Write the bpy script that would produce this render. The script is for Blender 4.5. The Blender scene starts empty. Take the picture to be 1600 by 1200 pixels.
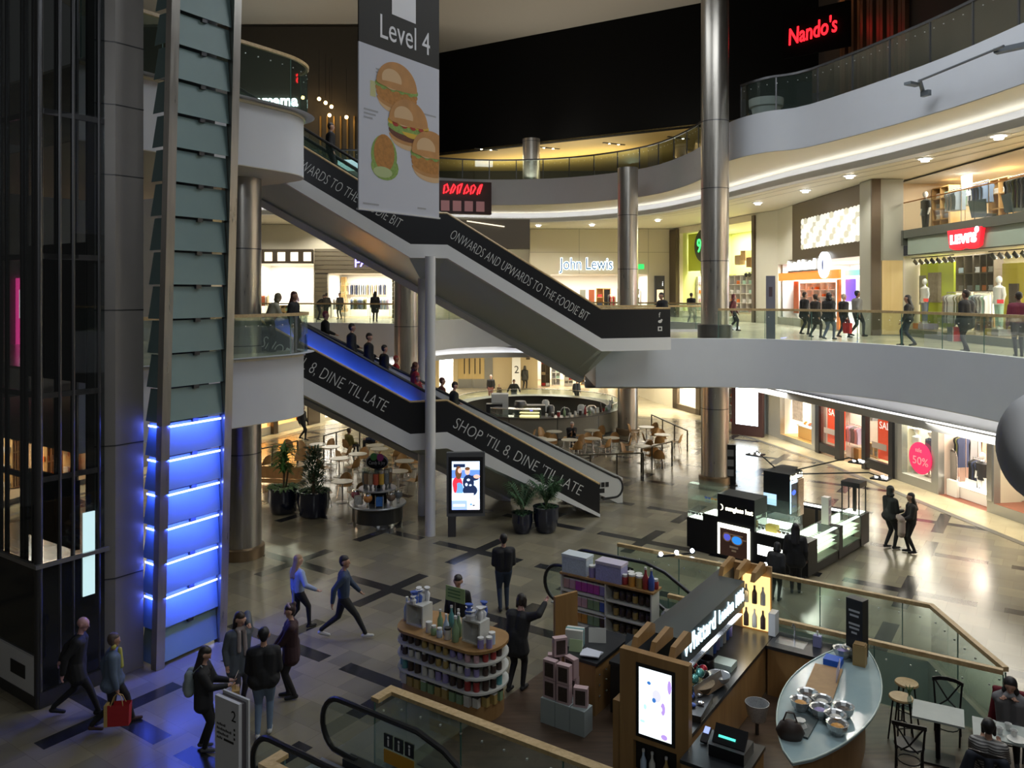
import bpy, bmesh, math, random
import numpy as np
from mathutils import Vector, Matrix
random.seed(7)
scene = bpy.context.scene
COL = scene.collection
R = math.radians

# ------------------------------------------------------------------ camera
FPX, HZ, CH = 1250.0, 457.0, 7.4          # focal length in pixels, horizon row, eye height
cam = bpy.data.cameras.new('camera')
cam.sensor_fit = 'HORIZONTAL'; cam.sensor_width = 36
cam.lens = 36 * FPX / 1600
cam.shift_y = -(600 - HZ) / 1600
cam.clip_start = 0.1; cam.clip_end = 400
camo = bpy.data.objects.new('camera', cam); COL.objects.link(camo)
camo.location = (0, 0, CH); camo.rotation_euler = (R(90), 0, 0)
scene.camera = camo

# ------------------------------------------------------------------ exposure, world
vs = scene.view_settings
scene.display_settings.display_device = 'sRGB'
vs.view_transform = 'Standard'; vs.look = 'None'; vs.gamma = 1.0; vs.use_curve_mapping = False
vs.exposure = 0.0
scene.cycles.use_denoising = True
scene.cycles.max_bounces = 8
scene.cycles.diffuse_bounces = 3
scene.cycles.glossy_bounces = 3
scene.cycles.transparent_max_bounces = 24
scene.cycles.caustics_reflective = False
scene.cycles.caustics_refractive = False
scene.cycles.sample_clamp_indirect = 4.0
w = bpy.data.worlds.new('world'); scene.world = w; w.use_nodes = True
w.node_tree.nodes['Background'].inputs[0].default_value = (0.75, 0.74, 0.70, 1)
w.node_tree.nodes['Background'].inputs[1].default_value = 0.05

# ------------------------------------------------------------------ lamps of the mall (ceiling lights, shop lights) and added fill lamps
def area(name, loc, sx, sy, power, col=(1, .95, .86), rot=(0, 0, 0), spread=180):
    l = bpy.data.lights.new(name, 'AREA'); l.shape = 'RECTANGLE'; l.size = sx; l.size_y = sy
    l.energy = power; l.color = col; l.spread = R(spread)
    o = bpy.data.objects.new(name, l); COL.objects.link(o); o.location = loc; o.rotation_euler = rot
    return o
WARM = (1, .93, .78); NEU = (1, .96, .88); COOL = (.90, .95, 1)
# unseen fill lamps added high over the atrium for fascias and floor
area('overhead_fill', (6, 20, 20.0), 8, 6, 900, COOL)
area('overhead_fill', (-2, 27, 20.0), 8, 8, 640, COOL)
area('overhead_fill', (9, 7, 19.0), 8, 5, 640, COOL)
area('overhead_fill', (3, -6, 15.0), 6, 3, 330, COOL, (R(50), 0, 0))  # added behind the camera to brighten faces turned towards it
area('upward_fill', (3, 57, 14.7), 12, 1, 520, (1, .85, .55), (R(180), 0, R(-31)))  # unseen upward lamp added to brighten the mustard ceiling
# unseen upward lamps added on the top floor to brighten the plain roof
for x, y, p in ((1, 49.5, 230), (8, 44.5, 160), (-13, 45.5, 170)): area('upward_fill', (x, y, 14.6), 6, .6, p, (1, .93, .82), (R(180), 0, 0))
# upper walkway ceiling: round downlights (their housings are built with the ceiling below)
def downlight(x, y, z, power, col=NEU, ang=150):
    l = bpy.data.lights.new('downlight_lamp', 'SPOT'); l.energy = power; l.color = col
    l.spot_size = R(ang); l.spot_blend = .6; l.shadow_soft_size = .12
    o = bpy.data.objects.new('downlight_lamp', l); COL.objects.link(o); o.location = (x, y, z)
DOWN = [(14.0, 19.5), (14.3, 23.5), (14.2, 27.5), (13.3, 31.5), (13.2, 36), (12.6, 41), (11.0, 45.5), (9.2, 50.5), (5.4, 54), (1.8, 54.5),
        (-2.5, 54), (-8.6, 52.2), (-12.6, 52.2), (-16.5, 51)]
for x, y in DOWN: downlight(x, y, 11.93, 1600)
downlight(1.5, -2.5, 11.9, 1300, NEU, 95)      # unseen lamp added behind the camera to light the rounded fitting
# lower hall ceiling
area('hall_light', (14.2, 26, 3.25), 2.0, 10, 480, WARM)
area('hall_light', (11.5, 36, 3.25), 3.0, 6, 480, WARM)
area('hall_light', (9, 50, 3.25), 5.0, 6, 480, WARM)
area('hall_light', (0, 55.5, 3.25), 8.0, 5, 620, WARM)
area('hall_light', (-11, 46, 3.25), 4.0, 5, 420, WARM)
area('hall_light', (-15, 33, 3.25), 4.0, 6, 170, WARM)
area('hall_light', (-9.5, 24, 3.25), 1.5, 3, 25, WARM)
UPPER = [(-2, 53.5), (2.2, 53), (6.4, 51.5), (10.2, 49.5)]     # twin spots in the yellow upper ceiling
for x, y in UPPER: downlight(x, y, 16.6, 700, (1, .82, .5), 175)

def look(px, py, Y):                       # a pixel at a known depth
    return Vector(((px - 800) / FPX * Y, Y, CH - (py - HZ) / FPX * Y))
def G(px, py, z=0.0):                      # a pixel on a level plane
    return look(px, py, FPX * (CH - z) / (py - HZ))
TH = R(-34.3)                              # the hall's floor grid runs at this angle
UX = Vector((math.cos(TH), math.sin(TH), 0)); VX = Vector((-UX.y, UX.x, 0))
def UV(u, v, z=0.0): return UX * u + VX * v + Vector((0, 0, z))

# ------------------------------------------------------------------ materials
MATS = {}
def mat(name, col, rough=.55, metal=0., emit=0., ecol=None, noise=0., nscale=8., trans=0., coat=0., spec=None):
    if name in MATS: return MATS[name]
    m = bpy.data.materials.new(name); m.use_nodes = True
    nt = m.node_tree; b = nt.nodes['Principled BSDF']
    b.inputs['Base Color'].default_value = (*col, 1)
    b.inputs['Roughness'].default_value = rough; b.inputs['Metallic'].default_value = metal
    if coat: b.inputs['Coat Weight'].default_value = coat
    if spec is not None: b.inputs['Specular IOR Level'].default_value = spec
    if emit:
        b.inputs['Emission Color'].default_value = (*(ecol or col), 1)
        b.inputs['Emission Strength'].default_value = emit
    if trans: b.inputs['Transmission Weight'].default_value = trans
    if noise:
        tc = nt.nodes.new('ShaderNodeTexCoord'); nz = nt.nodes.new('ShaderNodeTexNoise')
        nz.inputs['Scale'].default_value = nscale; nz.inputs['Detail'].default_value = 3
        mx = nt.nodes.new('ShaderNodeMix'); mx.data_type = 'RGBA'
        mx.inputs['A'].default_value = (*[c * (1 - noise) for c in col], 1)
        mx.inputs['B'].default_value = (*[min(1, c * (1 + noise)) for c in col], 1)
        nt.links.new(tc.outputs['Object'], nz.inputs['Vector'])
        nt.links.new(nz.outputs['Fac'], mx.inputs['Factor'])
        nt.links.new(mx.outputs['Result'], b.inputs['Base Color'])
    MATS[name] = m
    return m
def glass(name, tint=(.90, .96, .93), refl=.10, opacity=.03, dcol=(.5, .7, .62), fres=.3, trl=False):
    if name in MATS: return MATS[name]
    m = bpy.data.materials.new(name); m.use_nodes = True; nt = m.node_tree; nt.nodes.clear()
    out = nt.nodes.new('ShaderNodeOutputMaterial')
    t = nt.nodes.new('ShaderNodeBsdfTransparent'); t.inputs[0].default_value = (*tint, 1)
    g = nt.nodes.new('ShaderNodeBsdfGlossy'); g.inputs['Roughness'].default_value = .02
    d = nt.nodes.new('ShaderNodeBsdfTranslucent' if trl else 'ShaderNodeBsdfDiffuse'); d.inputs[0].default_value = (*dcol, 1)
    lw = nt.nodes.new('ShaderNodeLayerWeight'); lw.inputs[0].default_value = .25
    mr = nt.nodes.new('ShaderNodeMath'); mr.operation = 'MULTIPLY_ADD'
    mr.inputs[1].default_value = fres; mr.inputs[2].default_value = refl * .4
    a = nt.nodes.new('ShaderNodeMixShader'); a.inputs[0].default_value = opacity
    b = nt.nodes.new('ShaderNodeMixShader')
    nt.links.new(lw.outputs['Fresnel'], mr.inputs[0]); nt.links.new(mr.outputs[0], b.inputs[0])
    nt.links.new(t.outputs[0], a.inputs[1]); nt.links.new(d.outputs[0], a.inputs[2])
    nt.links.new(a.outputs[0], b.inputs[1]); nt.links.new(g.outputs[0], b.inputs[2])
    nt.links.new(b.outputs[0], out.inputs[0])
    MATS[name] = m
    return m
def emis(name, col, s): return mat(name, col, .5, emit=s)

def wood(name, c1, c2, scale=6., rough=.4, stretch=(1, 1, .12)):
    if name in MATS: return MATS[name]
    m = bpy.data.materials.new(name); m.use_nodes = True; nt = m.node_tree; b = nt.nodes['Principled BSDF']
    tc = nt.nodes.new('ShaderNodeTexCoord'); mp = nt.nodes.new('ShaderNodeMapping')
    mp.inputs['Scale'].default_value = stretch
    nz = nt.nodes.new('ShaderNodeTexNoise'); nz.inputs['Scale'].default_value = scale
    nz.inputs['Detail'].default_value = 5; nz.inputs['Distortion'].default_value = 1.2
    cr = nt.nodes.new('ShaderNodeValToRGB')
    cr.color_ramp.elements[0].color = (*c1, 1); cr.color_ramp.elements[1].color = (*c2, 1)
    cr.color_ramp.elements[0].position = .3; cr.color_ramp.elements[1].position = .7
    nt.links.new(tc.outputs['Object'], mp.inputs[0]); nt.links.new(mp.outputs[0], nz.inputs['Vector'])
    nt.links.new(nz.outputs['Fac'], cr.inputs[0]); nt.links.new(cr.outputs[0], b.inputs['Base Color'])
    b.inputs['Roughness'].default_value = rough
    MATS[name] = m
    return m
def brushed(name, col, rough=.3):
    if name in MATS: return MATS[name]
    m = bpy.data.materials.new(name); m.use_nodes = True; nt = m.node_tree; b = nt.nodes['Principled BSDF']
    b.inputs['Metallic'].default_value = .9
    tc = nt.nodes.new('ShaderNodeTexCoord'); mp = nt.nodes.new('ShaderNodeMapping')
    mp.inputs['Scale'].default_value = (3, 3, .25)
    nz = nt.nodes.new('ShaderNodeTexNoise'); nz.inputs['Scale'].default_value = 5; nz.inputs['Detail'].default_value = 4
    cr = nt.nodes.new('ShaderNodeValToRGB')
    cr.color_ramp.elements[0].color = (*[c * .8 for c in col], 1); cr.color_ramp.elements[1].color = (*[min(1, c * 1.15) for c in col], 1)
    mr = nt.nodes.new('ShaderNodeMapRange'); mr.inputs[3].default_value = rough * .75; mr.inputs[4].default_value = rough * 1.3
    nt.links.new(tc.outputs['Object'], mp.inputs[0]); nt.links.new(mp.outputs[0], nz.inputs['Vector'])
    nt.links.new(nz.outputs['Fac'], cr.inputs[0]); nt.links.new(cr.outputs[0], b.inputs['Base Color'])
    nt.links.new(nz.outputs['Fac'], mr.inputs[0]); nt.links.new(mr.outputs[0], b.inputs['Roughness'])
    MATS[name] = m
    return m
def floor_mat(name, base, var, stripe=None, tile=.6, rough=.22, rot=TH):
    """stone tiles on the hall's grid, with dark inlaid crosses when stripe is given"""
    m = bpy.data.materials.new(name); m.use_nodes = True; nt = m.node_tree; N = nt.nodes; L = nt.links; b = N['Principled BSDF']
    tc = N.new('ShaderNodeTexCoord'); mp = N.new('ShaderNodeMapping'); mp.inputs['Rotation'].default_value = (0, 0, -rot)
    L.new(tc.outputs['Object'], mp.inputs[0])
    br = N.new('ShaderNodeTexBrick'); br.inputs['Scale'].default_value = 1
    br.inputs['Brick Width'].default_value = tile; br.inputs['Row Height'].default_value = tile
    br.inputs['Mortar Size'].default_value = .004; br.offset = .5
    br.inputs['Color1'].default_value = (*base, 1); br.inputs['Color2'].default_value = (*var, 1)
    br.inputs['Mortar'].default_value = (*[c * .6 for c in base], 1)
    L.new(mp.outputs[0], br.inputs['Vector'])
    nz = N.new('ShaderNodeTexNoise'); nz.inputs['Scale'].default_value = .9; nz.inputs['Detail'].default_value = 6
    L.new(mp.outputs[0], nz.inputs['Vector'])
    mr = N.new('ShaderNodeMapRange'); mr.inputs[3].default_value = .7; mr.inputs[4].default_value = 1.3
    L.new(nz.outputs['Fac'], mr.inputs[0])
    mu = N.new('ShaderNodeMix'); mu.data_type = 'RGBA'; mu.blend_type = 'MULTIPLY'; mu.inputs['Factor'].default_value = 1
    L.new(br.outputs['Color'], mu.inputs['A']); L.new(mr.outputs[0], mu.inputs['B'])
    res = mu.outputs['Result']
    if stripe:
        sx = N.new('ShaderNodeSeparateXYZ'); L.new(mp.outputs[0], sx.inputs[0])
        def m2(op, a, bb):
            n = N.new('ShaderNodeMath'); n.operation = op
            for i, v in enumerate((a, bb)):
                if v is None: continue
                if isinstance(v, (int, float)): n.inputs[i].default_value = v
                else: L.new(v, n.inputs[i])
            return n.outputs[0]
        per = 3.55
        def dist(o, off): return m2('ABSOLUTE', m2('SUBTRACT', m2('FRACT', m2('DIVIDE', m2('ADD', o, off), per), None), .5), None)
        dx = dist(sx.outputs[0], 100 * per + 1.3); dy = dist(sx.outputs[1], 100 * per + 1.2)
        def arm(a, bb, hw, ln): return m2('MULTIPLY', m2('LESS_THAN', a, hw / per), m2('LESS_THAN', bb, ln / per))
        f = m2('MAXIMUM', arm(dx, dy, .17, 1.25), arm(dy, dx, .17, 1.5))
        mx = N.new('ShaderNodeMix'); mx.data_type = 'RGBA'; L.new(f, mx.inputs['Factor'])
        L.new(res, mx.inputs['A']); mx.inputs['B'].default_value = (*stripe, 1)
        res = mx.outputs['Result']
    L.new(res, b.inputs['Base Color'])
    r2 = N.new('ShaderNodeMapRange'); r2.inputs[3].default_value = rough * .8; r2.inputs[4].default_value = rough * 1.4
    L.new(nz.outputs['Fac'], r2.inputs[0]); L.new(r2.outputs[0], b.inputs['Roughness'])
    MATS[name] = m
    return m

# ------------------------------------------------------------------ mesh builder
def tag(o, label=None, cat=None, group=None, kind=None):
    if label: o['label'] = label
    if cat: o['category'] = cat
    if group: o['group'] = group
    if kind: o['kind'] = kind
    return o
class M:
    def __init__(s): s.v = []; s.f = []; s.m = []
    def add(s, vs, fs, mi=0):
        n = len(s.v); s.v += [tuple(p) for p in vs]
        for f in fs: s.f.append([i + n for i in f]); s.m.append(mi)
        return s
    def obox(s, c, size, rz=0, mi=0, mtx=None):
        a, b, d = size[0] / 2, size[1] / 2, size[2] / 2
        cs, sn = math.cos(rz), math.sin(rz); vs = []
        for x, y, z in ((-a, -b, -d), (a, -b, -d), (a, b, -d), (-a, b, -d), (-a, -b, d), (a, -b, d), (a, b, d), (-a, b, d)):
            p = Vector((x, y, z)) if mtx is None else mtx @ Vector((x, y, z))
            vs.append((c[0] + p.x * cs - p.y * sn, c[1] + p.x * sn + p.y * cs, c[2] + p.z))
        return s.add(vs, [(0, 3, 2, 1), (4, 5, 6, 7), (0, 1, 5, 4), (1, 2, 6, 5), (2, 3, 7, 6), (3, 0, 4, 7)], mi)
    def box(s, x0, y0, z0, x1, y1, z1, mi=0):
        return s.obox(((x0 + x1) / 2, (y0 + y1) / 2, (z0 + z1) / 2), (abs(x1 - x0), abs(y1 - y0), abs(z1 - z0)), 0, mi)
    def lathe(s, c, prof, seg=24, mi=0, cap=True, sx=1, sy=1):
        vs = []; fs = []; n = len(prof)
        for r, z in prof:
            for k in range(seg):
                a = 2 * math.pi * k / seg
                vs.append((c[0] + r * sx * math.cos(a), c[1] + r * sy * math.sin(a), c[2] + z))
        for i in range(n - 1):
            for k in range(seg):
                k2 = (k + 1) % seg
                fs.append((i * seg + k, i * seg + k2, (i + 1) * seg + k2, (i + 1) * seg + k))
        if cap:
            fs.append(tuple(range(seg - 1, -1, -1))); fs.append(tuple((n - 1) * seg + k for k in range(seg)))
        return s.add(vs, fs, mi)
    def cyl(s, c, r, h, seg=20, mi=0, r2=None): return s.lathe(c, [(r, 0), (r if r2 is None else r2, h)], seg, mi)
    def sphere(s, c, r, seg=14, rings=8, mi=0, sc=(1, 1, 1)):
        pr = [(max(1e-3, math.sin(math.pi * i / rings)) * r, -math.cos(math.pi * i / rings) * r * sc[2]) for i in range(rings + 1)]
        return s.lathe(c, pr, seg, mi, True, sc[0], sc[1])
    def tube(s, pts, r, seg=8, mi=0, closed=False):
        pts = [Vector(p) for p in pts]; n = len(pts)
        rs = r if isinstance(r, (list, tuple)) else [r] * n
        vs = []; fs = []; prev = None
        for i, p in enumerate(pts):
            d = (pts[min(i + 1, n - 1)] - pts[max(i - 1, 0)])
            if d.length < 1e-9: d = Vector((0, 0, 1))
            d.normalize()
            if prev is None:
                a = Vector((0, 0, 1)) if abs(d.z) < .9 else Vector((1, 0, 0))
                e1 = d.cross(a).normalized()
            else:
                e1 = prev - d * prev.dot(d)
                e1 = e1.normalized() if e1.length > 1e-6 else d.orthogonal().normalized()
            prev = e1; e2 = d.cross(e1)
            for k in range(seg):
                t = 2 * math.pi * k / seg
                vs.append(p + (e1 * math.cos(t) + e2 * math.sin(t)) * rs[i])
        for i in range(n - 1):
            for k in range(seg):
                k2 = (k + 1) % seg
                fs.append((i * seg + k, i * seg + k2, (i + 1) * seg + k2, (i + 1) * seg + k))
        fs.append(tuple(range(seg - 1, -1, -1))); fs.append(tuple((n - 1) * seg + k for k in range(seg)))
        return s.add(vs, fs, mi)
    def bar(s, pts, wd, h, mi=0):                     # flat rectangular bar swept along points (h upward, wd across)
        pts = [Vector(p) for p in pts]; n = len(pts); vs = []; fs = []
        for i, p in enumerate(pts):
            dirs = []
            if i > 0: dirs.append((pts[i] - pts[i - 1]).to_2d().normalized())
            if i < n - 1: dirs.append((pts[i + 1] - pts[i]).to_2d().normalized())
            d = sum(dirs, Vector((0, 0)))
            d = d.normalized() if d.length > 1e-6 else dirs[0]
            k = 1 / max(.4, d.dot(dirs[0]))
            nn = Vector((-d.y, d.x, 0)) * wd / 2 * k
            vs += [p - nn, p + nn, p + nn + Vector((0, 0, h)), p - nn + Vector((0, 0, h))]
        for i in range(n - 1):
            a, b = i * 4, i * 4 + 4
            for k in range(4):
                k2 = (k + 1) % 4
                fs.append((a + k, b + k, b + k2, a + k2))
        fs.append((0, 1, 2, 3)); fs.append((n * 4 - 1, n * 4 - 2, n * 4 - 3, n * 4 - 4))
        return s.add(vs, fs, mi)
    def prism(s, poly, z0, z1, mi=0, mside=None):
        n = len(poly); a = sum(poly[i][0] * poly[(i + 1) % n][1] - poly[(i + 1) % n][0] * poly[i][1] for i in range(n))
        if a < 0: poly = poly[::-1]
        vs = [(p[0], p[1], z0) for p in poly] + [(p[0], p[1], z1) for p in poly]
        s.add(vs, [tuple(range(n - 1, -1, -1)), tuple(range(n, 2 * n))], mi)
        k = len(s.v) - 2 * n
        for i in range(n):
            j = (i + 1) % n
            s.f.append([k + i, k + j, k + n + j, k + n + i]); s.m.append(mi if mside is None else mside)
        return s
    def quad(s, a, b, c, d, mi=0): return s.add([a, b, c, d], [(0, 1, 2, 3)], mi)
    def slab(s, a, b, c, d, t, mi=0):                 # quad given depth t along its normal (backwards)
        a, b, c, d = map(Vector, (a, b, c, d)); n = (b - a).cross(d - a).normalized() * t
        return s.add([a, b, c, d, a - n, b - n, c - n, d - n], [(0, 1, 2, 3), (7, 6, 5, 4), (0, 4, 5, 1), (1, 5, 6, 2), (2, 6, 7, 3), (3, 7, 4, 0)], mi)
    def disc(s, o, r, u, cx, cy, rx, ry, off, seg=20, mi=0, a0=0, a1=360):   # ellipse on a plane with origin o, right r, up u
        o, r, u = Vector(o), Vector(r), Vector(u); n = r.cross(u); full = abs(a1 - a0) >= 360
        k = seg if full else seg + 1
        vs = [o + r * (cx + rx * math.cos(R(a0 + (a1 - a0) * i / seg))) + u * (cy + ry * math.sin(R(a0 + (a1 - a0) * i / seg))) + n * off for i in range(k)]
        return s.add(vs, [tuple(range(k))], mi)
    def patch(s, o, r, u, x0, y0, x1, y1, off, mi=0):
        o, r, u = Vector(o), Vector(r), Vector(u); n = r.cross(u)
        return s.add([o + r * x + u * y + n * off for x, y in ((x0, y0), (x1, y0), (x1, y1), (x0, y1))], [(0, 1, 2, 3)], mi)
    def build(s, name, mats, parent=None, smooth=None, **k):
        me = bpy.data.meshes.new(name); me.from_pydata(s.v, [], s.f)
        if not isinstance(mats, (list, tuple)): mats = [mats]
        for m in mats: me.materials.append(m)
        me.polygons.foreach_set('material_index', s.m)
        if smooth is not None:
            me.polygons.foreach_set('use_smooth', [True] * len(me.polygons))
            me.set_sharp_from_angle(angle=R(smooth))
        me.update()
        o = bpy.data.objects.new(name, me); COL.objects.link(o)
        if parent is not None: o.parent = parent
        return tag(o, **k)
def thing(name, label, cat, loc=(0, 0, 0), rz=0, group=None, kind=None):
    o = bpy.data.objects.new(name, None); COL.objects.link(o); o.empty_display_size = .2
    o.location = loc; o.rotation_euler = (0, 0, rz)
    return tag(o, label, cat, group, kind)
def dup(root, loc, rz=0, label=None, group=None, scale=None):
    r = root.copy(); COL.objects.link(r); r.location = loc; r.rotation_euler = (0, 0, rz)
    if label: r['label'] = label
    if group: r['group'] = group
    if scale: r.scale = scale
    def rec(a, b):
        for ch in list(a.children):
            c = ch.copy(); COL.objects.link(c); c.parent = b; rec(ch, c)
    rec(root, r)
    return r
def struct(m, name, mats, label=None, smooth=None): 
    return m.build(name, mats, None, smooth, label=label, cat='building', kind='structure')
def text(body, size, o, r, u, mt, parent=None, name='lettering', ext=.01, shear=0., width=None, align='LEFT', off=0., fat=0., **k):
    """lettering lying on the plane with origin o, right r, up u"""
    cu = bpy.data.curves.new(name, 'FONT'); cu.body = body; cu.size = size; cu.extrude = ext; cu.shear = shear; cu.align_x = align
    cu.resolution_u = 3; cu.offset = fat
    ob = bpy.data.objects.new(name, cu); COL.objects.link(ob)
    dg = bpy.context.evaluated_depsgraph_get(); me = bpy.data.meshes.new_from_object(ob.evaluated_get(dg))
    bpy.data.objects.remove(ob); bpy.data.curves.remove(cu)
    o, r, u = Vector(o), Vector(r).normalized(), Vector(u).normalized(); n = r.cross(u)
    xs = [v.co.x for v in me.vertices]; kx = 1.
    if width and xs: kx = width / (max(xs) - min(xs))
    for v in me.vertices:
        c = v.co.copy(); v.co = o + r * c.x * kx + u * c.y + n * (c.z + off)
    me.materials.clear(); me.materials.append(mt); me.name = name
    t = bpy.data.objects.new(name, me); COL.objects.link(t)
    if parent is not None: t.parent = parent
    return tag(t, **k)
def catmull(pts, n=6):
    P = [Vector(p) for p in pts]; out = []
    for i in range(len(P) - 1):
        p0, p1, p2, p3 = P[max(i - 1, 0)], P[i], P[i + 1], P[min(i + 2, len(P) - 1)]
        for k in range(n):
            t = k / n
            out.append(.5 * ((2 * p1) + (p2 - p0) * t + (2 * p0 - 5 * p1 + 4 * p2 - p3) * t * t + (3 * p1 - p0 - 3 * p2 + p3) * t ** 3))
    out.append(P[-1]); return out
def offset(poly, d):                      # shift a polyline sideways (positive = to its left)
    P = [Vector((p[0], p[1])) for p in poly]; out = []
    for i, p in enumerate(P):
        ds = []
        if i > 0: ds.append((P[i] - P[i - 1]).normalized())
        if i < len(P) - 1: ds.append((P[i + 1] - P[i]).normalized())
        n = sum((Vector((-q.y, q.x)) for q in ds), Vector((0, 0)))
        if n.length < 1e-6: n = Vector((-ds[0].y, ds[0].x))
        n.normalize(); k = max(.5, n.dot(Vector((-ds[0].y, ds[0].x))))
        out.append(p + n * d / k)
    return out
def sweep(m, poly, prof, mis=None):       # cross-section [(inward offset, z)] swept along a polyline
    rows = [[(*p, z) for p in offset(poly, o)] for o, z in prof]
    n = len(poly); base = len(m.v)
    for r_ in rows: m.v += [tuple(p) for p in r_]
    for j in range(len(rows) - 1):
        for i in range(n - 1):
            m.f.append([base + j * n + i, base + (j + 1) * n + i, base + (j + 1) * n + i + 1, base + j * n + i + 1])
            m.m.append(mis[j] if mis else 0)
    return m
# ================================================================== structure of the mall
white = mat('white_render', (.62, .64, .68), .6, noise=.03, nscale=2)
cream = mat('cream_wall', (.72, .66, .50), .55, noise=.04, nscale=1.5)
beige = mat('beige_ceiling', (.66, .60, .46), .6, noise=.03)
black = mat('black_panel', (.012, .012, .014), .35)
darkpaint = mat('black_bulkhead', (.006, .006, .006), .8, spec=.1)
steel = brushed('brushed_steel', (.50, .47, .42), .3)
dsteel = brushed('dark_steel', (.12, .12, .125), .35)
gold = wood('oak_handrail', (.42, .29, .13), (.60, .44, .23), 9, .35, (1, 1, 1))
glas = glass('clear_green_glass')
glas2 = glass('balustrade_glass', (.89, .955, .92), .14, .03, (.35, .5, .44), .3)
dglass = glass('smoked_lift_glass', (.60, .63, .64), .12, .03, (.05, .06, .07), .35)
rubber = mat('black_rubber', (.015, .015, .016), .3)
chrome = mat('chrome', (.75, .75, .76), .15, 1)
cove = emis('cove_lamp', (1, .98, .96), 5.0)
lampw = emis('lamp_glow', (1, .97, .9), 14.0)

FLOOR2 = floor_mat('stone_floor', (.25, .22, .15), (.17, .155, .115), (.022, .022, .024), .62, .18)
FLOOR3 = floor_mat('pale_walkway_floor', (.72, .66, .48), (.66, .61, .46), None, .9, .16)
# --- ground floor with the two escalator wells
WELL1 = [UV(-8.75, 7.1), UV(2.5, 7.1), UV(2.5, 9.3), UV(-8.75, 9.3)]
WELL2 = [UV(-9.1, 15.65), UV(-.8, 15.65), UV(-1.35, 16.6), UV(-2.15, 17.95), UV(-9.1, 17.95)]
bm = bmesh.new()
def loop(pts):
    vs_ = [bm.verts.new((p[0], p[1], 0)) for p in pts]
    for i in range(len(vs_)): bm.edges.new((vs_[i], vs_[(i + 1) % len(vs_)]))
loop([(-24, 4), (24, 4), (24, 72), (-24, 72)]); loop(WELL1); loop(WELL2)
bmesh.ops.triangle_fill(bm, use_beauty=True, edges=bm.edges[:])
for f in bm.faces:
    if f.normal.z < 0: f.normal_flip()
me = bpy.data.meshes.new('floor'); bm.to_mesh(me); bm.free(); me.materials.append(FLOOR2)
o = bpy.data.objects.new('floor', me); COL.objects.link(o); tag(o, 'polished stone floor with dark inlaid crosses in the lower hall', 'floor', kind='structure')
wellw = mat('well_wall', (.42, .48, .43), .5)
for wl, nm in ((WELL1, 'front'), (WELL2, 'back')):
    m = M(); n = len(wl)
    for i in range(n):
        a, b = wl[i], wl[(i + 1) % n]
        m.quad((a.x, a.y, 0), (b.x, b.y, 0), (b.x, b.y, -4.5), (a.x, a.y, -4.5))
    m.prism([tuple(p) for p in offset(wl + wl[:1], -.02)[:-1]], -4.6, -4.5)
    struct(m, 'wall_well_' + nm, wellw, 'pale lining of an escalator well in the floor')
# pale band of floor along the right shops
pale = floor_mat('pale_band_floor', (.50, .43, .27), (.46, .40, .26), None, .9, .2)
m = M(); m.prism([(16.6, 14), (15.1, 23.8), (13.7, 34.5), (12.4, 40), (10.8, 46.3), (4, 49.5), (-6, 49), (-11, 44), (-13.2, 37), (-17, 24), (-24, 22), (-24, 72), (24, 72), (24, 14)], .001, .004)
struct(m, 'floor_pale_band', pale, 'pale cream floor band in front of the lower shops')
m = M(); m.bar([(16.4, 15, .004), (15.0, 23.8, .004), (13.6, 34.5, .004), (12.3, 40, .004), (10.7, 46.3, .004)], .25, .006)
struct(m, 'trim_floor_line', mat('dark_line', (.12, .115, .10), .3), 'dark inlaid line in the pale floor by the right shops')
m = M(); m.bar([(-17.0, 25.5, .004), (-13.6, 36.5, .004), (-11.0, 42.5, .004), (-5, 47.7, .004)], .22, .006)
struct(m, 'trim_floor_line', MATS['dark_line'], 'dark inlaid line in the pale floor by the left shops')

# --- upper slab: right side, bridge and far side
RE = catmull([(13.3, 12), (13.0, 16), (12.82, 20.0), (12.55, 22.4), (11.93, 24.85), (10.71, 26.8), (9.04, 28.2), (7.4, 28.65)], 5)
RE = [Vector((p.x, p.y)) for p in [Vector((*q, 0)) if len(q) == 2 else q for q in RE]] + [Vector((5.2, 28.65)), Vector((3.2, 28.65))]
FE = catmull([(3.2, 36), (8, 36), (9.8, 36.9), (10.8, 39), (10.4, 42.5), (8, 46.5), (4, 49), (0, 50), (-3, 49), (-4.6, 46), (-5.6, 42.2), (-7.5, 42.6), (-10, 43.6), (-14, 44)], 4)
FE = [Vector((p.x, p.y)) for p in FE]
def slab(name, poly, z0, z1, mt, label):
    b2 = bmesh.new(); vs_ = [b2.verts.new((p[0], p[1], z1)) for p in poly]
    for i in range(len(vs_)): b2.edges.new((vs_[i], vs_[(i + 1) % len(vs_)]))
    bmesh.ops.triangle_fill(b2, use_beauty=True, edges=b2.edges[:])
    for f in b2.faces:
        if f.normal.z < 0: f.normal_flip()
    g = bmesh.ops.extrude_face_region(b2, geom=b2.faces[:])
    for e in g['geom']:
        if isinstance(e, bmesh.types.BMVert): e.co.z = z0
    bmesh.ops.recalc_face_normals(b2, faces=b2.faces[:])
    me = bpy.data.meshes.new(name); b2.to_mesh(me); b2.free()
    for q in mt: me.materials.append(q)
    for p in me.polygons:
        p.material_index = 0 if p.normal.z > .5 else 1
    o = bpy.data.objects.new(name, me); COL.objects.link(o)
    return tag(o, label, 'floor', kind='structure')
ri = offset(RE, -.25); fi = offset(FE, -.25)
deck = [(q.x, q.y) for q in ri] + [(q.x, q.y) for q in fi] + [(-14.2, 54.2), (-22, 54.2), (-22, 66), (24, 66), (24, 12)]
slab('floor_walkway', deck, 5.30, 5.65, [FLOOR3, beige], 'pale glossy floor of the upper walkway and bridge')
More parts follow.
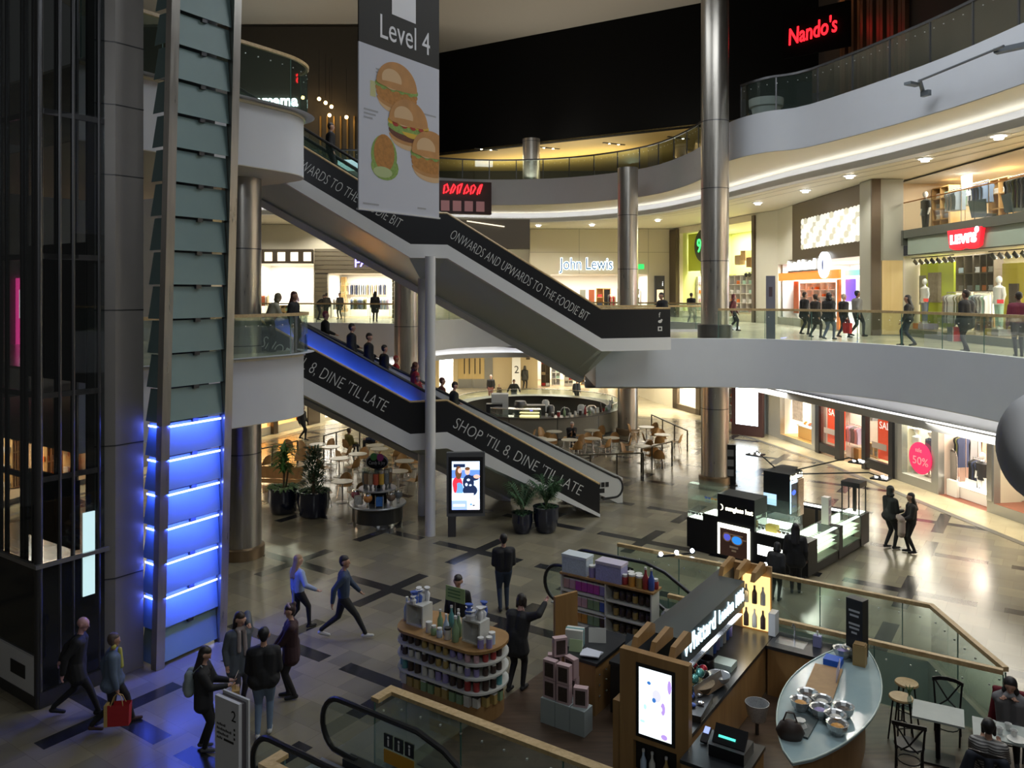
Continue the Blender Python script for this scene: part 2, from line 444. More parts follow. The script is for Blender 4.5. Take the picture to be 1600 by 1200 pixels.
def edge_band(name, poly, top, drop, lipz, mt, label, cov=True, ins=-1):
    """upstand + fascia + soffit + light cove + lip along a slab edge (inward = right-hand side)"""
    s_ = ins
    m = M()
    sweep(m, poly, [(.25 * s_, top - .12), (.25 * s_, top), (0, top), (0, top - drop), (1.25 * s_, top - drop)], [0, 0, 0, 1])
    sweep(m, poly, [(1.25 * s_, top - drop), (1.25 * s_, lipz), (.95 * s_, lipz), (.9 * s_, lipz + .05)], [0, 0, 0])
    sweep(m, poly, [(.9 * s_, lipz + .05), (.9 * s_, lipz - .25), (1.5 * s_, lipz - .25)], [0, 1])
    struct(m, name, [white, mat('pale_soffit', (.70, .66, .54), .6)], label, 40)
    if cov:
        m = M(); sweep(m, poly, [(1.0 * s_, lipz + .012), (1.18 * s_, lipz + .012)])
        struct(m, 'trim_cove_light', cove, 'white light strip in the cove under ' + label.split(' with')[0])
def fascia(poly, top, drop, lip, lz, sz, label):
    m = M(); sweep(m, poly, [(-.25, top - .12), (-.25, top), (0, top), (0, top - drop), (-.02, top - drop)])
    struct(m, 'wall_fascia', white, label, 40)
    pl = [(q.x, q.y) for q in poly] + [(q.x, q.y) for q in offset(lip, -.55)][::-1]
    m = M(); m.prism(pl, sz, sz + .02); struct(m, 'ceiling_soffit', mat('pale_soffit', (.70, .66, .54), .6), 'pale soffit inside the ' + label)
    m = M(); sweep(m, lip, [(-.55, sz), (-.55, lz + .26), (0, lz + .26), (0, lz), (-.6, lz)]); struct(m, 'trim_lip', white, 'white lip of the light cove inside the ' + label, 40)
    m = M(); sweep(m, lip, [(-.1, lz + .27), (-.3, lz + .27)]); struct(m, 'trim_cove_light', cove, 'white light strip in the cove inside the ' + label)
LIP3 = [Vector(p) for p in ((15.9, 14.5), (15.2, 17.6), (13.9, 22.8), (11.0, 34.4), (10.3, 37))]
fascia(RE, 5.75, 1.74, LIP3, 3.02, 4.0, 'white curved edge of the upper walkway')
edge_band('wall_fascia', FE, 5.75, 1.74, 3.52, white, 'white curved far edge of the upper floor with a lit cove')
# left end of the bridge
m = M(); m.box(3.0, 28.65, 4.0, 3.2, 36, 5.75); struct(m, 'wall_bridge_end', white, 'white end of the upper bridge beside the escalators')
m = M(); m.prism([(q.x, q.y) for q in offset(LIP3, -.5)] + [(q.x, q.y) for q in offset(FE[5:30], -1.5)] + [(20, 47), (20, 14.5)], 3.96, 3.985)
struct(m, 'ceiling_lower_hall', beige, 'beige ceiling over the lower right shops')
m = M(); m.prism([(q.x, q.y) for q in offset(FE[20:], -1.5)] + [(-22, 45), (-22, 64), (14, 64), (14, 46)], 3.96, 3.985)
struct(m, 'ceiling_lower_far', beige, 'beige ceiling over the far lower hall')
# --- level 4 slab edge and the ceiling under it
E4 = catmull([(13.4, 12), (13.1, 16), (12.9, 20.1), (12.3, 24), (10.76, 28.9), (9.5, 30.1), (8.72, 31.8), (8.6, 34.5), (8.7, 38.5), (7.3, 43.6), (3.5, 47.2), (-1.15, 48.2), (-5, 47), (-7.5, 45), (-12, 44.5), (-20, 44.2)], 4)
E4 = [Vector((p.x, p.y)) for p in E4]
LIP4 = catmull([(15.0, 12), (14.6, 18), (14.2, 22.2), (13.3, 27.7), (11.6, 34), (10.0, 41.5), (8.0, 47.3), (4.15, 51.5), (0, 52.6), (-5, 51.2), (-9, 48.4), (-13, 47.5), (-20, 47)], 4); LIP4 = [Vector((p.x, p.y)) for p in LIP4]
fascia(E4, 14.2, 1.54, LIP4, 12.03, 12.66, 'white curved edge of the top floor')
back4 = [(-22, 44.5), (-22, 70), (24, 70), (24, 12)]
m = M(); m.prism([(q.x, q.y) for q in offset(LIP4, -.5)] + back4, 12.02, 12.08)
struct(m, 'ceiling_walkway', mat('cream_ceiling', (.74, .70, .56), .5), 'cream ceiling with downlights over the upper walkway')
m = M(); m.prism([(q.x, q.y) for q in offset(E4, -.3)] + back4, 13.8, 14.05)
struct(m, 'floor_top', mat('dark_top_floor', (.06, .055, .05), .4), 'dark floor of the top level')
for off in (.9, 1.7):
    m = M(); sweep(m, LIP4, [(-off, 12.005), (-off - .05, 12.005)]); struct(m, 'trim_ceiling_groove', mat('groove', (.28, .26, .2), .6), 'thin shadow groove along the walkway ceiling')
# downlight fittings
fit = M(); fit.lathe((0, 0, 0), [(.30, .06), (.30, 0), (.22, -.02), (.2, .02)], 20, 0, False)
f0 = tag(bpy.data.objects.new('downlight', None), 'round recessed downlight in the cream walkway ceiling', 'ceiling light', 'downlights in the walkway ceiling'); COL.objects.link(f0)
fit.build('rim', mat('white_metal', (.8, .8, .78), .4), f0, 40)
d = M(); d.lathe((0, 0, 0), [(.21, .012), (.02, .012)], 20, 0, False); d.lathe((0, 0, 0), [(.13, .0), (.13, -.1), (.11, -.1)], 16, 0, True)
d.build('lens', lampw, f0)
for i, (x, y) in enumerate(DOWN):
    q = f0 if i == 0 else dup(f0, (0, 0, 0)); q.location = (x, y, 12.0)

# --- walls behind the shops and the roof
m = M(); m.box(-24, 69.8, -.2, 24, 70, 26); struct(m, 'wall_far', cream, 'far end wall of the mall')
m = M(); m.quad((-24, -2, 25), (24, -2, 25), (24, 70, 25), (-24, 70, 25)); m.prism([(-26, -2), (26, -2), (26, 62), (-26, 62)], 24.2, 24.4)
struct(m, 'ceiling', mat('roof_soffit', (.50, .46, .38), .7), 'big plain beige roof over the atrium')
BK0, BK1 = Vector((-30, 72)), Vector((24, 38.4))
BK0 = Vector((-4.9, 56)) + (Vector((-4.9, 56)) - Vector((10.8, 46.5))) * 1.1; BK1 = Vector((10.8, 46.5)) + (Vector((10.8, 46.5)) - Vector((-4.9, 56))) * .7
m = M(); m.slab((BK0.x, BK0.y, 17.1), (BK1.x, BK1.y, 17.1), (BK1.x, BK1.y, 24.3), (BK0.x, BK0.y, 24.3), .5)
struct(m, 'wall_bulkhead', darkpaint, 'huge black bulkhead under the roof at the back')
m = M(); m.prism([(BK0.x, BK0.y), (BK1.x, BK1.y), (24, 69), (-24, 69)], 17.12, 17.2)
struct(m, 'ceiling_top', mat('mustard_ceiling', (.55, .40, .14), .6), 'mustard yellow ceiling with twin spots on the top level')
m = M()
for x, y in UPPER:
    m.obox((x + .25, y + .7, 17.1), (.16, 1.7, .04), R(-62), 0)
struct(m, 'trim_light_slot', black, 'dark slots of the twin spots in the mustard ceiling')
m = M()
for x, y in UPPER:
    for t in (-.35, .35): m.cyl((x + .25 + t * .9, y + .7 + t * .45, 17.06), .07, .03, 12)
struct(m, 'trim_twin_spot', emis('warm_bulb', (1, .85, .55), 25), 'small bright twin spots in the mustard ceiling')
m = M(); m.box(-24, 64, 14, 24, 64.3, 17.2); struct(m, 'wall_top_back', mat('dark_restaurant', (.05, .042, .03), .7), 'dark back wall of the top floor restaurants')
# dark hanging beam behind the banner
m = M(); m.box(-5.5, 42.6, 9.75, .95, 43.6, 11.3); struct(m, 'beam_brown', mat('brown_beam', (.17, .14, .10), .6), 'brown boxed beam behind the hanging banner')
m = M(); m.tube([(-2.4, 42.55, 11.2), (-.4, 42.55, 10.9)], .03); struct(m, 'trim_beam_light', emis('dim_strip', (1, .9, .7), 1.2), 'thin light strip on the brown beam')

# --- steel columns
def column(x, y, z0, z1, label, r=.53, base=True):
    t = thing('column', label, 'column', (x, y, z0), kind='structure')
    h = z1 - z0; m = M(); m.lathe((0, 0, 0), [(r, 0), (r, h)], 40)
    m.build('shaft', steel, t, 40)
    m = M()
    for z in (2.9, 5.9, 8.6, 11.4, 14):
        if z < h: m.lathe((0, 0, z), [(r + .004, 0), (r + .004, .03)], 40, 0, False)
    m.build('joint', dsteel, t)
    if base:
        m = M(); m.lathe((0, 0, 0), [(r + .09, .004), (r + .09, .30), (r + .02, .33)], 40); m.build('plinth', mat('bronze', (.28, .20, .12), .35, .7), t, 40)
    return t
cx = look(1117, 600, 31.1)
column(cx.x, 31.1, 0, 24.2, 'tall steel column by the sunglasses kiosk, rising through both walkways')
m = M(); m.lathe((cx.x, 31.1, 5.65), [(.66, 0), (.66, .5), (.55, .52)], 40); struct(m, 'trim_column_collar', dsteel, 'dark collar where the tall column meets the upper walkway', 40)
column(6.05, 41.8, 0, 13.9, 'steel column behind the round coffee bar')
column(-7.6, 22.5, 0, 12.0, 'steel column under the left balconies, beside the glass light tower')
column(-4.65, 35.2, 0, 11.6, 'steel column in front of the striped clothes shop')
column(1.22, 50.6, 14, 17.1, 'short steel column on the top floor below the black bulkhead', .55, False)

# --- left balconies (levels 3 and 4)
LE = catmull([tuple(UV(-17.0, 8.75)), tuple(UV(-17.0, 10)), tuple(UV(-17.02, 11.5)), tuple(UV(-17.0, 13.6)), tuple(UV(-17.1, 14.6)), tuple(UV(-17.6, 15.35)), tuple(UV(-18.6, 15.6)), tuple(UV(-21, 15.6)), tuple(UV(-24, 15.6))], 5)
LE = [Vector((p.x, p.y)) for p in LE][::-1]
LF = [(-22.5, 30), (-22.5, 12)]
def balcony(z1, z0, label, nm):
    m = M(); sweep(m, LE, [(.3, z1), (0, z1), (0, z0), (.01, z0)], None)
    P = [(p.x, p.y) for p in LE]
    m.prism(P + [tuple(UV(-28, 8.75)[:2]), tuple(UV(-28, 15.6)[:2])], z0 - .02, z0, 1)
    m.prism([(q.x, q.y) for q in offset(LE, .05)] + [tuple(UV(-28, 8.75)[:2]), tuple(UV(-28, 15.55)[:2])], z1 - .1, z1 - .04, 2)
    struct(m, nm, [white, mat('pale_soffit', (.70, .66, .54), .6), FLOOR3], label, 40)
balcony(5.75, 4.02, 'white rounded left balcony of the upper floor', 'wall_balcony_left')
balcony(12.3, 10.62, 'white rounded left balcony of the top floor', 'wall_balcony_top')
m = M(); m.lathe((*UV(-18.2, 13.4)[:2], 10.5), [(.09, .1), (.09, .05), (.07, 0)], 14); tag(m.build('smoke_detector', dsteel), 'dark dome sensor under the top left balcony', 'sensor')

# --- glass balustrades
def balustrade(name, label, poly, z, h=1.05, rail=True, gl=None, step=4, posts=False, railmat=None, inset=0.0, studs=True, cat='railing', rw=.09, rh=.08):
    P = [Vector((p[0], p[1])) for p in poly]
    t = thing(name, label, cat, (P[0].x, P[0].y, z)); o0 = P[0]
    Q = [p - o0 for p in P]
    if rail:
        m = M(); m.bar([(q.x, q.y, h) for q in Q], rw, rh); m.build('handrail', railmat or gold, t, 30)
    L = [0]
    for i in range(len(Q) - 1): L.append(L[-1] + (Q[i + 1] - Q[i]).length)
    def at(s_):
        for i in range(len(Q) - 1):
            if s_ <= L[i + 1] + 1e-6:
                k = (s_ - L[i]) / max(1e-6, L[i + 1] - L[i]); return Q[i].lerp(Q[i + 1], k), (Q[i + 1] - Q[i]).normalized()
        return Q[-1], (Q[-1] - Q[-2]).normalized()
    n = max(1, int(L[-1] / 1.6)); m2_ = M(); gm = gl or glas2
    for i in range(n + 1):
        p, d = at(L[-1] * i / n); m = M()
        if posts: m.obox((p.x, p.y, h / 2), (.05, .05, h), math.atan2(d.y, d.x))
        else: m.obox((p.x, p.y, h / 2), (.02, .016, h - .02), math.atan2(d.y, d.x))
        m.build('post' if posts else 'glass_clip', dsteel if posts else mat('glass_edge', (.10, .20, .17), .2), t)
        if i == n: break
        s0, s1 = L[-1] * i / n, L[-1] * (i + 1) / n
        ps = [at(s0 + .012)[0]] + [Q[k] for k in range(len(Q)) if s0 + .02 < L[k] < s1 - .02] + [at(s1 - .012)[0]]
        m = M(); m.bar([(q.x, q.y, .01) for q in ps], .012, h - .01); m.build('glass_panel', gm, t)
    if studs:
        ns = int(L[-1] / .38)
        for i in range(ns):
            p, d = at((i + .5) * L[-1] / max(1, ns)); m2_.obox((p.x, p.y, h - .22), (.025, .03, .025), math.atan2(d.y, d.x))
        if ns: m2_.build('stud', mat('steel_stud', (.8, .8, .8), .3, .6), t)
    return t
balustrade('balustrade', 'long curved glass balustrade with wooden handrail along the right upper walkway', offset(RE, -.1)[:-2], 5.75, 1.0)
balustrade('balustrade', 'glass balustrade along the back of the upper bridge', offset(FE[:14], -.1), 5.65, 1.1)
balustrade('balustrade', 'glass balustrade at the far edge of the upper floor', offset(FE[16:], -.1), 5.75, 1.0)
le = offset(LE, .1)
balustrade('balustrade', 'curved glass balustrade with wooden handrail on the left upper balcony', le[12:], 5.75, 1.02)
balustrade('balustrade', 'curved glass balustrade with wooden handrail on the top left balcony', le[12:], 12.3, 1.35)
balustrade('balustrade', 'dark metal railing with glass along the top right floor', offset(E4, -.12)[:24], 14.2, 1.25, True, None, posts=True, railmat=dsteel)
balustrade('balustrade', 'dark metal railing with glass along the far top floor', offset(E4, -.12)[30:], 14.2, 1.15, True, None, posts=True, railmat=dsteel)
# wells
W = lambda u, v: tuple(UV(u, v)[:2])
balustrade('balustrade', 'glass balustrade with wide oak rail behind the front escalator well', [W(-8.75, 9.05), W(-8.75, 9.42), W(1.5, 9.42)], 0, 1.05, True, rw=.16, rh=.06)
balustrade('balustrade', 'glass balustrade with wide oak rail at the front edge of the front escalator well', [W(-8.75, 7.3), W(-8.75, 7.0), W(1.5, 7.0)], 0, 1.05, True, rw=.16, rh=.06)
balustrade('balustrade', 'glass balustrade with oak rail on the far side of the rear escalator well', [W(-9.1, 18.05), W(-2.1, 18.05), W(-1.25, 16.6), W(-.72, 15.72)], 0, 1.05, True, rw=.1)
balustrade('balustrade', 'glass balustrade with oak rail between the kiosk island and the escalator well', [W(-6.7, 15.6), W(-4, 15.6), W(-.75, 15.6)], 0, 1.05, True, rw=.1)
# ================================================================== escalators
green = mat('green_truss_glass', (.50, .56, .49), .3, noise=.05, nscale=1)
whitep = mat('white_paint', (.68, .68, .68), .45)
letters = mat('pale_lettering', (.62, .62, .60), .5)
stepm = mat('step_metal', (.10, .10, .11), .35, .7)
ES = R(17.5); EO = Vector((-2.49, 24.5, 0)); EV = Vector((math.cos(ES), math.sin(ES), 0)); NV = Vector((-EV.y, EV.x, 0))
def EW(s_, n, z=0): return EO + EV * s_ + NV * n + Vector((0, 0, z))
SL = math.tan(R(30))
def interp(pts, x):
    for (a, za), (b, zb) in zip(pts, pts[1:]):
        if a <= x <= b: return za + (zb - za) * (x - a) / (b - a)
    return pts[0][1] if x < pts[0][0] else pts[-1][1]
def band(m, pts, y0, y1, f0, f1, mi=0, zmin=-9):
    """prism between two height functions along s, n from y0 to y1"""
    ss = [p[0] for p in pts]; n = len(ss)
    for s_, z in pts:
        a, b = max(zmin, f0(s_)), max(zmin + .001, f1(s_))
        m.v += [(s_, y0, a), (s_, y1, a), (s_, y1, b), (s_, y0, b)]
    base = len(m.v) - 4 * n
    for i in range(n - 1):
        a, b = base + i * 4, base + i * 4 + 4
        for k in range(4):
            k2 = (k + 1) % 4; m.f.append([a + k, b + k, b + k2, a + k2]); m.m.append(mi)
    m.f.append([base, base + 1, base + 2, base + 3]); m.m.append(mi)
    e = base + 4 * (n - 1); m.f.append([e + 3, e + 2, e + 1, e]); m.m.append(mi)
def escalator(label, B, T, soff, words, wpos, dep, newels):
    t = thing('escalator', label, 'escalator', tuple(EO), ES)
    fb = lambda s_: interp(B, s_)
    m = M(); band(m, B, .16, .26, fb, lambda s_: fb(s_) + .95); m.build('side_panel', black, t)
    m = M(); m.tube([(s_, .2, z + .98) for s_, z in B], .04, 8); m.build('handrail', gold, t, 40, label='oak capping rail')
    m = M(); band(m, B, .12, .42, lambda s_: fb(s_) - dep, lambda s_: fb(s_) + .0, 0, 0.0); m.build('stringer', whitep, t)
    # underside: from the near stringer to the far bottom edge
    m = M(); vs_ = []
    S = [b[0] for b in B if b[0] < 5.8] + ([5.95])
    if soff:
        S = sorted(set(S + [soff[2]])); S = [x for x in S if x <= soff[2]]
        for s_ in S:
            zn = max(.02, fb(s_) - dep + .02); zf = max(.01, soff[0] - soff[1] * s_)
            vs_ += [(s_, .42, zn), (s_, 3.2, zf), (s_, 3.2, max(fb(s_) - .1, zf + .02))]
        fs = []
        for i in range(len(S) - 1):
            a = i * 3; fs += [(a, a + 3, a + 4, a + 1), (a + 1, a + 4, a + 5, a + 2)]
        e = 3 * (len(S) - 1)
        fs += [(0, 1, 2), (e + 2, e + 1, e)]
        m.add(vs_, fs); m.build('soffit', green, t)
        m = M(); m.tube([(s_, 3.16, max(.02, soff[0] - soff[1] * s_) - .02) for s_ in S], .19, 4); m.build('edge_trim', whitep, t)
    # treads and balustrades follow one straight slope; only the side panel has the level landing
    for n0 in (.55, 1.85):
        m = M(); s0, s1 = T[0][0], T[-1][0]; k = int((s1 - s0) / .2)
        for i in range(k):
            a = s0 + (s1 - s0) * i / k; b = s0 + (s1 - s0) * (i + 1) / k
            z = max(0.01, interp(T, (a + b) / 2) - .02); m.box(a, n0, z - .14, b, n0 + .95, z)
        m.build('steps', stepm, t)
    bg_ = glass('blue_lit_glass', (.62, .68, .78), .12, .4, (.5, .55, .6), .3, True)
    for n0 in (.46, 1.6, 1.74, 2.9):
        ext = newels.get(n0, 0); P = T[:-1] + [(5.85 + ext, T[-1][1])] if ext else T
        m = M(); band(m, P, n0 - .015, n0 + .015, lambda s_: interp(P, s_) - .1, lambda s_: interp(P, s_) + .88)
        m.build('balustrade', (bg_ if newels and n0 == .46 else glas2) if not ext else mat('white_glass', (.55, .56, .55), .15), t)
        H = [(s_, n0, z + .93) for s_, z in P]
        if ext:
            e, _, z = H[-1]; H = H[:-1] + [(e - .3 + .3 * math.sin(R(a)), n0, z - .36 + .36 * math.cos(R(a))) for a in range(0, 181, 20)] + [(e - .75, n0, z - .74)]
        m = M(); m.tube(H, .045, 8); m.build('handrail', rubber, t, 40)
    if newels.get('led'):
        m = M(); P = [(s_, interp(T, s_)) for s_ in (-5.2, -4.19, .2)]
        m.tube([(s_, .5, z + .36) for s_, z in P], .02, 6); m.build('light_strip', emis('blue_led', (.05, .14, 1), 8), t)
    for (s_, dz, sz, wd) in wpos:
        seg = -SL if True else 0
        r = Vector((math.cos(R(30)), 0, -math.sin(R(30)))); u = Vector((math.sin(R(30)), 0, math.cos(R(30))))
        text(words, sz, (s_, .155, fb(s_) + dz), r, u, letters, t, ext=.004, width=wd, fat=-.007)
    return t
def prof(zt, zm, z0, ends):
    a = -.6 - (zt - zm) / SL; b = .55 + (zm - z0) / SL
    return [(a - ends[0], zt), (a, zt), (-.6, zm), (.55, zm), (b, z0)] + ([(b + ends[1], z0)] if ends[1] else [])
LO = prof(5.80, 3.07, .10, (.6, 0)); UP = prof(12.4, 8.88, 5.88, (.4, 2.55))
TLO = [(-6.2, 5.76), (-4.19, 5.76), (5.8, .0)]; TUP = [(-6.9, 12.4), (-5.55, 12.4), (5.75, 5.88), (8.26, 5.88)]
lo = escalator("lower escalator with black side panels lettered SHOP 'TIL 8, DINE 'TIL LATE", LO, TLO, (1.94, .55, 3.5), "SHOP 'TIL 8, DINE 'TIL LATE",
          [(.70, .24, .50, 4.9), (-5.02, .24, .50, 4.15)], .5, {1.6: 1.35, 1.74: 1.35, 2.9: 1.1, 'led': True})
up = escalator('upper escalator with black side panels lettered ONWARDS AND UPWARDS TO THE FOODIE BIT', UP, TUP, (7.70, .549, 6.3), 'ONWARDS AND UPWARDS TO THE FOODIE BIT',
          [(.60, .26, .44, 5.3), (-6.0, .26, .44, 5.8)], .42, {})
# social icons on the end of the upper landing panel
m = M(); r = (1, 0, 0); u = (0, 0, 1)
for z in (6.62, 6.38, 6.14):
    pass
text('f', .24, (7.85, .155, 6.56), r, u, letters, up, 'icon', .004)
m.disc((7.9, .155, 6.42), r, u, 0, 0, .075, .05, .004, 10); m.disc((7.9, .155, 6.42), r, u, .06, .05, .04, .03, .004, 8); m.build('icon', letters, up)
m = M(); m.patch((7.9, .155, 6.1), r, u, -.08, 0, .08, .15, .004); m.disc((7.9, .155, 6.1), r, u, 0, .075, .045, .045, .006, 12, 1); m.build('icon', [letters, black], up)
# pictograms on the lower newel
m = M(); m.slab((6.1, 1.575, .35), (6.75, 1.575, .35), (6.75, 1.575, .82), (6.1, 1.575, .82), .004)
m = M()
for k in range(4): m.patch((6.05, 1.58, .6), r, u, k * .16, 0, k * .16 + .13, .17, .006, 0)
m.patch((6.05, 1.58, .6), r, u, 0, -.2, .45, -.04, .006, 0); m.build('warning_sticker', black, lo)
# blue light from the strip
l = area('escalator_led', (0, 0, 0), 4.4, .1, 22, (.06, .16, 1))
rx = EV * math.cos(R(30)) - Vector((0, 0, math.sin(R(30)))); zz = NV; yy = zz.cross(rx); q = EW(-2.4, .95, interp(TLO, -2.4) + .3)
l.matrix_world = Matrix(((rx.x, yy.x, zz.x, q.x), (rx.y, yy.y, zz.y, q.y), (rx.z, yy.z, zz.z, q.z), (0, 0, 0, 1)))
# white posts
m = M(); m.lathe((-2.49, 24.38, 0), [(.16, 0), (.16, 8.5)], 28); struct(m, 'column_post', whitep, 'slim white post carrying both escalator landings, the nearer one', 40)
m = M(); m.lathe((-3.0, 26.6, 0), [(.13, 0), (.13, 8.0)], 24); struct(m, 'column_post', whitep, 'slim white post behind the nearer white escalator post', 40)

# --- two more escalators going down through the wells
def well_escalator(label, u0, v0, v1, sticker):
    t = thing('escalator', label, 'escalator', tuple(UV(u0, v0)), TH)
    w_ = v1 - v0
    P = [(1.0, 0), (2.2, 0), (7.5, -3.06)]
    for k, n0 in enumerate((0, w_)):
        H = [(.75, n0, .12)] + [(.38 - .38 * math.sin(R(a)) if a < 180 else .38, n0, .55 - .42 * math.cos(R(a))) for a in range(20, 181, 16)]
        H += [(2.0, n0, .97), (2.5, n0, .84), (7.5, n0, -2.05)]
        m = M(); m.tube(H, .045, 8); m.build('handrail', rubber, t, 40)
        m = M(); poly = [(x, z) for x, _, z in H] + [(7.5, -3.2), (2.3, -.1)]
        n = len(poly); m.add([(x, n0 - .01, z) for x, z in poly] + [(x, n0 + .01, z) for x, z in poly], [tuple(range(n)), tuple(range(2 * n - 1, n - 1, -1))])
        m.build('balustrade', glas2, t)
        m = M(); m.bar([(.55, n0, 0), (2.3, n0, 0)], .2, .14); m.build('skirt', rubber, t)
    m = M(); k = 26
    for i in range(k):
        a = 1.2 + i * .25; z = interp([(1.2, .02), (2.3, .02), (7.7, -3.1)], a + .12); m.box(a, .15, z - .15, a + .25, w_ - .15, z)
    m.build('steps', stepm, t)
    m = M(); m.box(.1, .1, .004, 1.2, w_ - .1, .02); m.build('comb_plate', mat('comb_plate', (.35, .38, .42), .35, .6), t)
    if sticker:
        n0 = sticker[0]; m = M(); o_ = (sticker[1], n0 - .016, sticker[2]); rr = (1, 0, 0); uu = (0, 0, 1)
        for q in range(3):
            m.patch(o_, rr, uu, q * .21, .13, q * .21 + .18, .34, .002, 0)
            m.disc(o_, rr, uu, q * .21 + .09, .29, .022, .022, .004, 8, 1); m.patch(o_, rr, uu, q * .21 + .075, .16, q * .21 + .105, .26, .004, 1)
        m.patch(o_, rr, uu, 0, -.1, .6, .1, .002, 2)
        m.build('warning_sticker', [black, mat('white_ink', (.8, .8, .8), .5), mat('amber_sticker', (.62, .30, .02), .5)], t)
    return t
well_escalator('down escalator in the front well with amber warning sticker', -9.75, 7.55, 8.9, (1.35, 1.35, .42))
well_escalator('down escalator in the rear well beside the cafe platform', -10.1, 16.2, 17.5, (1.3, 1.1, .45))

# ================================================================== glass light tower and lift
frost = mat('frosted_glass_shingle', (.20, .30, .30), .5, noise=.06, nscale=2)
LEAN = .0235
t = thing('light_tower', 'tall glass shingle tower with blue light strips beside the steel pier', 'light tower', tuple(UV(-14.62, 9.07)), TH)
cA = math.cos(-TH); sA = math.sin(-TH)
def lean(x, y, z): return (x + LEAN * z * cA, y + LEAN * z * sA, z)
def lbox(m, x0, y0, z0, x1, y1, z1, mi=0):
    m.add([lean(x, y, z) for z in (z0, z1) for x, y in ((x0, y0), (x1, y0), (x1, y1), (x0, y1))],
          [(0, 3, 2, 1), (4, 5, 6, 7), (0, 1, 5, 4), (1, 2, 6, 5), (2, 3, 7, 6), (3, 0, 4, 7)], mi)
TZ = 15.0
for (x, y) in ((0, 0), (-.1, 1.5)):
    m = M(); lbox(m, x - .09, y - .09, 0, x + .09, y + .09, TZ); m.build('post', steel, t)
m = M(); lbox(m, -.62, .25, 0, -.5, 1.35, TZ); m.build('core', mat('tower_core', (.03, .04, .045), .5), t)
blue = emis('blue_strip', (.16, .22, 1.0), 13)
for i in range(22):
    z0 = .08 + i * .68
    m = M()
    def sh(a, b, zz0, zz1, out):     # shingle between two plan points, lower edge pushed outwards
        (ax, ay), (bx, by) = a, b; nx, ny = out; th = .012
        vs_ = []
        for k in (0, th):
            vs_ += [lean(ax + nx * (.05 - k), ay + ny * (.05 - k), zz0), lean(bx + nx * (.05 - k), by + ny * (.05 - k), zz0), lean(bx - nx * (.04 + k), by - ny * (.04 + k), zz1), lean(ax - nx * (.04 + k), ay - ny * (.04 + k), zz1)]
        m.add(vs_, [(0, 1, 2, 3), (7, 6, 5, 4), (0, 4, 5, 1), (1, 5, 6, 2), (2, 6, 7, 3), (3, 7, 4, 0)])
    sh((-.03, .1), (-.12, 1.4), z0, z0 + .64, (1, 0)); s1 = m.build('glass_shingle', frost, t)
    m = M(); sh((-.50, -.02), (-.09, -.02), z0, z0 + .64, (0, -1)); m.build('glass_shingle', frost, t)
    m = M(); lbox(m, -.14, .68, z0 + .6, -.04, .80, z0 + .68); m.build('bracket', dsteel, t)
    if i < 7 and i > 0:
        m = M(); m.add([lean(*p) for p in ((.01, .12, z0 + .56), (-.09, 1.38, z0 + .56), (-.09, 1.38, z0 + .60), (.01, .12, z0 + .60))], [(0, 1, 2, 3)]); m.build('light_strip', blue, t)
        m = M(); m.add([lean(*p) for p in ((-.48, -.03, z0 + .56), (-.1, -.03, z0 + .56), (-.1, -.03, z0 + .60), (-.48, -.03, z0 + .60))], [(0, 1, 2, 3)]); m.build('light_strip', blue, t)
        p = UV(-14.62, 9.07) + UX * .16 + VX * .72 + Vector((LEAN * z0, 0, z0 + .60))
        area('tower_led', tuple(p), .06, 1.25, 23, (.04, .09, 1.0), (0, R(28), TH))
        p = UV(-14.62, 9.07) + UX * -.28 + VX * -.12 + Vector((LEAN * z0, 0, z0 + .60))
        area('tower_led', tuple(p), .35, .05, 4, (.04, .09, 1.0), (R(28), 0, TH))
# steel pier beside it
m = M(); a = UV(-15.2, 8.35); m.prism([tuple(UV(-14.95, 8.4)[:2]), tuple(UV(-14.95, 8.97)[:2]), tuple(UV(-15.4, 8.97)[:2]), tuple(UV(-15.4, 8.1)[:2]), tuple(UV(-15.15, 8.1)[:2])], 0, 15.5)
struct(m, 'column_pier', mat('pier_cladding', (.34, .32, .30), .4, .45, noise=.06, nscale=3), 'faceted steel pier between the dark lift and the glass light tower')
m = M(); P5 = [tuple(UV(u, v)[:2]) for u, v in ((-14.945, 8.4), (-14.945, 8.97), (-15.4, 8.97), (-15.4, 8.095), (-15.15, 8.095))]
for z in (1.9, 4.45, 7.05, 9.65, 11.0, 12.2): m.bar([(*P5[4], z), (*P5[0], z), (*P5[1], z)], .012, .02)
struct(m, 'trim_pier_joint', dsteel, 'thin dark joints around the steel pier')
# lift enclosure
t = thing('lift_shaft', 'dark glazed lift shaft with steel mullions at the left edge', 'lift', tuple(UV(-14.95, 7.0)), TH)
m = M(); m.box(-3.4, .02, 0, 0, .12, 2.5); m.box(-.12, .12, 0, -.02, 1.2, 2.5); m.build('base_panel', mat('gloss_black', (.012, .013, .014), .12), t)
m = M(); m.box(-3.4, -.02, .2, -.10, .02, .88); m.build('skirting', whitep, t)
m = M(); m.box(-1.0, -.03, .42, -.45, -.02, .66); m.build('label_plate', black, t)
m = M(); m.box(-3.4, -.03, 0, .0, .03, .2); m.box(-.03, 0, 0, .03, 1.2, .28); m.build('plinth', dsteel, t)
m = M(); m.bar([(-3.4, -.05, 2.5), (.04, -.05, 2.5), (.04, 1.25, 2.5)], .06, .07); m.build('rail', mat('rail_steel', (.42, .42, .42), .3, .8), t)
m = M(); m.tube([(-.05, .02, 0), (-.05, .02, 15)], .07, 12); m.build('mullion', dsteel, t, 40)
for x in (-.32, -.62, -.75, -1.35, -1.6, -2.0, -2.5, -3.0):
    m = M(); m.tube([(x, .07, 2.5), (x, .07, 15)], .045, 8); m.build('mullion', dsteel, t, 40)
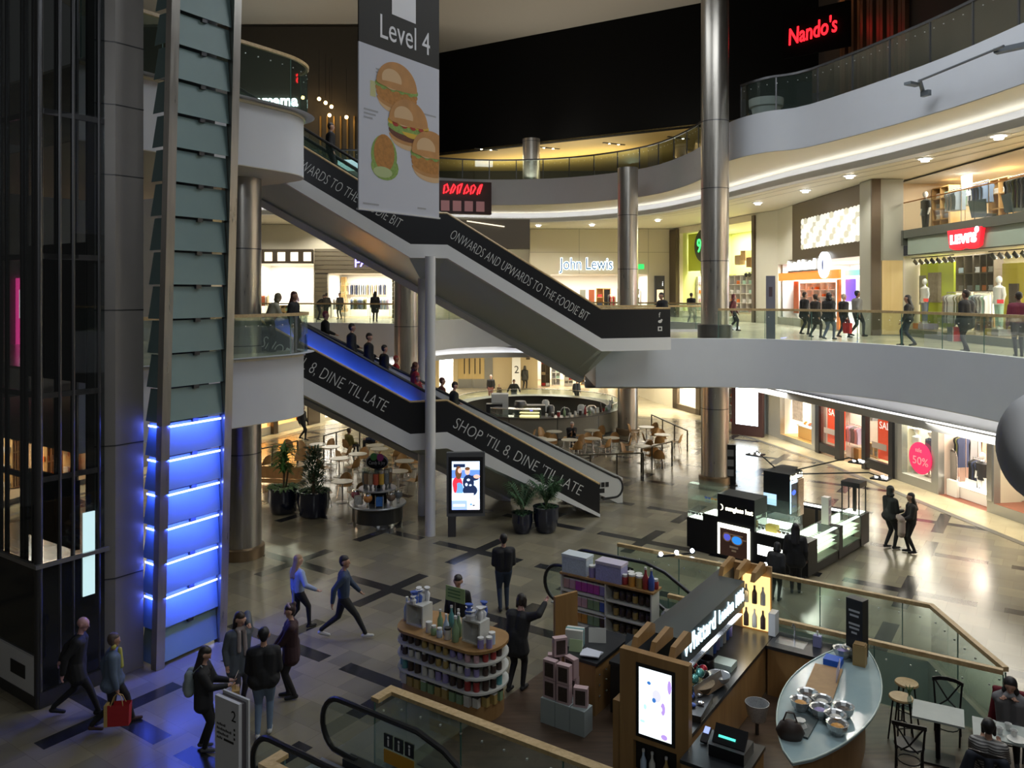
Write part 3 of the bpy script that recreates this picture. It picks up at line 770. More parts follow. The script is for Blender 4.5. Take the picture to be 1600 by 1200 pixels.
for y in (.38, .62, 1.1):
    m = M(); m.tube([(-.05, y, .3), (-.05, y, 15)], .04, 8); m.build('mullion', dsteel, t, 40)
for x in (-.5, -.95, -1.5, -2.2):
    m = M(); m.tube([(x, 1.4, 2.5), (x, 1.4, 15)], .07, 8); m.build('guide_rail', dsteel, t, 40)
for z in (4.0, 5.5, 8.0, 10.6, 13.0):
    m = M(); m.bar([(-3.4, .08, z), (-.05, .08, z), (-.05, 1.2, z)], .05, .10); m.build('cross_beam', dsteel, t)
m = M(); m.box(-3.4, 1.35, 5.6, -.1, 1.45, 8.4); m.box(-3.4, 1.35, 2.2, -1.4, 1.45, 3.6); m.build('car_panel', mat('lift_dark', (.035, .035, .035), .4), t)
m = M(); m.box(-3.4, .03, 2.57, -.05, .045, 15); m.box(-.04, .1, 2.57, -.025, 1.2, 15); m.build('glass_panel', dglass, t)
m = M(); m.box(-.01, .78, 1.75, .01, 1.0, 3.3); m.build('display', emis('pale_lift_display', (.55, .78, .80), .9), t)

# ================================================================== hanging banner
bo = Vector((-2.69, 14.0, 8.88)); br_ = Vector((.5635, .826, 0)); bw = 2.2
t = thing('banner', 'hanging Level 4 banner printed with burgers beside the upper escalator', 'banner', (bo.x, bo.y, bo.z), math.atan2(br_.y, br_.x))
cloth = mat('banner_cloth', (.62, .63, .70), .7); bdark = mat('banner_dark', (.022, .020, .016), .7)
m = M(); m.box(0, -.012, 0, bw, .012, 2.92); m.build('cloth', cloth, t)
m = M(); m.box(0, -.012, 2.92, bw, .012, 6.0); m.build('header', bdark, t)
m = M(); m.box(-.02, -.03, -.03, bw + .02, .03, .0); m.build('hem_bar', whitep, t)
O, r, u = (0, -.012, 0), (1, 0, 0), (0, 0, 1)
wtx = mat('banner_white', (.85, .85, .88), .6)
m = M(); m.patch(O, r, u, .84, 3.63, 1.5, 5.2, .004); m.build('arrow', wtx, t)
text('Level 4', .62, (.5, -.012, 3.13), r, u, wtx, t, ext=.003, width=1.38)
bun = mat('print_bun', (.55, .27, .09), .7, noise=.3, nscale=3); bunl = mat('print_bun_pale', (.72, .48, .26), .7); patty = mat('print_patty', (.15, .05, .025), .7, noise=.4, nscale=20)
lett = mat('print_lettuce', (.28, .42, .10), .7, noise=.5, nscale=25); chs = mat('print_cheese', (.75, .48, .05), .7); tom = mat('print_red', (.45, .05, .03), .7); fry = mat('print_fried', (.50, .22, .05), .7, noise=.4, nscale=16); yel = mat('print_yellow_text', (.62, .60, .30), .8)
def burger(cx_, cz, s_, fill, mx=9):
    m = M(); k = 0
    def e(x, z, rx, rz, mi, a0=0, a1=360):
        nonlocal k; k += 1
        m.disc(O, r, u, min(cx_ + x * s_, mx), cz + z * s_, rx * s_, rz * s_, .002 + .0006 * k, 28, mi, a0, a1)
    e(.02, -.27, .50, .22, 1); e(0, -.24, .51, .16, 0, 180, 360); e(0, -.17, .52, .17, fill)
    e(0, -.10, .54, .13, 3 if fill != 5 else 2)
    if fill == 5: e(.1, -.12, .3, .14, 4, 200, 340)
    for q in range(9): e(-.46 + q * .115, -.02 - .03 * (q % 2), .085, .06, 2 if fill != 5 else (6 if q % 2 else 4))
    e(0, .0, .52, .42, 0, 0, 180); e(-.14, .10, .25, .18, 1); e(0, .0, .52, .06, 0)
    m.v = [(min(x, bw - .008), y, z) for x, y, z in m.v]
    m.build('burger_print', [bun, bunl, lett, patty if fill == 5 else fry, chs, patty, tom, fry], t)
burger(.98, 2.32, 1.06, 7); burger(1.30, 1.70, 1.05, 5); burger(1.95, 1.20, 1.1, 7)
m = M()
m.disc(O, r, u, .64, 1.0, .34, .38, .002, 24, 0); m.disc(O, r, u, .66, .80, .36, .24, .003, 18, 0); m.disc(O, r, u, .64, 1.05, .27, .34, .004, 24, 1); m.disc(O, r, u, .6, .70, .25, .10, .005, 14, 2)
m.build('wrap_print', [lett, fry, mat('print_lettuce_pale', (.50, .58, .28), .7)], t)
m = M()
for x, z, wd in ((.42, 2.52, .5), (.42, 2.46, .38), (.12, 1.75, .36), (.12, 1.68, .3), (.12, 1.61, .22), (1.7, 1.95, .4), (1.55, .12, .25), (.1, .08, .4)): m.patch(O, r, u, x, z, x + wd, z + .03, .003, 0)
m.patch(O, r, u, .28, 2.02, .42, 2.3, .002, 1); m.build('caption_lettering', [mat('print_grey', (.40, .40, .42), .7), yel], t)
for x in (.2, 2.0):
    m = M(); m.tube([(x, 0, 6.0), (x, 0, 15.3)], .01, 6); m.build('hanging_wire', dsteel, t)

# ================================================================== portrait screen stand
p = G(722, 836)
t = thing('advert_screen', 'free-standing portrait advert screen beside the white escalator post', 'screen', (p.x, p.y - .1, 0), R(2))
m = M(); m.box(-.42, -.08, 0, -.18, .08, .75); m.build('stand', dsteel, t)
m = M(); m.box(-.46, -.09, .62, .70, .09, 2.55); m.build('frame', mat('frame_grey', (.16, .165, .17), .35, .5), t)
m = M(); m.box(-.40, -.10, .72, .64, -.085, 2.42); m.build('bezel', black, t)
O, r, u = (-.30, -.10, .83), (1, 0, 0), (0, 0, 1); SW, SH = .84, 1.46
E_ = lambda n, c, s_=1.6: emis('scr_' + n, c, s_)
m = M(); cols = [E_('blue', (.12, .25, .75), 1.5), E_('pale', (.60, .75, 1), 1.5), E_('red', (.65, .03, .05)), E_('denim', (.12, .30, .62)), E_('navy', (.01, .02, .06)), E_('skin', (.75, .42, .32)), E_('hair', (.12, .05, .02)), E_('white', (.95, .95, 1), 1.5), E_('lav', (.30, .42, .85))]
m.patch(O, r, u, 0, 0, SW, SH, .002, 1); m.patch(O, r, u, 0, .95, SW, 1.2, .003, 0); m.patch(O, r, u, .05, 1.28, .4, 1.38, .003, 4)
for (x, z, rx, rz, mi) in ((.17, .78, .15, .22, 2), (.22, .62, .13, .2, 3), (.1, .7, .06, .2, 2), (.2, 1.12, .10, .2, 6), (.24, 1.18, .06, .08, 5), (.5, .82, .17, .24, 4), (.62, .95, .2, .08, 4), (.47, 1.16, .075, .11, 5), (.47, 1.24, .08, .05, 6), (.75, 1.0, .1, .06, 5), (.55, .58, .22, .18, 4), (.5, .9, .05, .04, 1), (.44, .76, .04, .05, 1), (.56, .74, .04, .03, 1)):
    m.disc(O, r, u, x, z, rx, rz, .004 + .0006 * (len(m.f)), 18, mi)
m.patch(O, r, u, 0, .30, .66, .50, .02, 7); m.patch(O, r, u, 0, 0, .46, .28, .02, 8); m.patch(O, r, u, .46, 0, SW, .30, .02, 7); m.patch(O, r, u, .04, .1, .40, .17, .021, 7)
m.disc(O, r, u, .58, .16, .04, .03, .022, 10, 3); m.disc(O, r, u, .66, .13, .04, .02, .022, 10, 4)
m.build('display', cols, t)
text('YOU LOVE', .11, (-.26, -.125, .83 + .36), r, u, E_('rose', (.65, .25, .25), .8), t, ext=.001, width=.55)
# ================================================================== shop fronts
class F:
    """a facade line seen left to right; P(x, z, d): x along, z up, d towards the mall"""
    def __init__(s, a, b):
        s.o = Vector((a[0], a[1], 0)); v = Vector((b[0] - a[0], b[1] - a[1], 0)); s.L = v.length; s.r = v.normalized()
        s.n = s.r.cross(Vector((0, 0, 1))); s.rz = math.atan2(s.r.y, s.r.x); s.rooms = []
    def P(s, x, z=0, d=0): return s.o + s.r * x + s.n * d + Vector((0, 0, z))
    def x(s, px, d=0):
        k = (px - 800) / FPX; o = s.o + s.n * d; return (o.y * k - o.x) / (s.r.x - s.r.y * k)
    def sh(s, x, d):                      # set back into the shop along the sight line through the window, kept inside its room
        p = s.P(x); q = s.x(800 + FPX * p.x / p.y, d)
        for a, b, e in s.rooms:
            if a - .01 <= x <= b + .01: return min(max(q, a - e + .12), b - .12)
        return q
    def z(s, px, py): return CH - (py - HZ) / FPX * s.P(s.x(px)).y
    def box(s, m, x0, x1, z0, z1, d0, d1, mi=0):
        m.add([s.P(x, z, d) for z in (z0, z1) for x, d in ((x0, d0), (x0, d1), (x1, d1), (x1, d0))],
              [(0, 1, 2, 3), (7, 6, 5, 4), (0, 4, 5, 1), (1, 5, 6, 2), (2, 6, 7, 3), (3, 7, 4, 0)], mi)
def wall(f, name, label, x0, x1, z0, z1, holes, mt, th=.25):
    m = M(); xs = sorted(set([x0, x1] + [h for q in holes for h in q[:2]]))
    for a, b in zip(xs, xs[1:]):
        hs = sorted([q for q in holes if q[0] <= a + 1e-6 and q[1] >= b - 1e-6], key=lambda q: q[2]); z = z0
        for q in hs:
            if q[2] > z + 1e-3: f.box(m, a, b, z, q[2], -th, 0)
            z = q[3]
        if z < z1 - 1e-3: f.box(m, a, b, z, z1, -th, 0)
    return struct(m, name, mt, label)
def room(f, name, label, x0, x1, z0, z1, dep, mats, power, lcol=NEU, lights=1, ex=0):
    """interior behind an opening: back, sides, floor, ceiling and its ceiling lights"""
    f.rooms.append((x0, x1, ex)); x0 -= ex; m = M(); P = f.P; e = .005
    m.quad(P(x0, z0, -dep), P(x1, z0, -dep), P(x1, z1, -dep), P(x0, z1, -dep), 0)
    m.quad(P(x0, z0, -.25), P(x0, z0, -dep), P(x0, z1, -dep), P(x0, z1, -.25), 0)
    m.quad(P(x1, z0, -dep), P(x1, z0, -.25), P(x1, z1, -.25), P(x1, z1, -dep), 0)
    m.quad(P(x0, z0 + e, -.0), P(x1, z0 + e, -.0), P(x1, z0 + e, -dep), P(x0, z0 + e, -dep), 1)
    m.quad(P(x0, z1, -.25), P(x0, z1, -dep), P(x1, z1, -dep), P(x1, z1, -.25), 2)
    struct(m, name, mats, label)
    for i in range(lights):
        xm = x0 + (x1 - x0) * (i + .5) / lights
        area('shop_light', tuple(P(xm, z1 - .05, -min(dep * .5, 2.2))), (x1 - x0) / lights * .7, min(dep * .5, 3), 1.5 * power / lights, lcol, (0, 0, f.rz))
shopwhite = mat('shop_white', (.80, .78, .72), .5); shopfloor = wood('shop_floor', (.36, .26, .15), (.48, .36, .22), 4); shopceil = mat('shop_ceiling', (.6, .58, .52), .6)
redfloor = mat('shop_red_floor', (.30, .10, .06), .4)
oak = wood('oak_shelf', (.50, .30, .11), (.62, .40, .17), 5); darkbrown = mat('dark_brown_metal', (.10, .075, .05), .35, .5); greyp = mat('grey_pier', (.36, .36, .30), .4)
lime = mat('lime_backdrop', (.50, .60, .04), .5); limed = mat('lime_dark_panel', (.30, .36, .02), .5)
shopglass = glass('shop_window_glass', (.96, .985, .97), .06, .01, (.6, .7, .65), .12)
FABS = {n: mat('fabric_' + n, c, .8) for n, c in dict(black=(.015, .015, .017), navy=(.03, .04, .09), grey=(.22, .22, .23), white=(.75, .74, .72), denim=(.14, .20, .32), paledenim=(.35, .44, .55), red=(.50, .03, .03),
        tan=(.45, .32, .18), lilac=(.48, .42, .60), pink=(.60, .36, .40), mint=(.40, .62, .50), olive=(.16, .16, .06), orange=(.75, .20, .03), rust=(.45, .12, .05), teal=(.1, .4, .4)).items()}
GROOT = {}
def garment(fab, kind, label, group, loc, rz):
    key = (fab, kind)
    if key in GROOT:
        o = GROOT[key].copy(); COL.objects.link(o); o.location = loc; o.rotation_euler = (0, 0, rz); o['label'] = label; o['group'] = group; return o
    m = M()
    if kind == 'top':      # hanging shirt seen edge-on on its rail: shoulders, body, sleeves
        pr = [(.03, 0), (.22, -.06), (.25, -.14), (.20, -.22), (.19, -.5), (.22, -.72), (-.22, -.72), (-.19, -.5), (-.20, -.22), (-.25, -.14), (-.22, -.06), (-.03, 0)]
    elif kind == 'coat':
        pr = [(.03, 0), (.23, -.07), (.26, -.16), (.21, -.3), (.24, -1.1), (-.24, -1.1), (-.21, -.3), (-.26, -.16), (-.23, -.07), (-.03, 0)]
    else:
        pr = [(.16, 0), (.18, -.4), (.17, -1.0), (.02, -1.0), (0, -.35), (-.02, -1.0), (-.17, -1.0), (-.18, -.4), (-.16, 0)]
    n = len(pr)
    for y, sc in ((-.022, .97),):
        pass
    vs_ = [(x * s_, y, z) for y, s_ in ((-.03, .96), (-.012, 1), (.012, 1), (.03, .96)) for x, z in pr]
    fs = [tuple(range(n)), tuple(range(4 * n - 1, 3 * n - 1, -1))]
    for k in range(3):
        for i in range(n):
            j = (i + 1) % n; fs.append((k * n + i, (k + 1) * n + i, (k + 1) * n + j, k * n + j))
    m.add(vs_, fs); m.tube([(0, 0, 0), (0, 0, .045), (.028, 0, .06), (.03, 0, .085), (0, 0, .104), (-.024, 0, .094)], .005, 5, 1)
    o = m.build('hanging_garment', [FABS[fab], chrome], None, 60, label=label, cat='garment', group=group)
    o.location = loc; o.rotation_euler = (0, 0, rz); GROOT[key] = o
    return o
def clothes_rail(f, x0, x1, z0, d, pal, kind, where, h=1.55, gap=.11, legs=True):
    """a rail along the facade direction with garments hanging edge-on"""
    x0, x1 = f.sh(x0, d), f.sh(x1, d)
    if x1 - x0 < .35: x1 = x0 + .35
    t = thing('clothes_rail', 'metal clothes rail ' + where, 'clothes rail', tuple(f.P(x0, z0, d)), f.rz); L = x1 - x0
    m = M(); m.tube([(0, 0, h), (L, 0, h)], .018, 8); m.build('bar', chrome, t, 40)
    for x in (0, L):
        m = M(); m.tube([(x, 0, .05 if legs else h - .1), (x, 0, h)], .016, 6)
        if legs: m.box(x - .02, -.25, .02, x + .02, .25, .06)
        m.build('leg' if legs else 'bracket', chrome, t)
    n = int(L / gap)
    for i in range(n):
        fab = pal[(i * 7 + i // 3) % len(pal)]
        garment(fab, kind, fab + ' garment on the rail ' + where, 'garments on the rail ' + where, tuple(f.P(x0 + (i + .5) * gap + random.uniform(-.008, .008), z0 + h - .08, d)), f.rz + math.pi / 2 + random.uniform(-.05, .05))
FOLD = {}
def folded(fab, label, group, loc, rz, sc=1.):
    if fab not in FOLD:
        m = M()
        for k in range(4): m.obox((random.uniform(-.01, .01), random.uniform(-.01, .01), .025 + k * .05), (.32, .26, .045))
        o = m.build('folded_stack', FABS[fab], None, label=label, cat='folded clothes', group=group); FOLD[fab] = o
    else:
        o = FOLD[fab].copy(); COL.objects.link(o)
    o['label'] = label; o['group'] = group; o.location = loc; o.rotation_euler = (0, 0, rz); o.scale = (sc, sc, sc)
    return o
def shelf(f, x0, x1, z0, z1, d, nx, nz, mt, where, pal, dep=.4, fill=.85, goods=True, sc=1., back=None):
    x0, x1 = f.sh(x0, d), f.sh(x1, d)
    if x1 - x0 < .3: x1 = x0 + .3
    t = thing('shelf_unit', 'shelving unit ' + where, 'shelves', tuple(f.P(x0, z0, d)), f.rz); W_ = x1 - x0; H_ = z1 - z0
    for i in range(nx + 1):
        m = M(); x = W_ * i / nx; m.box(x - .02, 0, 0, x + .02, dep, H_); m.build('upright', mt, t)
    for k in range(nz + 1):
        m = M(); z = H_ * k / nz; m.box(0, 0, z - .02, W_, dep, z + .02); m.build('shelf_board', mt, t)
    m = M(); m.box(0, dep, 0, W_, dep + .02, H_); m.build('back_panel', back or mt, t)
    if goods:
        for k in range(nz):
            for i in range(nx):
                cw = W_ / nx; q = max(1, int(cw / (.40 * sc)))
                for j in range(q):
                    if random.random() > fill: continue
                    fab = random.choice(pal)
                    folded(fab, fab + ' folded stack on the shelf ' + where, 'folded stacks on the shelving unit ' + where,
                           tuple(f.P(x0 + cw * i + cw * (j + .5) / q, z0 + H_ * k / nz + .022, d - dep * .5)), f.rz, sc)
def panel(f, name, label, cat, x0, x1, z0, z1, d, mt, th=.04, words=None, wcol=None, wsz=.3, wx=.1, wz=.4, **kw):
    w_ = x1 - x0; x0 = f.sh(x0, d) if d < -.15 else x0; x1 = x0 + w_
    m = M(); t = thing(name, label, cat, tuple(f.P(x0, z0, d)), f.rz)
    m.box(0, 0, 0, x1 - x0, th, z1 - z0); m.build('board', mt, t)
    if words: text(words, wsz, (wx, -.002, wz), (1, 0, 0), (0, 0, 1), wcol, t, ext=.004, **kw)
    return t
def mannequin(f, x, z, d, top, bottom, label, hat=False, dress=False):
    x = f.sh(x, d); t = thing('mannequin', label, 'mannequin', tuple(f.P(x, z, d)), f.rz + random.uniform(-.3, .3)); skin = mat('mannequin_white', (.82, .82, .80), .35)
    m = M()
    for s_ in (-1, 1):
        m.tube([(.09 * s_, 0, .04), (.09 * s_, .0, .45), (.1 * s_, 0, .9)], [.04, .055, .085], 10, 0)
        m.obox((.09 * s_, -.05, .03), (.08, .22, .06), 0, 0)
        m.tube([(.19 * s_, 0, 1.40), (.24 * s_, .02, 1.12), (.23 * s_, -.05, .85)], [.05, .04, .03], 8, 0)
    m.lathe((0, 0, .82), [(.15, 0), (.155, .1), (.125, .25), (.16, .45), (.19, .58), (.06, .66), (.05, .74)], 16, 0, True, 1.1, .7)
    m.sphere((0, 0, 1.66), .1, 14, 10, 0, (.9, 1.05, 1.25)); m.build('figure', skin, t, 60)
    m = M(); m.lathe((0, 0, .82), [(.165, .0), (.165, .1), (.14, .25), (.175, .45), (.205, .575), (.07, .655)], 16, 0, True, 1.1, .75)
    for s_ in (-1, 1): m.tube([(.19 * s_, 0, 1.40), (.24 * s_, .02, 1.12)], [.065, .055], 8, 0)
    m.build('top', FABS[top], t, 60)
    m = M()
    if dress: m.lathe((0, 0, .25), [(.30, 0), (.24, .35), (.17, .6)], 16, 0, True, 1.1, .8)
    else:
        for s_ in (-1, 1): m.tube([(.09 * s_, 0, .1), (.09 * s_, .0, .45), (.1 * s_, 0, .92)], [.06, .07, .10], 10, 0)
    m.build('skirt' if dress else 'trousers', FABS[bottom], t, 60)
    if hat:
        m = M(); m.lathe((0, 0, 1.72), [(.24, 0), (.13, .03), (.12, .12), (.02, .14)], 18); m.build('hat', skin, t, 60)
    return t
def spot_rail(f, x0, x1, z, d, where, n):
    x0, x1 = f.sh(x0, d), f.sh(x1, d); t = thing('spotlight_track', 'black spotlight track ' + where, 'spotlights', tuple(f.P(x0, z, d)), f.rz)
    m = M(); m.box(0, -.02, 0, x1 - x0, .02, .04); m.build('track', black, t)
    for i in range(n):
        x = (x1 - x0) * (i + .5) / n; m = M(); m.tube([(x, 0, -.02), (x, -.02, -.10), (x, .1, -.22)], [.015, .07, .075], 10); h = m.build('spotlight', black, t, 50)
        m = M(); m.tube([(x, .1, -.222), (x, .101, -.226)], .06, 10); m.build('lens', lampw, h)

# ---------------------------------------------------------------- upper floor, left: two clothes shops
fl = F((-22, 54.2), (1.2, 54.2)); X = lambda px: fl.x(px)
stripe = mat('planked_front', (.17, .14, .09), .45)
x0, x1 = X(492), X(628); o0, o1 = X(512), X(613)
wall(fl, 'wall_left_shops', 'cream wall around the left upper shops', 0, x0, 5.65, 12.0, [(X(392), X(490), 5.65, 9.35)], cream)
m = M()
nz = 16
for k in range(nz):
    z = 5.65 + k * .30
    if z + .3 <= 8.7:
        fl.box(m, x0, o0, z + .02, z + .29, -.2, .12); fl.box(m, o1, x1, z + .02, z + .29, -.2, .12)
    else: fl.box(m, x0, x1, max(z, 8.7) + .02, min(z + .29, 10.35), -.2, .12)
    fl.box(m, x0, o0, z, z + .02, -.2, .08, 1) if z < 8.7 else None
struct(m, 'wall_planked_front', [stripe, black], 'brown planked shop front of the clothes shop behind the escalators')
m = M(); fl.box(m, x0, X(700) + 3.9, 10.35, 12.0, -.25, 0); fl.box(m, x1, 23.2, 5.65, 10.35, -.25, 0); struct(m, 'wall_left_upper', cream, 'plain cream wall right of the planked shop front')
room(fl, 'wall_planked_shop', 'warm interior of the planked clothes shop', o0, o1, 5.65, 8.7, 4.5, [shopwhite, shopfloor, shopceil], 330, WARM)
t = thing('shop_sign', 'blue glowing shop sign letters on the brown planked front', 'sign', tuple(fl.P(X(554), 9.1, .13)), fl.rz)
text('FAT FACE', .85, (0, 0, 0), (1, 0, .10), (-.10, 0, 1), emis('violet_sign', (.25, .22, 1), 5), t, ext=.04, shear=.1)
for q, (a, b) in enumerate(((515, 540), (548, 575), (585, 609))):
    wd = ('at the left of the planked shop', 'in the middle of the planked shop', 'at the right of the planked shop')[q]
    clothes_rail(fl, X(a), X(b), 5.67, -1.2 - .5 * (q % 2), (['grey', 'white', 'tan'], ['denim', 'grey', 'olive', 'paledenim'], ['white', 'lilac', 'paledenim'])[q], 'top', wd, 1.35)
shelf(fl, X(513), X(535), 6.0, 8.5, -3.8, 3, 4, oak, 'on the back wall of the planked shop', ['black', 'navy', 'grey', 'tan'], .4, .9, True, 1.1)
clothes_rail(fl, X(545), X(606), 7.05, -4.2, ['white', 'paledenim', 'navy', 'tan', 'grey'], 'top', 'high on the back wall of the planked shop', 1.0, .16, False)
m = M(); fl.box(m, X(392), X(490), 9.35, 10.3, -.2, .6); struct(m, 'trim_canopy', darkbrown, 'brown canopy over the bright left shop')
m = M()
for q in range(5):
    a = X(398 + q * 20); fl.box(m, a, a + .5, 9.5, 10.1, .6, .64)
struct(m, 'trim_canopy_lights', emis('canopy_panel', (1, .9, .7), 1.0), 'pale lit panels in the brown canopy')
room(fl, 'wall_bright_shop', 'very bright interior of the left upper shop', X(392), X(490), 5.65, 9.35, 4.5, [shopwhite, shopfloor, shopceil], 330, WARM)
panel(fl, 'backlit_picture', 'large white backlit panel inside the bright left shop', 'light panel', X(425), X(456), 6.3, 8.9, -3.2, emis('white_panel', (1, .95, .85), 2.2))
mannequin(fl, X(462), 5.67, -.9, 'lilac', 'white', 'white mannequin in lilac top in the bright left shop')
shelf(fl, X(424), X(452), 5.7, 6.5, -1.2, 4, 2, oak, 'low in the window of the bright left shop', ['white', 'tan', 'olive', 'mint'], .4)
clothes_rail(fl, X(396), X(420), 5.67, -1.4, ['tan', 'white', 'rust', 'pink'], 'top', 'at the left of the bright left shop', 1.6)

# ---------------------------------------------------------------- department store
fj = F((1.2, 58), (11.6, 58)); X = lambda px: fj.x(px)
panelw = mat('store_panel', (.60, .54, .40), .4)
wall(fj, 'wall_store_front', 'beige panelled front of the department store', 0, 10.4, 5.65, 12.0, [(X(860), X(1012), 5.65, 8.72)], panelw)
m = M()
for px in (828, 905, 968, 1013): fj.box(m, X(px) - .015, X(px) + .015, 8.75, 12, 0, .006)
fj.box(m, 0, 10.4, 10.3, 10.33, 0, .006); struct(m, 'trim_store_joint', mat('joint_line', (.30, .27, .2), .6), 'thin panel joints on the beige store front')
m = M(); m.quad((1.2, 58, 5.65), (1.2, 54, 5.65), (1.2, 54, 12), (1.2, 58, 12)); struct(m, 'wall_store_side', panelw, 'beige side wall beside the store front')
room(fj, 'wall_store', 'bright interior of the department store', X(860), X(1012), 5.65, 8.72, 6, [shopwhite, shopfloor, shopceil], 520, NEU, 2)
t = thing('shop_sign', 'department store sign in dark blue letters with white halo', 'sign', tuple(fj.P(X(875), fj.z(915, 421), .08)), 0)
text('John Lewis', 1.22, (0, 0, 0), (1, 0, 0), (0, 0, 1), mat('sign_navy', (.02, .10, .22), .4), t, ext=.03, width=3.85)
text('John Lewis', 1.22, (0, .05, 0), (1, 0, 0), (0, 0, 1), emis('halo', (.75, .88, 1), 3.2), t, 'halo', ext=.012, width=3.93, fat=.035)
for q, (px, w_) in enumerate(((868, 20), (932, 22), (966, 16), (990, 16))):
    shelf(fj, X(px), X(px + w_), 5.7, 7.7, -2.0 - q * .3, 2, 3, (shopwhite, oak, darkbrown, shopwhite)[q], ('first', 'second', 'third', 'fourth')[q] + ' from the left inside the department store', [['white', 'mint', 'paledenim'], ['red', 'tan', 'navy'], ['black', 'grey', 'rust'], ['pink', 'red', 'white']][q], .4)
for q, px in enumerate((906, 920, 944)):
    panel(fj, 'display_board', ('grey framed panel', 'rust coloured panel', 'black framed doorway panel')[q] + ' standing inside the department store entrance', 'display', X(px), X(px + 9), 5.67, 7.6, -1.2, (greyp, FABS['rust'], black)[q])
clothes_rail(fj, X(950), X(962), 5.67, -1.0, ['black', 'red', 'tan'], 'top', 'by the store entrance behind the steel column')
panel(fj, 'directory_board', 'tall black directory board by the store entrance', 'sign', X(1021), X(1036), 5.67, 8.6, .6, black, .3, 'i', emis('sign_white', (.9, .92, 1), 1.5), .5, .5, 2.2)
panel(fj, 'lit_doorway', 'pale lit doorway panel beside the black directory board', 'door', X(1024), X(1034), 5.68, 7.6, .66, emis('warm_panel', (.9, .75, .5), .9), .05)
panel(fj, 'exit_sign', 'small green exit sign on the store front', 'sign', X(997), X(1006), 9.1, 9.45, .1, emis('exit_green', (.02, .55, .12), 1.5), .08)

# ---------------------------------------------------------------- lime green shop
fg = F((11.6, 58), (14.2, 46.5)); X = lambda px: fg.x(px)
wall(fg, 'wall_lime_front', 'cream frame around the lime green shop', 0, fg.L, 5.65, 12.0, [(X(1062), X(1178), 6.1, 11.6)], cream)
m = M(); fg.box(m, X(1051), X(1061), 5.65, 11.9, -.2, .25); fg.box(m, X(1177), X(1181), 5.65, 11.9, -.2, .12); struct(m, 'trim_lime_frame', darkbrown, 'dark brown uprights at both ends of the lime green shop')
room(fg, 'wall_lime_shop', 'bright interior of the lime green shop', X(1062), X(1178), 6.1, 11.6, 4, [mat('pale_lime', (.62, .66, .25), .5), shopfloor, shopceil], 900, NEU, 2)
panel(fg, 'lime_backdrop', 'tall lime green panel at the left of the green shop', 'panel', X(1063), X(1085), 8.9, 11.5, -.6, lime, .1)
panel(fg, 'lime_backdrop', 'darker lime strip beside the tall lime green panel', 'panel', X(1085), X(1093), 8.9, 11.5, -.7, limed, .1)
panel(fg, 'white_backdrop', 'white panel behind the round green sign', 'panel', X(1094), X(1120), 8.7, 11.5, -.8, shopwhite, .1)
panel(fg, 'lime_backdrop', 'bright lime back wall panel low in the green shop', 'panel', X(1063), X(1100), 6.13, 8.6, -2.2, lime, .1)
t = thing('round_sign', 'round dark sign with glowing green 9 beside the tall column', 'sign', tuple(fg.P(X(1096), 10.55, -.2)), fg.rz)
m = M(); m.disc((0, 0, 0), (1, 0, 0), (0, 0, 1), 0, 0, 1.45, 1.15, .02, 30); m.disc((0, .08, 0), (1, 0, 0), (0, 0, 1), 0, 0, 1.45, 1.15, 0, 30); m.build('board', mat('sign_dark', (.04, .05, .03), .4), t)
text('9', 1.3, (-1.0, -.05, -.42), (1, 0, 0), (0, 0, 1), emis('sign_green', (.05, 1, .15), 2.5), t, ext=.02)
for q, (a, b) in enumerate(((1066, 1090), (1138, 1176))):
    shelf(fg, X(a), X(b), 6.15, 8.5, -1.2, 4, 4, shopwhite, ('at the left', 'at the right')[q] + ' of the lime green shop', ['white', 'mint', 'orange', 'pink', 'white'], .4, .9, True, 1.1)
for q, (px, z) in enumerate(((1148, 9.15), (1157, 9.4), (1166, 8.95))):
    panel(fg, 'hanging_box', ('tan', 'oak', 'brown')[q] + ' coloured box shelf hanging in the lime shop window', 'display box', X(px), X(px + 8), z, z + .6, -.9, (FABS['tan'], oak, mat('brown_box', (.3, .17, .06), .6))[q], .4)
m = M(); m.sphere((0, 0, 0), .3); o = m.build('globe_lamp', emis('warm_globe', (1, .75, .5), 9), None, 60, label='glowing round lamp high in the lime shop window', cat='lamp'); o.location = fg.P(X(1169), fg.z(1169, 398), -.8)
tt = thing('wall_rail', 'row of small dark hooks over the lime shop shelves', 'hooks', tuple(fg.P(X(1139), 8.62, -1.1)), fg.rz)
m = M(); m.box(0, 0, 0, 3, .05, .04)
m.build('bar', black, tt)
for k in range(7):
    m = M(); m.lathe((.2 + k * .42, -.05, -.26), [(.05, 0), (.12, .1), (.1, .22), (.03, .26)], 10); m.build('pendant', black, tt, 50)

# ---------------------------------------------------------------- white pier and opticians
fp = F((14.2, 46.5), (14.8, 44.6)); wall(fp, 'wall_white_pier', 'cream pier between the lime shop and the opticians', -.1, fp.L + .05, 5.65, 12, [], mat('pale_pier', (.70, .68, .56), .5))
fo = F((14.8, 44.6), (14.8, 33.6)); X = lambda px: fo.x(px)
wall(fo, 'wall_opticians', 'dark brown upper front of the opticians', X(1238), fo.L, 8.95, 12.0, [], darkbrown)
wall(fo, 'wall_opticians_side', 'cream strip left of the opticians', 0, X(1238), 8.95, 12.0, [], MATS['pale_pier'])
wall(fo, 'wall_opticians_base', 'grey sill below the opticians window', 0, fo.L, 5.65, 6.05, [(X(1313), fo.L, 5.65, 6.05)], greyp)
room(fo, 'wall_opticians_shop', 'dazzling white interior of the opticians', .1, fo.L, 5.65, 8.95, 4, [mat('optic_white', (.85, .86, .86), .4), shopfloor, shopceil], 1000, (1, 1, 1), 2)
t = thing('backlit_picture', 'glowing panel of overlapping white discs over the opticians', 'light panel', tuple(fo.P(X(1253), 9.6, .03)), fo.rz)
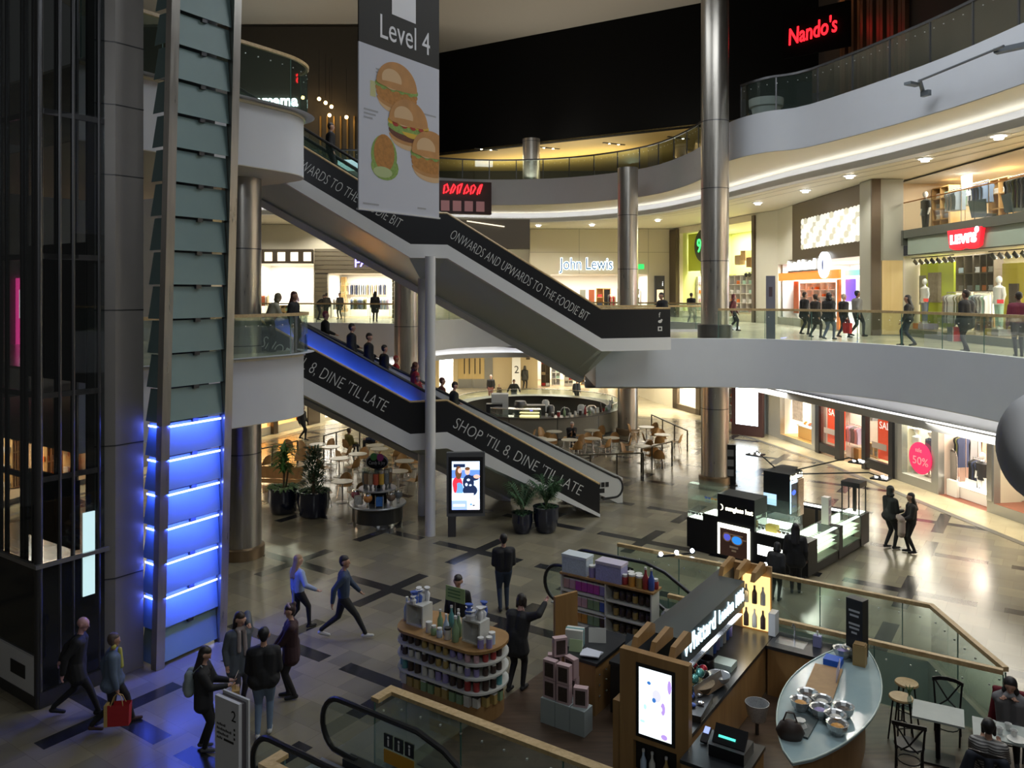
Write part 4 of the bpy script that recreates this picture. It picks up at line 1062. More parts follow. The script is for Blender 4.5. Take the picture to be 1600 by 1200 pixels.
m = M(); nx_, nz_ = 17, 6; WW = fo.L - X(1253) - .1
for k in range(nz_):
    for i in range(nx_): m.disc((0, 0, 0), (1, 0, 0), (0, 0, 1), (i + .5 + (k % 2) * .25) * WW / nx_ * .97, (k + .5) * 1.5 / nz_, .25, .16, .02 + .012 * ((i + k * 2) % 4), 12, (i * 3 + k) % 4 == 0)
m.build('disc_pattern', [mat('disc_glow', (.25, .24, .2), .5, emit=.95, ecol=(1, .98, .86)), mat('disc_glow_dim', (.2, .19, .15), .5, emit=.55, ecol=(1, .95, .72))], t)
m = M(); m.box(0, 0, 0, WW, .04, 1.5); m.build('board', shopwhite, t)
t = thing('shop_sign', 'white glowing lettering over the orange opticians fascia', 'sign', tuple(fo.P(X(1235), 8.5, .15)), fo.rz)
m = M()
for k in range(13):
    h_ = (.5, .36, .36, .42, .36, .5, .36)[k % 7]; m.lathe((.15 + k * .3, 0, .05), [(.11, 0), (.13, .1), (.13, h_ - .08), (.1, h_)], 10, 0, True, 1, .35)
m.build('sign_lettering', emis('white_sign', (.9, .97, 1), 6), t, 60)
m = M(); m.box(-.1, .06, -.05, 4.1, .14, .62); m.build('board', darkbrown, t)
t = thing('round_logo', 'round white glowing logo sign beside the opticians lettering', 'sign', tuple(fo.P(X(1291), fo.z(1291, 414), .085)), fo.rz)
m = M(); m.lathe((0, 0, 0), [(.62, -.08), (.62, .08)], 28); b_ = m.build('drum', emis('logo_white', (.85, .93, 1), 3.2), t, 40); b_.rotation_euler = (R(90), 0, 0)
m = M(); m.disc((0, -.09, 0), (1, 0, 0), (0, 0, 1), 0, 0, .09, .3, .004, 14); m.build('emblem', mat('logo_navy', (.01, .02, .2), .5), t)
panel(fo, 'shop_fascia', 'orange fascia strip across the opticians window', 'fascia', X(1218), X(1313), fo.z(1265, 437), fo.z(1265, 424), .06, emis('orange_fascia', (1, .22, .03), 1.1), .1)
panel(fo, 'poster', 'purple poster with white squares in the opticians window', 'poster', X(1321), X(1337), 7.0, 8.0, -.3, emis('purple_poster', (.16, .10, .65), .9), .03)
panel(fo, 'shop_fascia', 'teal strip sign at the right of the opticians', 'sign', X(1320), X(1349), 8.15, 8.4, -.3, emis('teal_strip', (.2, .55, .52), 1.0), .04)
panel(fo, 'orange_frame', 'orange upright at the right of the opticians window', 'frame', X(1309), X(1313), 5.7, 8.0, .05, mat('orange_paint', (.9, .22, .03), .5), .1)
panel(fo, 'display_board', 'rust and blue striped panel in the opticians window', 'display', X(1240), X(1247), 6.3, 8.0, -.3, FABS['rust'], .05)
for q, (a, b) in enumerate(((1221, 1238), (1250, 1306))):
    shelf(fo, X(a), X(b), 6.1, 7.9, -.9, 5, 5, MATS['optic_white'], ('at the left', 'across the middle')[q] + ' of the opticians window', ['white', 'white', 'paledenim', 'orange'], .25, .4, True, .62)
panel(fo, 'backlit_picture', 'white backlit wall behind the opticians shelves', 'light panel', X(1222), X(1304), 6.15, 8.0, -1.6, mat('optic_glow', (.4, .4, .4), .5, emit=.8, ecol=(1, 1, .98)), .05)
# grey pier
m = M(); m.box(14.6, 32.5, 5.65, 15.9, 33.6, 12.0); struct(m, 'column_pier', greyp, 'grey stone pier right of the opticians')
m = M(); m.box(14.58, 32.42, 5.65, 14.95, 32.52, 12.0); struct(m, 'trim_pier_edge', darkbrown, 'dark brown edge strip on the grey pier')
m = M(); m.box(15.0, 32.44, 5.7, 15.85, 32.5, 8.7); struct(m, 'door_1', wood('ash_door', (.62, .45, .18), (.70, .53, .25), 3), 'tall pale wooden door panel beside the jeans shop')

# ---------------------------------------------------------------- jeans shop with mezzanine
fv = F((15.9, 32.5), (15.9, 19)); X = lambda px: fv.x(px)
LV = fv.L
m = M(); fv.box(m, 0, LV, 5.65, 5.93, -.3, .05); struct(m, 'trim_sill', mat('green_sill', (.12, .14, .10), .4), 'dark green sill of the jeans shop window')
m = M(); fv.box(m, .35, LV, 8.92, 9.58, -.12, 0); struct(m, 'wall_sign_band', mat('grey_green_band', (.27, .33, .27), .3), 'grey green sign band of the jeans shop')
m = M(); fv.box(m, .1, LV, 9.58, 9.9, -.15, .12); fv.box(m, .1, .25, 9.3, 9.9, -.1, .14); struct(m, 'trim_mezzanine_rail', mat('dark_green_beam', (.07, .075, .06), .4), 'dark beam along the mezzanine of the jeans shop')
room(fv, 'wall_jeans_shop', 'bright interior of the jeans shop', 0, LV, 5.93, 8.9, 4.6, [mat('jeans_wall', (.62, .56, .46), .6), shopfloor, shopceil], 1000, (1, .95, .84), 3, .95)
room(fv, 'wall_jeans_mezzanine', 'warm mezzanine interior of the jeans shop', 0, LV, 9.6, 11.95, 5, [mat('mezz_wall', (.66, .52, .34), .6), shopfloor, shopceil], 620, (1, .93, .8), 2, .95)
for k, (a, b) in enumerate(((.12, 2.6), (2.62, 5.0), (5.02, 7.6), (7.62, 10.2), (10.22, 13.3))):
    m = M(); fv.box(m, a, b, 5.95, 8.9, -.03, -.018); struct(m, 'window_%d' % (k * 2 + 1), shopglass, 'clear lower window pane of the jeans shop')
    m = M(); fv.box(m, a, b, 9.92, 11.0, .02, .032); struct(m, 'window_%d' % (k * 2 + 2), shopglass, 'clear mezzanine glass pane of the jeans shop')
m = M(); m.tube([fv.P(.1, 11.02, .03), fv.P(LV, 11.02, .03)], .025, 6); struct(m, 'trim_mezzanine_handrail', mat('copper_rail', (.5, .22, .08), .35, .6), 'thin copper handrail over the mezzanine glass')
t = thing('shop_sign', 'red batwing sign with white letters on the grey green band', 'sign', tuple(fv.P(X(1487), 8.9, .02)), fv.rz)
sw = X(1541) - X(1487)
m = M(); top = [(0, .72), (sw, .72)]; bot = [(sw - .15 - (sw - .3) * i / 16, .08 - .10 * abs(math.sin(2 * math.pi * i / 16))) for i in range(17)]
pts = [(0, .72)] + [(.15 + (sw - .3) * i / 16, .10 - .10 * abs(math.sin(2 * math.pi * i / 16))) for i in range(17)] + [(sw, .72)]
n = len(pts); m.add([(x, 0, z) for x, z in pts] + [(x, -.14, z) for x, z in pts], [tuple(range(n)), tuple(range(2 * n - 1, n - 1, -1))] + [(i, i + n, (i + 1) % n + n, (i + 1) % n) for i in range(n)])
m.build('batwing', emis('batwing_red', (.85, .015, .03), 1.0), t)
text("LEVI'S", .42, (.2, -.15, .24), (1, 0, 0), (0, 0, 1), emis('white_sign', (.9, .97, 1), 6), t, ext=.01, width=sw - .5, fat=.02)
m = M(); m.disc((0, -.145, 0), (1, 0, 0), (0, 0, 1), sw - .26, .64, .13, .11, .004, 16); m.build('mark', emis('logo_white', (.85, .93, 1), 3.2), t)
# lower window display
panel(fv, 'lime_backdrop', 'lime yellow display backdrop at the left of the jeans window', 'display', X(1424), X(1478), 6.0, 8.6, -1.1, mat('lime_yellow', (.62, .72, .02), .5), .08)
panel(fv, 'lime_backdrop', 'yellow display backdrop at the right of the jeans window', 'display', X(1566), X(1625), 6.0, 8.4, -1.1, mat('warm_yellow', (.75, .62, .05), .5), .08)
for q, (a, b, z0, z1) in enumerate(((1450, 1471, 7.0, 8.2), (1424, 1434, 6.9, 8.1), (1576, 1592, 6.4, 7.7))):
    panel(fv, 'print_board', ('beige', 'grey', 'dark')[q] + ' photo board on the display backdrop of the jeans shop', 'poster', X(a), X(b), z0, z1, -1.06, (mat('photo_beige', (.42, .34, .25), .6, noise=.5, nscale=6), mat('photo_grey', (.3, .32, .28), .6, noise=.5, nscale=5), mat('photo_dark', (.12, .09, .07), .6, noise=.5, nscale=4))[q], .03)
for q, (px, tp, bt) in enumerate(((1445, 'white', 'denim'), (1561, 'white', 'mint'))):
    x = fv.sh(X(px), -.55); m = M(); t = thing('plinth', ('orange and lilac', 'yellow and grey')[q] + ' plinth under a mannequin in the jeans window', 'plinth', tuple(fv.P(x, 5.95, -.55)), fv.rz)
    m.box(-.35, -.3, 0, .05, .3, .22); m.build('block', (FABS['orange'], mat('yellow_block', (.75, .55, .1), .5))[q], t)
    m = M(); m.box(.06, -.3, 0, .45, .3, .22); m.build('block', (FABS['lilac'], FABS['grey'])[q], t)
    mannequin(fv, X(px), 6.17, -.55, tp, bt, ('white mannequin in white jacket and jeans in front of the lime backdrop', 'white mannequin in white top and mint trousers in the jeans window')[q])
    x = X(px)
    panel(fv, 'window_tag', ('small red arrow label by the left jeans mannequin', 'small red label across the right jeans mannequin')[q], 'label', x - .2, x + .15, 7.04, 7.17, -.05, emis('red_tag', (.8, .02, .03), .6), .01)
shelf(fv, X(1480), X(1520), 7.45, 8.8, -1.3, 3, 2, darkbrown, 'over the left jeans rail', ['grey', 'white', 'paledenim'], .35)
shelf(fv, X(1521), X(1552), 7.45, 8.8, -1.3, 3, 2, darkbrown, 'over the right jeans rail', ['olive', 'white', 'orange', 'mint'], .35)
clothes_rail(fv, X(1480), X(1517), 5.95, -1.1, ['tan', 'white', 'grey', 'olive', 'white'], 'coat', 'under the left shelves of the jeans shop', 1.45, .1)
clothes_rail(fv, X(1522), X(1550), 5.95, -1.1, ['mint', 'white', 'paledenim', 'mint', 'grey'], 'top', 'under the right shelves of the jeans shop', 1.45, .1)
shelf(fv, X(1522), X(1552), 5.97, 6.65, -1.5, 3, 2, oak, 'low in the middle of the jeans shop', ['denim', 'navy', 'black', 'red'], .4)
shelf(fv, 7.9, 9.2, 6.0, 8.5, -2.4, 2, 4, darkbrown, 'behind the right jeans mannequin', ['orange', 'red', 'white'], .4)
spot_rail(fv, X(1425), X(1490), 8.78, -.5, 'over the lime backdrop', 7)
spot_rail(fv, X(1545), X(1630), 8.78, -.5, 'over the right end of the jeans window', 7)
# mezzanine
shelf(fv, X(1437), X(1482), 9.95, 11.7, -1.6, 2, 4, oak, 'at the left of the jeans mezzanine', ['white', 'mint', 'grey', 'white'], .45)
shelf(fv, X(1546), X(1575), 9.95, 11.6, -2.0, 2, 3, oak, 'at the right of the jeans mezzanine', ['white', 'tan'], .45)
clothes_rail(fv, X(1484), X(1502), 9.65, -.9, ['paledenim', 'white', 'paledenim'], 'top', 'beside the oak shelves of the mezzanine', 1.65)
clothes_rail(fv, X(1508), X(1545), 9.95, -1.7, ['denim', 'navy', 'mint', 'black', 'white'], 'top', 'in the middle of the mezzanine', 1.6)
clothes_rail(fv, X(1578), X(1640), 9.65, -1.2, ['black', 'grey', 'olive'], 'coat', 'at the right of the mezzanine', 1.7)
mannequin(fv, X(1446), 9.65, -.6, 'black', 'black', 'mannequin in black coat on the mezzanine')
panel(fv, 'light_box', 'white backlit picture high on the mezzanine', 'light panel', X(1502), X(1518), 11.1, 11.9, -1.5, emis('white_panel', (1, .95, .85), 2.2), .06)
def tub_chair(f, x, z, d, rz, label):
    t = thing('tub_chair', label, 'chair', tuple(f.P(x, z, d)), f.rz + rz); dk = mat('chair_dark', (.02, .035, .035), .5)
    m = M(); m.obox((0, 0, .42), (.5, .5, .1)); m.build('seat', dk, t)
    m = M(); m.slab((-.3, -.26, .35), (.3, -.26, .35), (.36, -.36, .95), (-.36, -.36, .95), .04); m.build('backrest', dk, t)
    for sx in (-1, 1):
        for sy in (-1, 1):
            m = M(); m.tube([(.2 * sx, .2 * sy, .4), (.27 * sx, .27 * sy, 0)], .018, 6); m.build('leg', black, t)
tub_chair(fv, X(1516), 9.65, -.5, .3, 'dark chair on the mezzanine, left of the pair over the red sign')
tub_chair(fv, X(1566), 9.65, -.5, -.2, 'dark chair on the mezzanine, right of the pair over the red sign')

# ---------------------------------------------------------------- ground floor, right side
fr = F((13.35, 41.5), (17.3, 20.2)); X = lambda px: fr.x(px); Z = lambda px, py: fr.z(px, py)
pier = mat('silver_pier', (.38, .38, .36), .25, .6)
holes = [(X(1219), X(1268), .25, 3.2), (X(1283), X(1393), .0, 3.2), (X(1409), X(1455), .35, 3.2), (X(1466), X(1542), .0, 3.2), (X(1553), fr.L, .35, 3.2)]
wall(fr, 'wall_right_shops', 'grey piers and sills of the lower right shops', X(1196), fr.L, 0, 3.97, holes, pier)
room(fr, 'wall_shoe_shop', 'bright interior of the shoe shop', X(1219), X(1268), .25, 3.2, 4, [shopwhite, mat('orange_floor', (.60, .36, .12), .4), shopceil], 330, WARM)
room(fr, 'wall_sale_shop', 'interior of the sale shop with black door frames', X(1283), X(1393), 0, 3.2, 4, [mat('sale_wall', (.48, .40, .36), .6), shopfloor, shopceil], 330, WARM, 2, .2)
room(fr, 'wall_window_display', 'cream window display with two mannequins', X(1409), X(1455), .35, 3.2, 1.6, [mat('window_cream', (.74, .68, .52), .5), shopwhite, shopceil], 90, WARM)
room(fr, 'wall_fashion_shop', 'interior of the fashion shop with red floor', X(1466), X(1542), 0, 3.2, 5, [mat('fashion_wall', (.60, .48, .40), .6), redfloor, shopceil], 330, WARM)
room(fr, 'wall_end_window', 'end window of the fashion shop', X(1553), fr.L, .35, 3.2, 2, [mat('window_cream', (.74, .68, .52), .5), redfloor, shopceil], 70, WARM)
m = M()
for a, b in ((1277, 1283), (1308, 1316), (1350, 1356), (1392, 1398)): fr.box(m, X(a), X(b), 0, 3.2, -.1, .12)
fr.box(m, X(1283), X(1308), .12, .5, -.08, .1); fr.box(m, X(1356), X(1392), .12, .5, -.08, .1); fr.box(m, X(1277), X(1398), 3.0, 3.25, -.1, .12)
struct(m, 'door_2', black, 'black frames of the sale shop doors')
for a, b in ((1284, 1308), (1357, 1392)):
    m = M(); fr.box(m, X(a), X(b), .5, 3.0, -.02, -.01); struct(m, 'window_%d' % (20 + (a > 1300)), shopglass, 'glass pane of the sale shop front')
sale = emis('sale_orange', (.75, .06, .015), .55)
panel(fr, 'sale_banner', 'orange SALE banner behind the left glass of the sale shop', 'banner', X(1293), X(1307), .55, 2.95, -.25, sale, .03, 'SALE', emis('sale_white', (.9, .85, .8), 1), .42, .08, 1.25)
panel(fr, 'sale_banner', 'orange SALE banner behind the right glass of the sale shop', 'banner', X(1372), X(1391), .55, 2.95, -.25, sale, .03, 'SALE', MATS['sale_white'], .42, .08, 1.25)
panel(fr, 'sale_banner', 'narrow orange strip beside the sale shop doorway', 'banner', X(1316), X(1320), .4, 2.95, -.3, sale, .03)
for q, (a, b) in enumerate(((1287, 1304), (1362, 1385))): panel(fr, 'grey_sign', 'grey strip sign on the ' + ('left', 'right')[q] + ' sale shop glass', 'sign', X(a), X(b), 1.0, 1.25, -.005, mat('grey_strip', (.36, .30, .26), .5), .006)
clothes_rail(fr, X(1322), X(1348), .02, -1.5, ['lilac', 'white', 'lilac', 'grey', 'pink'], 'top', 'high in the sale shop doorway', 2.7, .1)
clothes_rail(fr, X(1324), X(1348), .02, -.95, ['grey', 'lilac', 'pink', 'grey'], 'top', 'low in the sale shop doorway', 1.45, .1)
clothes_rail(fr, X(1357), X(1372), .02, -1.2, ['pink', 'white', 'grey'], 'top', 'behind the right sale shop glass', 2.6, .12)
shelf(fr, X(1357), X(1371), .05, .6, -1.75, 2, 1, oak, 'low behind the right sale shop glass', ['black', 'grey'], .4)
for q, px in enumerate((1322, 1334)):
    panel(fr, 'stool', ('white', 'brown')[q] + ' display cube in the sale shop doorway', 'display cube', X(px), X(px + 8), .02, .5, -.7, (shopwhite, mat('brown_box', (.3, .17, .06), .6))[q], .4)
# shoe shop
shelf(fr, X(1243), X(1266), .6, 2.9, -1.7, 2, 4, shopwhite, 'at the right of the shoe shop', ['orange', 'rust', 'white', 'black'], .35, .95, True, .8)
panel(fr, 'light_box', 'white picture with red shoes in the shoe shop', 'poster', X(1224), X(1240), 1.0, 2.4, -.6, mat('shoe_picture', (.75, .55, .48), .6, noise=.6, nscale=7), .05)
panel(fr, 'light_box', 'yellow card behind the shoe picture', 'poster', X(1219), X(1228), 1.8, 2.8, -.7, mat('yellow_card', (.75, .5, .1), .6), .05)
t = thing('display_table', 'orange fronted display bench with trainers in the shoe shop', 'table', tuple(fr.P(X(1234), .27, -.45)), fr.rz)
m = M(); m.box(0, 0, 0, 1.9, .7, .55); m.build('front', MATS['orange_floor'], t); m = M(); m.box(-.05, -.05, .55, 1.95, .75, .6); m.build('tabletop', shopwhite, t)
for k in range(8):
    fab = ('orange', 'white', 'rust', 'grey')[k % 4]; m = M(); m.lathe((0, 0, 0), [(.10, 0), (.11, .05), (.07, .12), (.05, .16)], 10, 0, True, 1.6, .6)
    o = m.build('trainer', FABS[fab], None, 50, label=fab + ' shoe standing on the display bench of the shoe shop', cat='shoe', group='shoes on the display bench'); o.location = fr.P(X(1234) + .2 + k * .21, .875, -.8); o.rotation_euler = (0, 0, fr.rz + .6)
# window display
mannequin(fr, X(1429), .37, -.55, 'white', 'white', 'mannequin in long white dress and hat, left of the pair by the pink disc', True, True)
mannequin(fr, X(1454), .37, -.6, 'navy', 'white', 'mannequin in navy top, white skirt and hat behind the pink disc', True, True)
t = thing('round_sign', 'pink round 50% sign on the mannequin window', 'sign', tuple(fr.P(X(1440), 1.15, .06)), fr.rz)
m = M(); m.disc((0, 0, 0), (1, 0, 0), (0, 0, 1), 0, 0, .62, .60, .01, 32); m.disc((0, .02, 0), (1, 0, 0), (0, 0, 1), 0, 0, .62, .60, 0, 32); m.build('disc', emis('pink_disc', (.62, .02, .10), .6), t)
text('50%', .42, (-.42, -.02, -.25), (1, 0, 0), (0, 0, 1), mat('pink_text', (.75, .35, .42), .5), t, ext=.003, width=.85)
text('sale', .24, (-.25, -.02, .22), (1, 0, 0), (0, 0, 1), MATS['pink_text'], t, ext=.003)
m = M(); fr.box(m, X(1409), X(1455), .36, 3.2, -.04, -.03); struct(m, 'window_30', shopglass, 'glass of the mannequin window by the pink disc')
# fashion shop
clothes_rail(fr, X(1468), X(1492), .02, -.75, ['black', 'black', 'navy', 'olive'], 'coat', 'at the left of the fashion shop', 2.2, .09)
clothes_rail(fr, X(1493), X(1512), .02, -1.25, ['black', 'mint', 'black', 'white', 'grey'], 'coat', 'in the middle of the fashion shop', 2.3, .09)
clothes_rail(fr, X(1515), X(1532), .02, -1.7, ['white', 'pink', 'tan', 'red'], 'top', 'high at the right of the fashion shop', 2.4, .1)
clothes_rail(fr, X(1521), X(1540), .02, -.75, ['black', 'black', 'navy'], 'coat', 'low at the right of the fashion shop', 1.5, .08)
panel(fr, 'header_board', 'red strip board over the rails of the fashion shop', 'sign', X(1468), X(1520), 2.5, 2.62, -2.0, FABS['red'], .05)
panel(fr, 'header_board', 'small red sale card on the back wall of the fashion shop', 'sign', X(1529), X(1541), 1.7, 2.3, -2.2, mat('sale_card', (.6, .02, .05), .6), .03)
panel(fr, 'header_board', 'small bright red card high at the left of the fashion shop', 'sign', X(1471), X(1484), 2.75, 3.1, -2.2, MATS['sale_card'], .03)
t = thing('light_table', 'low glowing white display table in the fashion shop', 'table', tuple(fr.P(X(1478), .02, -.35)), fr.rz)
m = M(); m.box(0, 0, .42, 2.0, .8, .50); m.build('tabletop', emis('white_panel', (1, .95, .85), 2.2), t); m = M(); m.box(.05, .05, .0, 1.95, .75, .42); m.build('base', shopwhite, t)
t = thing('mirror', 'arched free-standing mirror in the fashion shop', 'mirror', tuple(fr.P(fr.sh(X(1480), -.5), .02, -.5)), fr.rz)
m = M(); m.tube([(-.22, 0, 0), (-.22, 0, 1.4), (-.15, 0, 1.58), (0, 0, 1.65), (.15, 0, 1.58), (.22, 0, 1.4), (.22, 0, 0)], .025, 8); m.build('frame', chrome, t, 40)
m = M(); m.box(-.2, -.005, .45, .2, .005, 1.55); m.build('mirror_glass', mat('mirror_glass', (.5, .55, .58), .05, 1), t)
for q, (px, d) in enumerate(((1472, -.25), (1509, -.5))):
    panel(fr, 'bollard_stand', 'white tag detector post at the ' + ('left', 'right')[q] + ' of the fashion shop entrance', 'security post', X(px), X(px) + .5, .02, .75 if q else .6, d, shopwhite, .12)
mannequin(fr, X(1535), .02, -.6, 'black', 'white', 'mannequin in black top and white trousers by the fashion shop entrance')
panel(fr, 'chrome_pier', 'polished chrome pier strip right of the fashion shop', 'pier', X(1543), X(1551), .4, 3.1, .04, mat('chrome', (.75, .75, .76), .15, 1), .04)
clothes_rail(fr, X(1555), X(1590), .37, -1.2, ['pink', 'white', 'red'], 'top', 'in the end window of the fashion shop', 2.2, .14)

# ---------------------------------------------------------------- ground floor, right rear: corridor shops and advert
f2 = F((9.6, 54), (13.35, 41.5)); X = lambda px: f2.x(px)
wall(f2, 'wall_rear_shops', 'cream wall of the shops behind the tall column', 0, X(1196), 0, 3.97, [(X(1060), X(1089), .35, 3.1)], cream)
room(f2, 'wall_small_shop', 'white lit interior of the small shop left of the tall column', X(1060), X(1089), .35, 3.1, 3, [shopwhite, shopfloor, shopceil], 330, WARM)
m = M(); f2.box(m, X(1053), X(1060), 0, 3.2, -.1, .1); f2.box(m, X(1089), X(1095), 0, 3.2, -.1, .1); f2.box(m, X(1053), X(1095), 0, .35, -.1, .1); struct(m, 'door_3', darkbrown, 'dark frame of the small shop left of the tall column')
shelf(f2, X(1063), X(1087), .4, 2.6, -1.6, 3, 3, shopwhite, 'in the small shop left of the tall column', ['white', 'red', 'tan'], .35, .5)
shelf(f2, X(1139), X(1146), .2, 3.0, .35, 1, 6, shopwhite, 'right beside the tall column', ['white', 'red', 'orange', 'rust'], .3, .95, True, .8)
t = thing('advert_lightbox', 'bright white advert lightbox with dark frame behind the sunglasses kiosk', 'screen', (12.2, 41.4, 0), -.75)
m = M(); m.box(-.85, -.12, 0, .85, .12, .55); m.box(-.85, -.12, .55, -.62, .12, 3.1); m.box(.62, -.12, .55, .85, .12, 3.1); m.box(-.62, .0, .55, .62, .12, 3.1); m.build('frame', mat('maroon_frame', (.07, .035, .035), .4), t)
m = M(); m.box(-.62, -.1, .55, .62, -.02, 3.05); m.build('display', emis('cool_white_screen', (.72, .86, 1), 4.5), t)
panel(f2, 'grey_column_panel', 'blue grey panel right of the bright lightbox', 'panel', X(1188), X(1196), 0, 3.2, .1, mat('blue_grey', (.22, .27, .30), .4), .3)
f3 = F((8.3, 62), (9.6, 54)); wall(f3, 'wall_rear_corner', 'plain cream corner wall at the rear right', 0, f3.L, 0, 3.97, [], cream)
# ---------------------------------------------------------------- ground floor, far wall
ff = F((-9.2, 62), (8.3, 62)); X = lambda px: ff.x(px)
wall(ff, 'wall_far_hall', 'beige far wall of the lower hall', 0, ff.L, 0, 3.97, [(X(686), X(708), 0, 3.0), (X(840), X(962), 0, 3.1)], mat('far_beige', (.66, .54, .32), .5))
room(ff, 'wall_far_store', 'lower floor of the department store', X(840), X(962), 0, 3.1, 6, [shopwhite, shopfloor, shopceil], 520, WARM, 2)
room(ff, 'wall_far_bright', 'bright white doorway at the far left', X(686), X(708), 0, 3.0, 3, [shopwhite, shopfloor, shopceil], 280, (1, 1, 1))
t = thing('door', 'pale wooden double door with long dark handles in the far wall', 'door', tuple(ff.P(X(716), 0, .06)), 0); wd = X(738) - X(716)
for k in (0, 1):
    m = M(); m.box(k * wd, 0, .7, k * wd + wd - .02, .05, 3.0); d_ = m.build('door_leaf', MATS['ash_door'], t)
    m = M(); m.box(k * wd, -.005, 0, k * wd + wd - .02, .05, .7); m.build('kick_plate', pier, d_)
    for q in (.2, .55) if k else (.45, .8):
        m = M(); m.tube([(k * wd + q * wd, -.05, 1.1), (k * wd + q * wd, -.05, 2.3)], .035, 8); m.build('handle', black, d_)
m = M(); m.box(*ff.P(X(757), 0, .1)[:2], 0, ff.P(X(770))[0], 62, 3.2); struct(m, 'trim_far_pier', pier, 'grey steel pier right of the wooden door')
panel(ff, 'totem_sign', 'tall white totem sign with 2 on the far wall', 'sign', X(800), X(813), 0, 3.1, 1.5, mat('totem_white', (.72, .72, .68), .5), .2, '2', black, .8, .15, 1.3)
panel(ff, 'wall_plaque', 'small brown plaque on the far beige wall', 'plaque', X(822), X(828), 2.2, 2.75, .03, darkbrown, .03)
for q, (px, pal) in enumerate(((846, ['red', 'white', 'tan']), (862, ['red', 'mint', 'grey']), (882, ['white', 'pink', 'red']), (908, ['grey', 'white', 'tan']), (936, ['white', 'rust', 'pink']))):
    shelf(ff, X(px), X(px + 13), .03, (2.6, 1.5, 1.4, 1.2, 1.3)[q], -1.0 - (q % 2) * .8, 2, 3, (darkbrown, shopwhite, shopwhite, oak, shopwhite)[q], ('first', 'second', 'third', 'fourth', 'fifth')[q] + ' from the left in the lower department store', pal, .45)
# ---------------------------------------------------------------- ground floor, left side
f5 = F((-14.3, 38), (-9.2, 49.5)); X = lambda px: f5.x(px)
wall(f5, 'wall_left_rear_shops', 'brown and cream fronts of the left rear shops', 0, f5.L, 0, 3.97, [(X(404), X(423), .4, 3.0), (X(430), X(470), .4, 3.0), (X(508), X(535), .2, 3.1)], cream)
room(f5, 'wall_left_orange', 'orange lit interior of the left rear shops', X(400), X(472), .4, 3.0, 3, [mat('orange_wall', (.80, .48, .14), .5), shopfloor, shopceil], 240, (1, .8, .45))
room(f5, 'wall_left_white', 'white lit interior at the end of the left shops', X(508), X(535), .2, 3.1, 3, [shopwhite, shopfloor, shopceil], 330, (1, 1, 1))
m = M(); f5.box(m, X(423), X(430), 0, 3.2, -.2, .2); f5.box(m, X(480), X(498), 0, 3.2, -.2, .1); struct(m, 'trim_left_posts', darkbrown, 'dark brown posts of the left rear shops')
f55 = F((-9.2, 49.5), (-9.2, 62)); wall(f55, 'wall_left_corner', 'beige corner wall at the far left of the lower hall', 0, 12.5, 0, 3.97, [], cream)
f4 = F((-20.5, 18), (-14.3, 38)); X = lambda px: f4.x(px)
wall(f4, 'wall_left_shops_lower', 'dark front of the shops behind the lift', 0, f4.L, 0, 3.97, [(X(-40), X(165), .2, 3.0)], mat('dark_grey_wall', (.16, .16, .165), .6))
m = M(); f4.box(m, 0, f4.L, 3.3, 12, -.3, 0); struct(m, 'wall_left_upper_side', MATS['dark_grey_wall'], 'dark grey upper wall behind the lift')
room(f4, 'wall_red_shop', 'warm interior of the red shop behind the lift', X(-40), X(165), .2, 3.0, 4, [mat('red_shop_wall', (.70, .52, .34), .6), shopfloor, shopceil], 420, WARM, 2)
for q, (a, b) in enumerate(((20, 36), (74, 98), (112, 122))):
    shelf(f4, X(a), X(b), .25, 2.8, -1.2, 4, 4, oak, ('first', 'second', 'third')[q] + ' from the left in the red shop', ['red', 'rust', 'white', 'orange', 'tan'], .4)
t = thing('advert_screen', 'red and white lit poster screen seen through the lift', 'screen', tuple(f4.P(X(124), .2, .5)), f4.rz)
m = M(); m.box(0, 0, .9, 1.5, .12, 2.7); m.build('display', emis('red_poster', (.75, .05, .06), 1.2), t); m = M(); m.box(.2, -.01, 1.1, 1.3, 0, 2.5); m.build('picture', emis('poster_white', (.9, .85, .9), 1.6), t); m = M(); m.box(.5, -.005, 0, 1.0, .1, .9); m.build('stand', black, t)
p = look(28, 480, 26); t = thing('advert_screen', 'tall pink and white lit poster seen through the lift glass', 'screen', tuple(f4.P(X(21), 0, .2)), f4.rz)
m = M(); m.box(0, 0, 5.4, .45, .1, 7.9); m.build('display', emis('magenta_poster', (.85, .05, .28), 2.0), t)
m = M(); m.box(.05, -.01, 6.5, .4, 0, 7.5); m.build('picture', emis('poster_white', (.9, .85, .9), 1.6), t)

# ---------------------------------------------------------------- top floor
ft = F((-24, 50), (-5, 50)); m = M(); ft.box(m, 0, 19, 14.05, 24, -.2, 0); struct(m, 'wall_top_left', MATS['dark_restaurant'], 'dark restaurant front on the top floor at the left')
X = lambda px: ft.x(px)
t = thing('shop_sign', 'white glowing restaurant sign behind the top left balcony', 'sign', tuple(ft.P(X(467) - 4.15, ft.z(440, 166), .1)), 0)
text('wagamama', 1.0, (0, 0, 0), (1, 0, 0), (0, 0, 1), emis('restaurant_white', (.75, .95, 1), 5), t, ext=.05, width=4.15, fat=.02)
for k, (px, py) in enumerate(((479, 158), (504, 160), (514, 166), (523, 172), (546, 188), (520, 185))):
    q = ft.P(X(px), ft.z(px, py), .9); t = thing('pendant_bulb', 'warm bare bulb hanging in the dark top floor restaurant', 'lamp', tuple(q), 0, 'pendant bulbs in the top floor restaurant')
    m = M(); m.sphere((0, 0, 0), .11, 10, 8); m.build('bulb', emis('bulb_amber', (1, .62, .22), 16), t, 60); m = M(); m.tube([(0, 0, .1), (0, 0, 3)], .012, 5); m.build('flex', black, t)
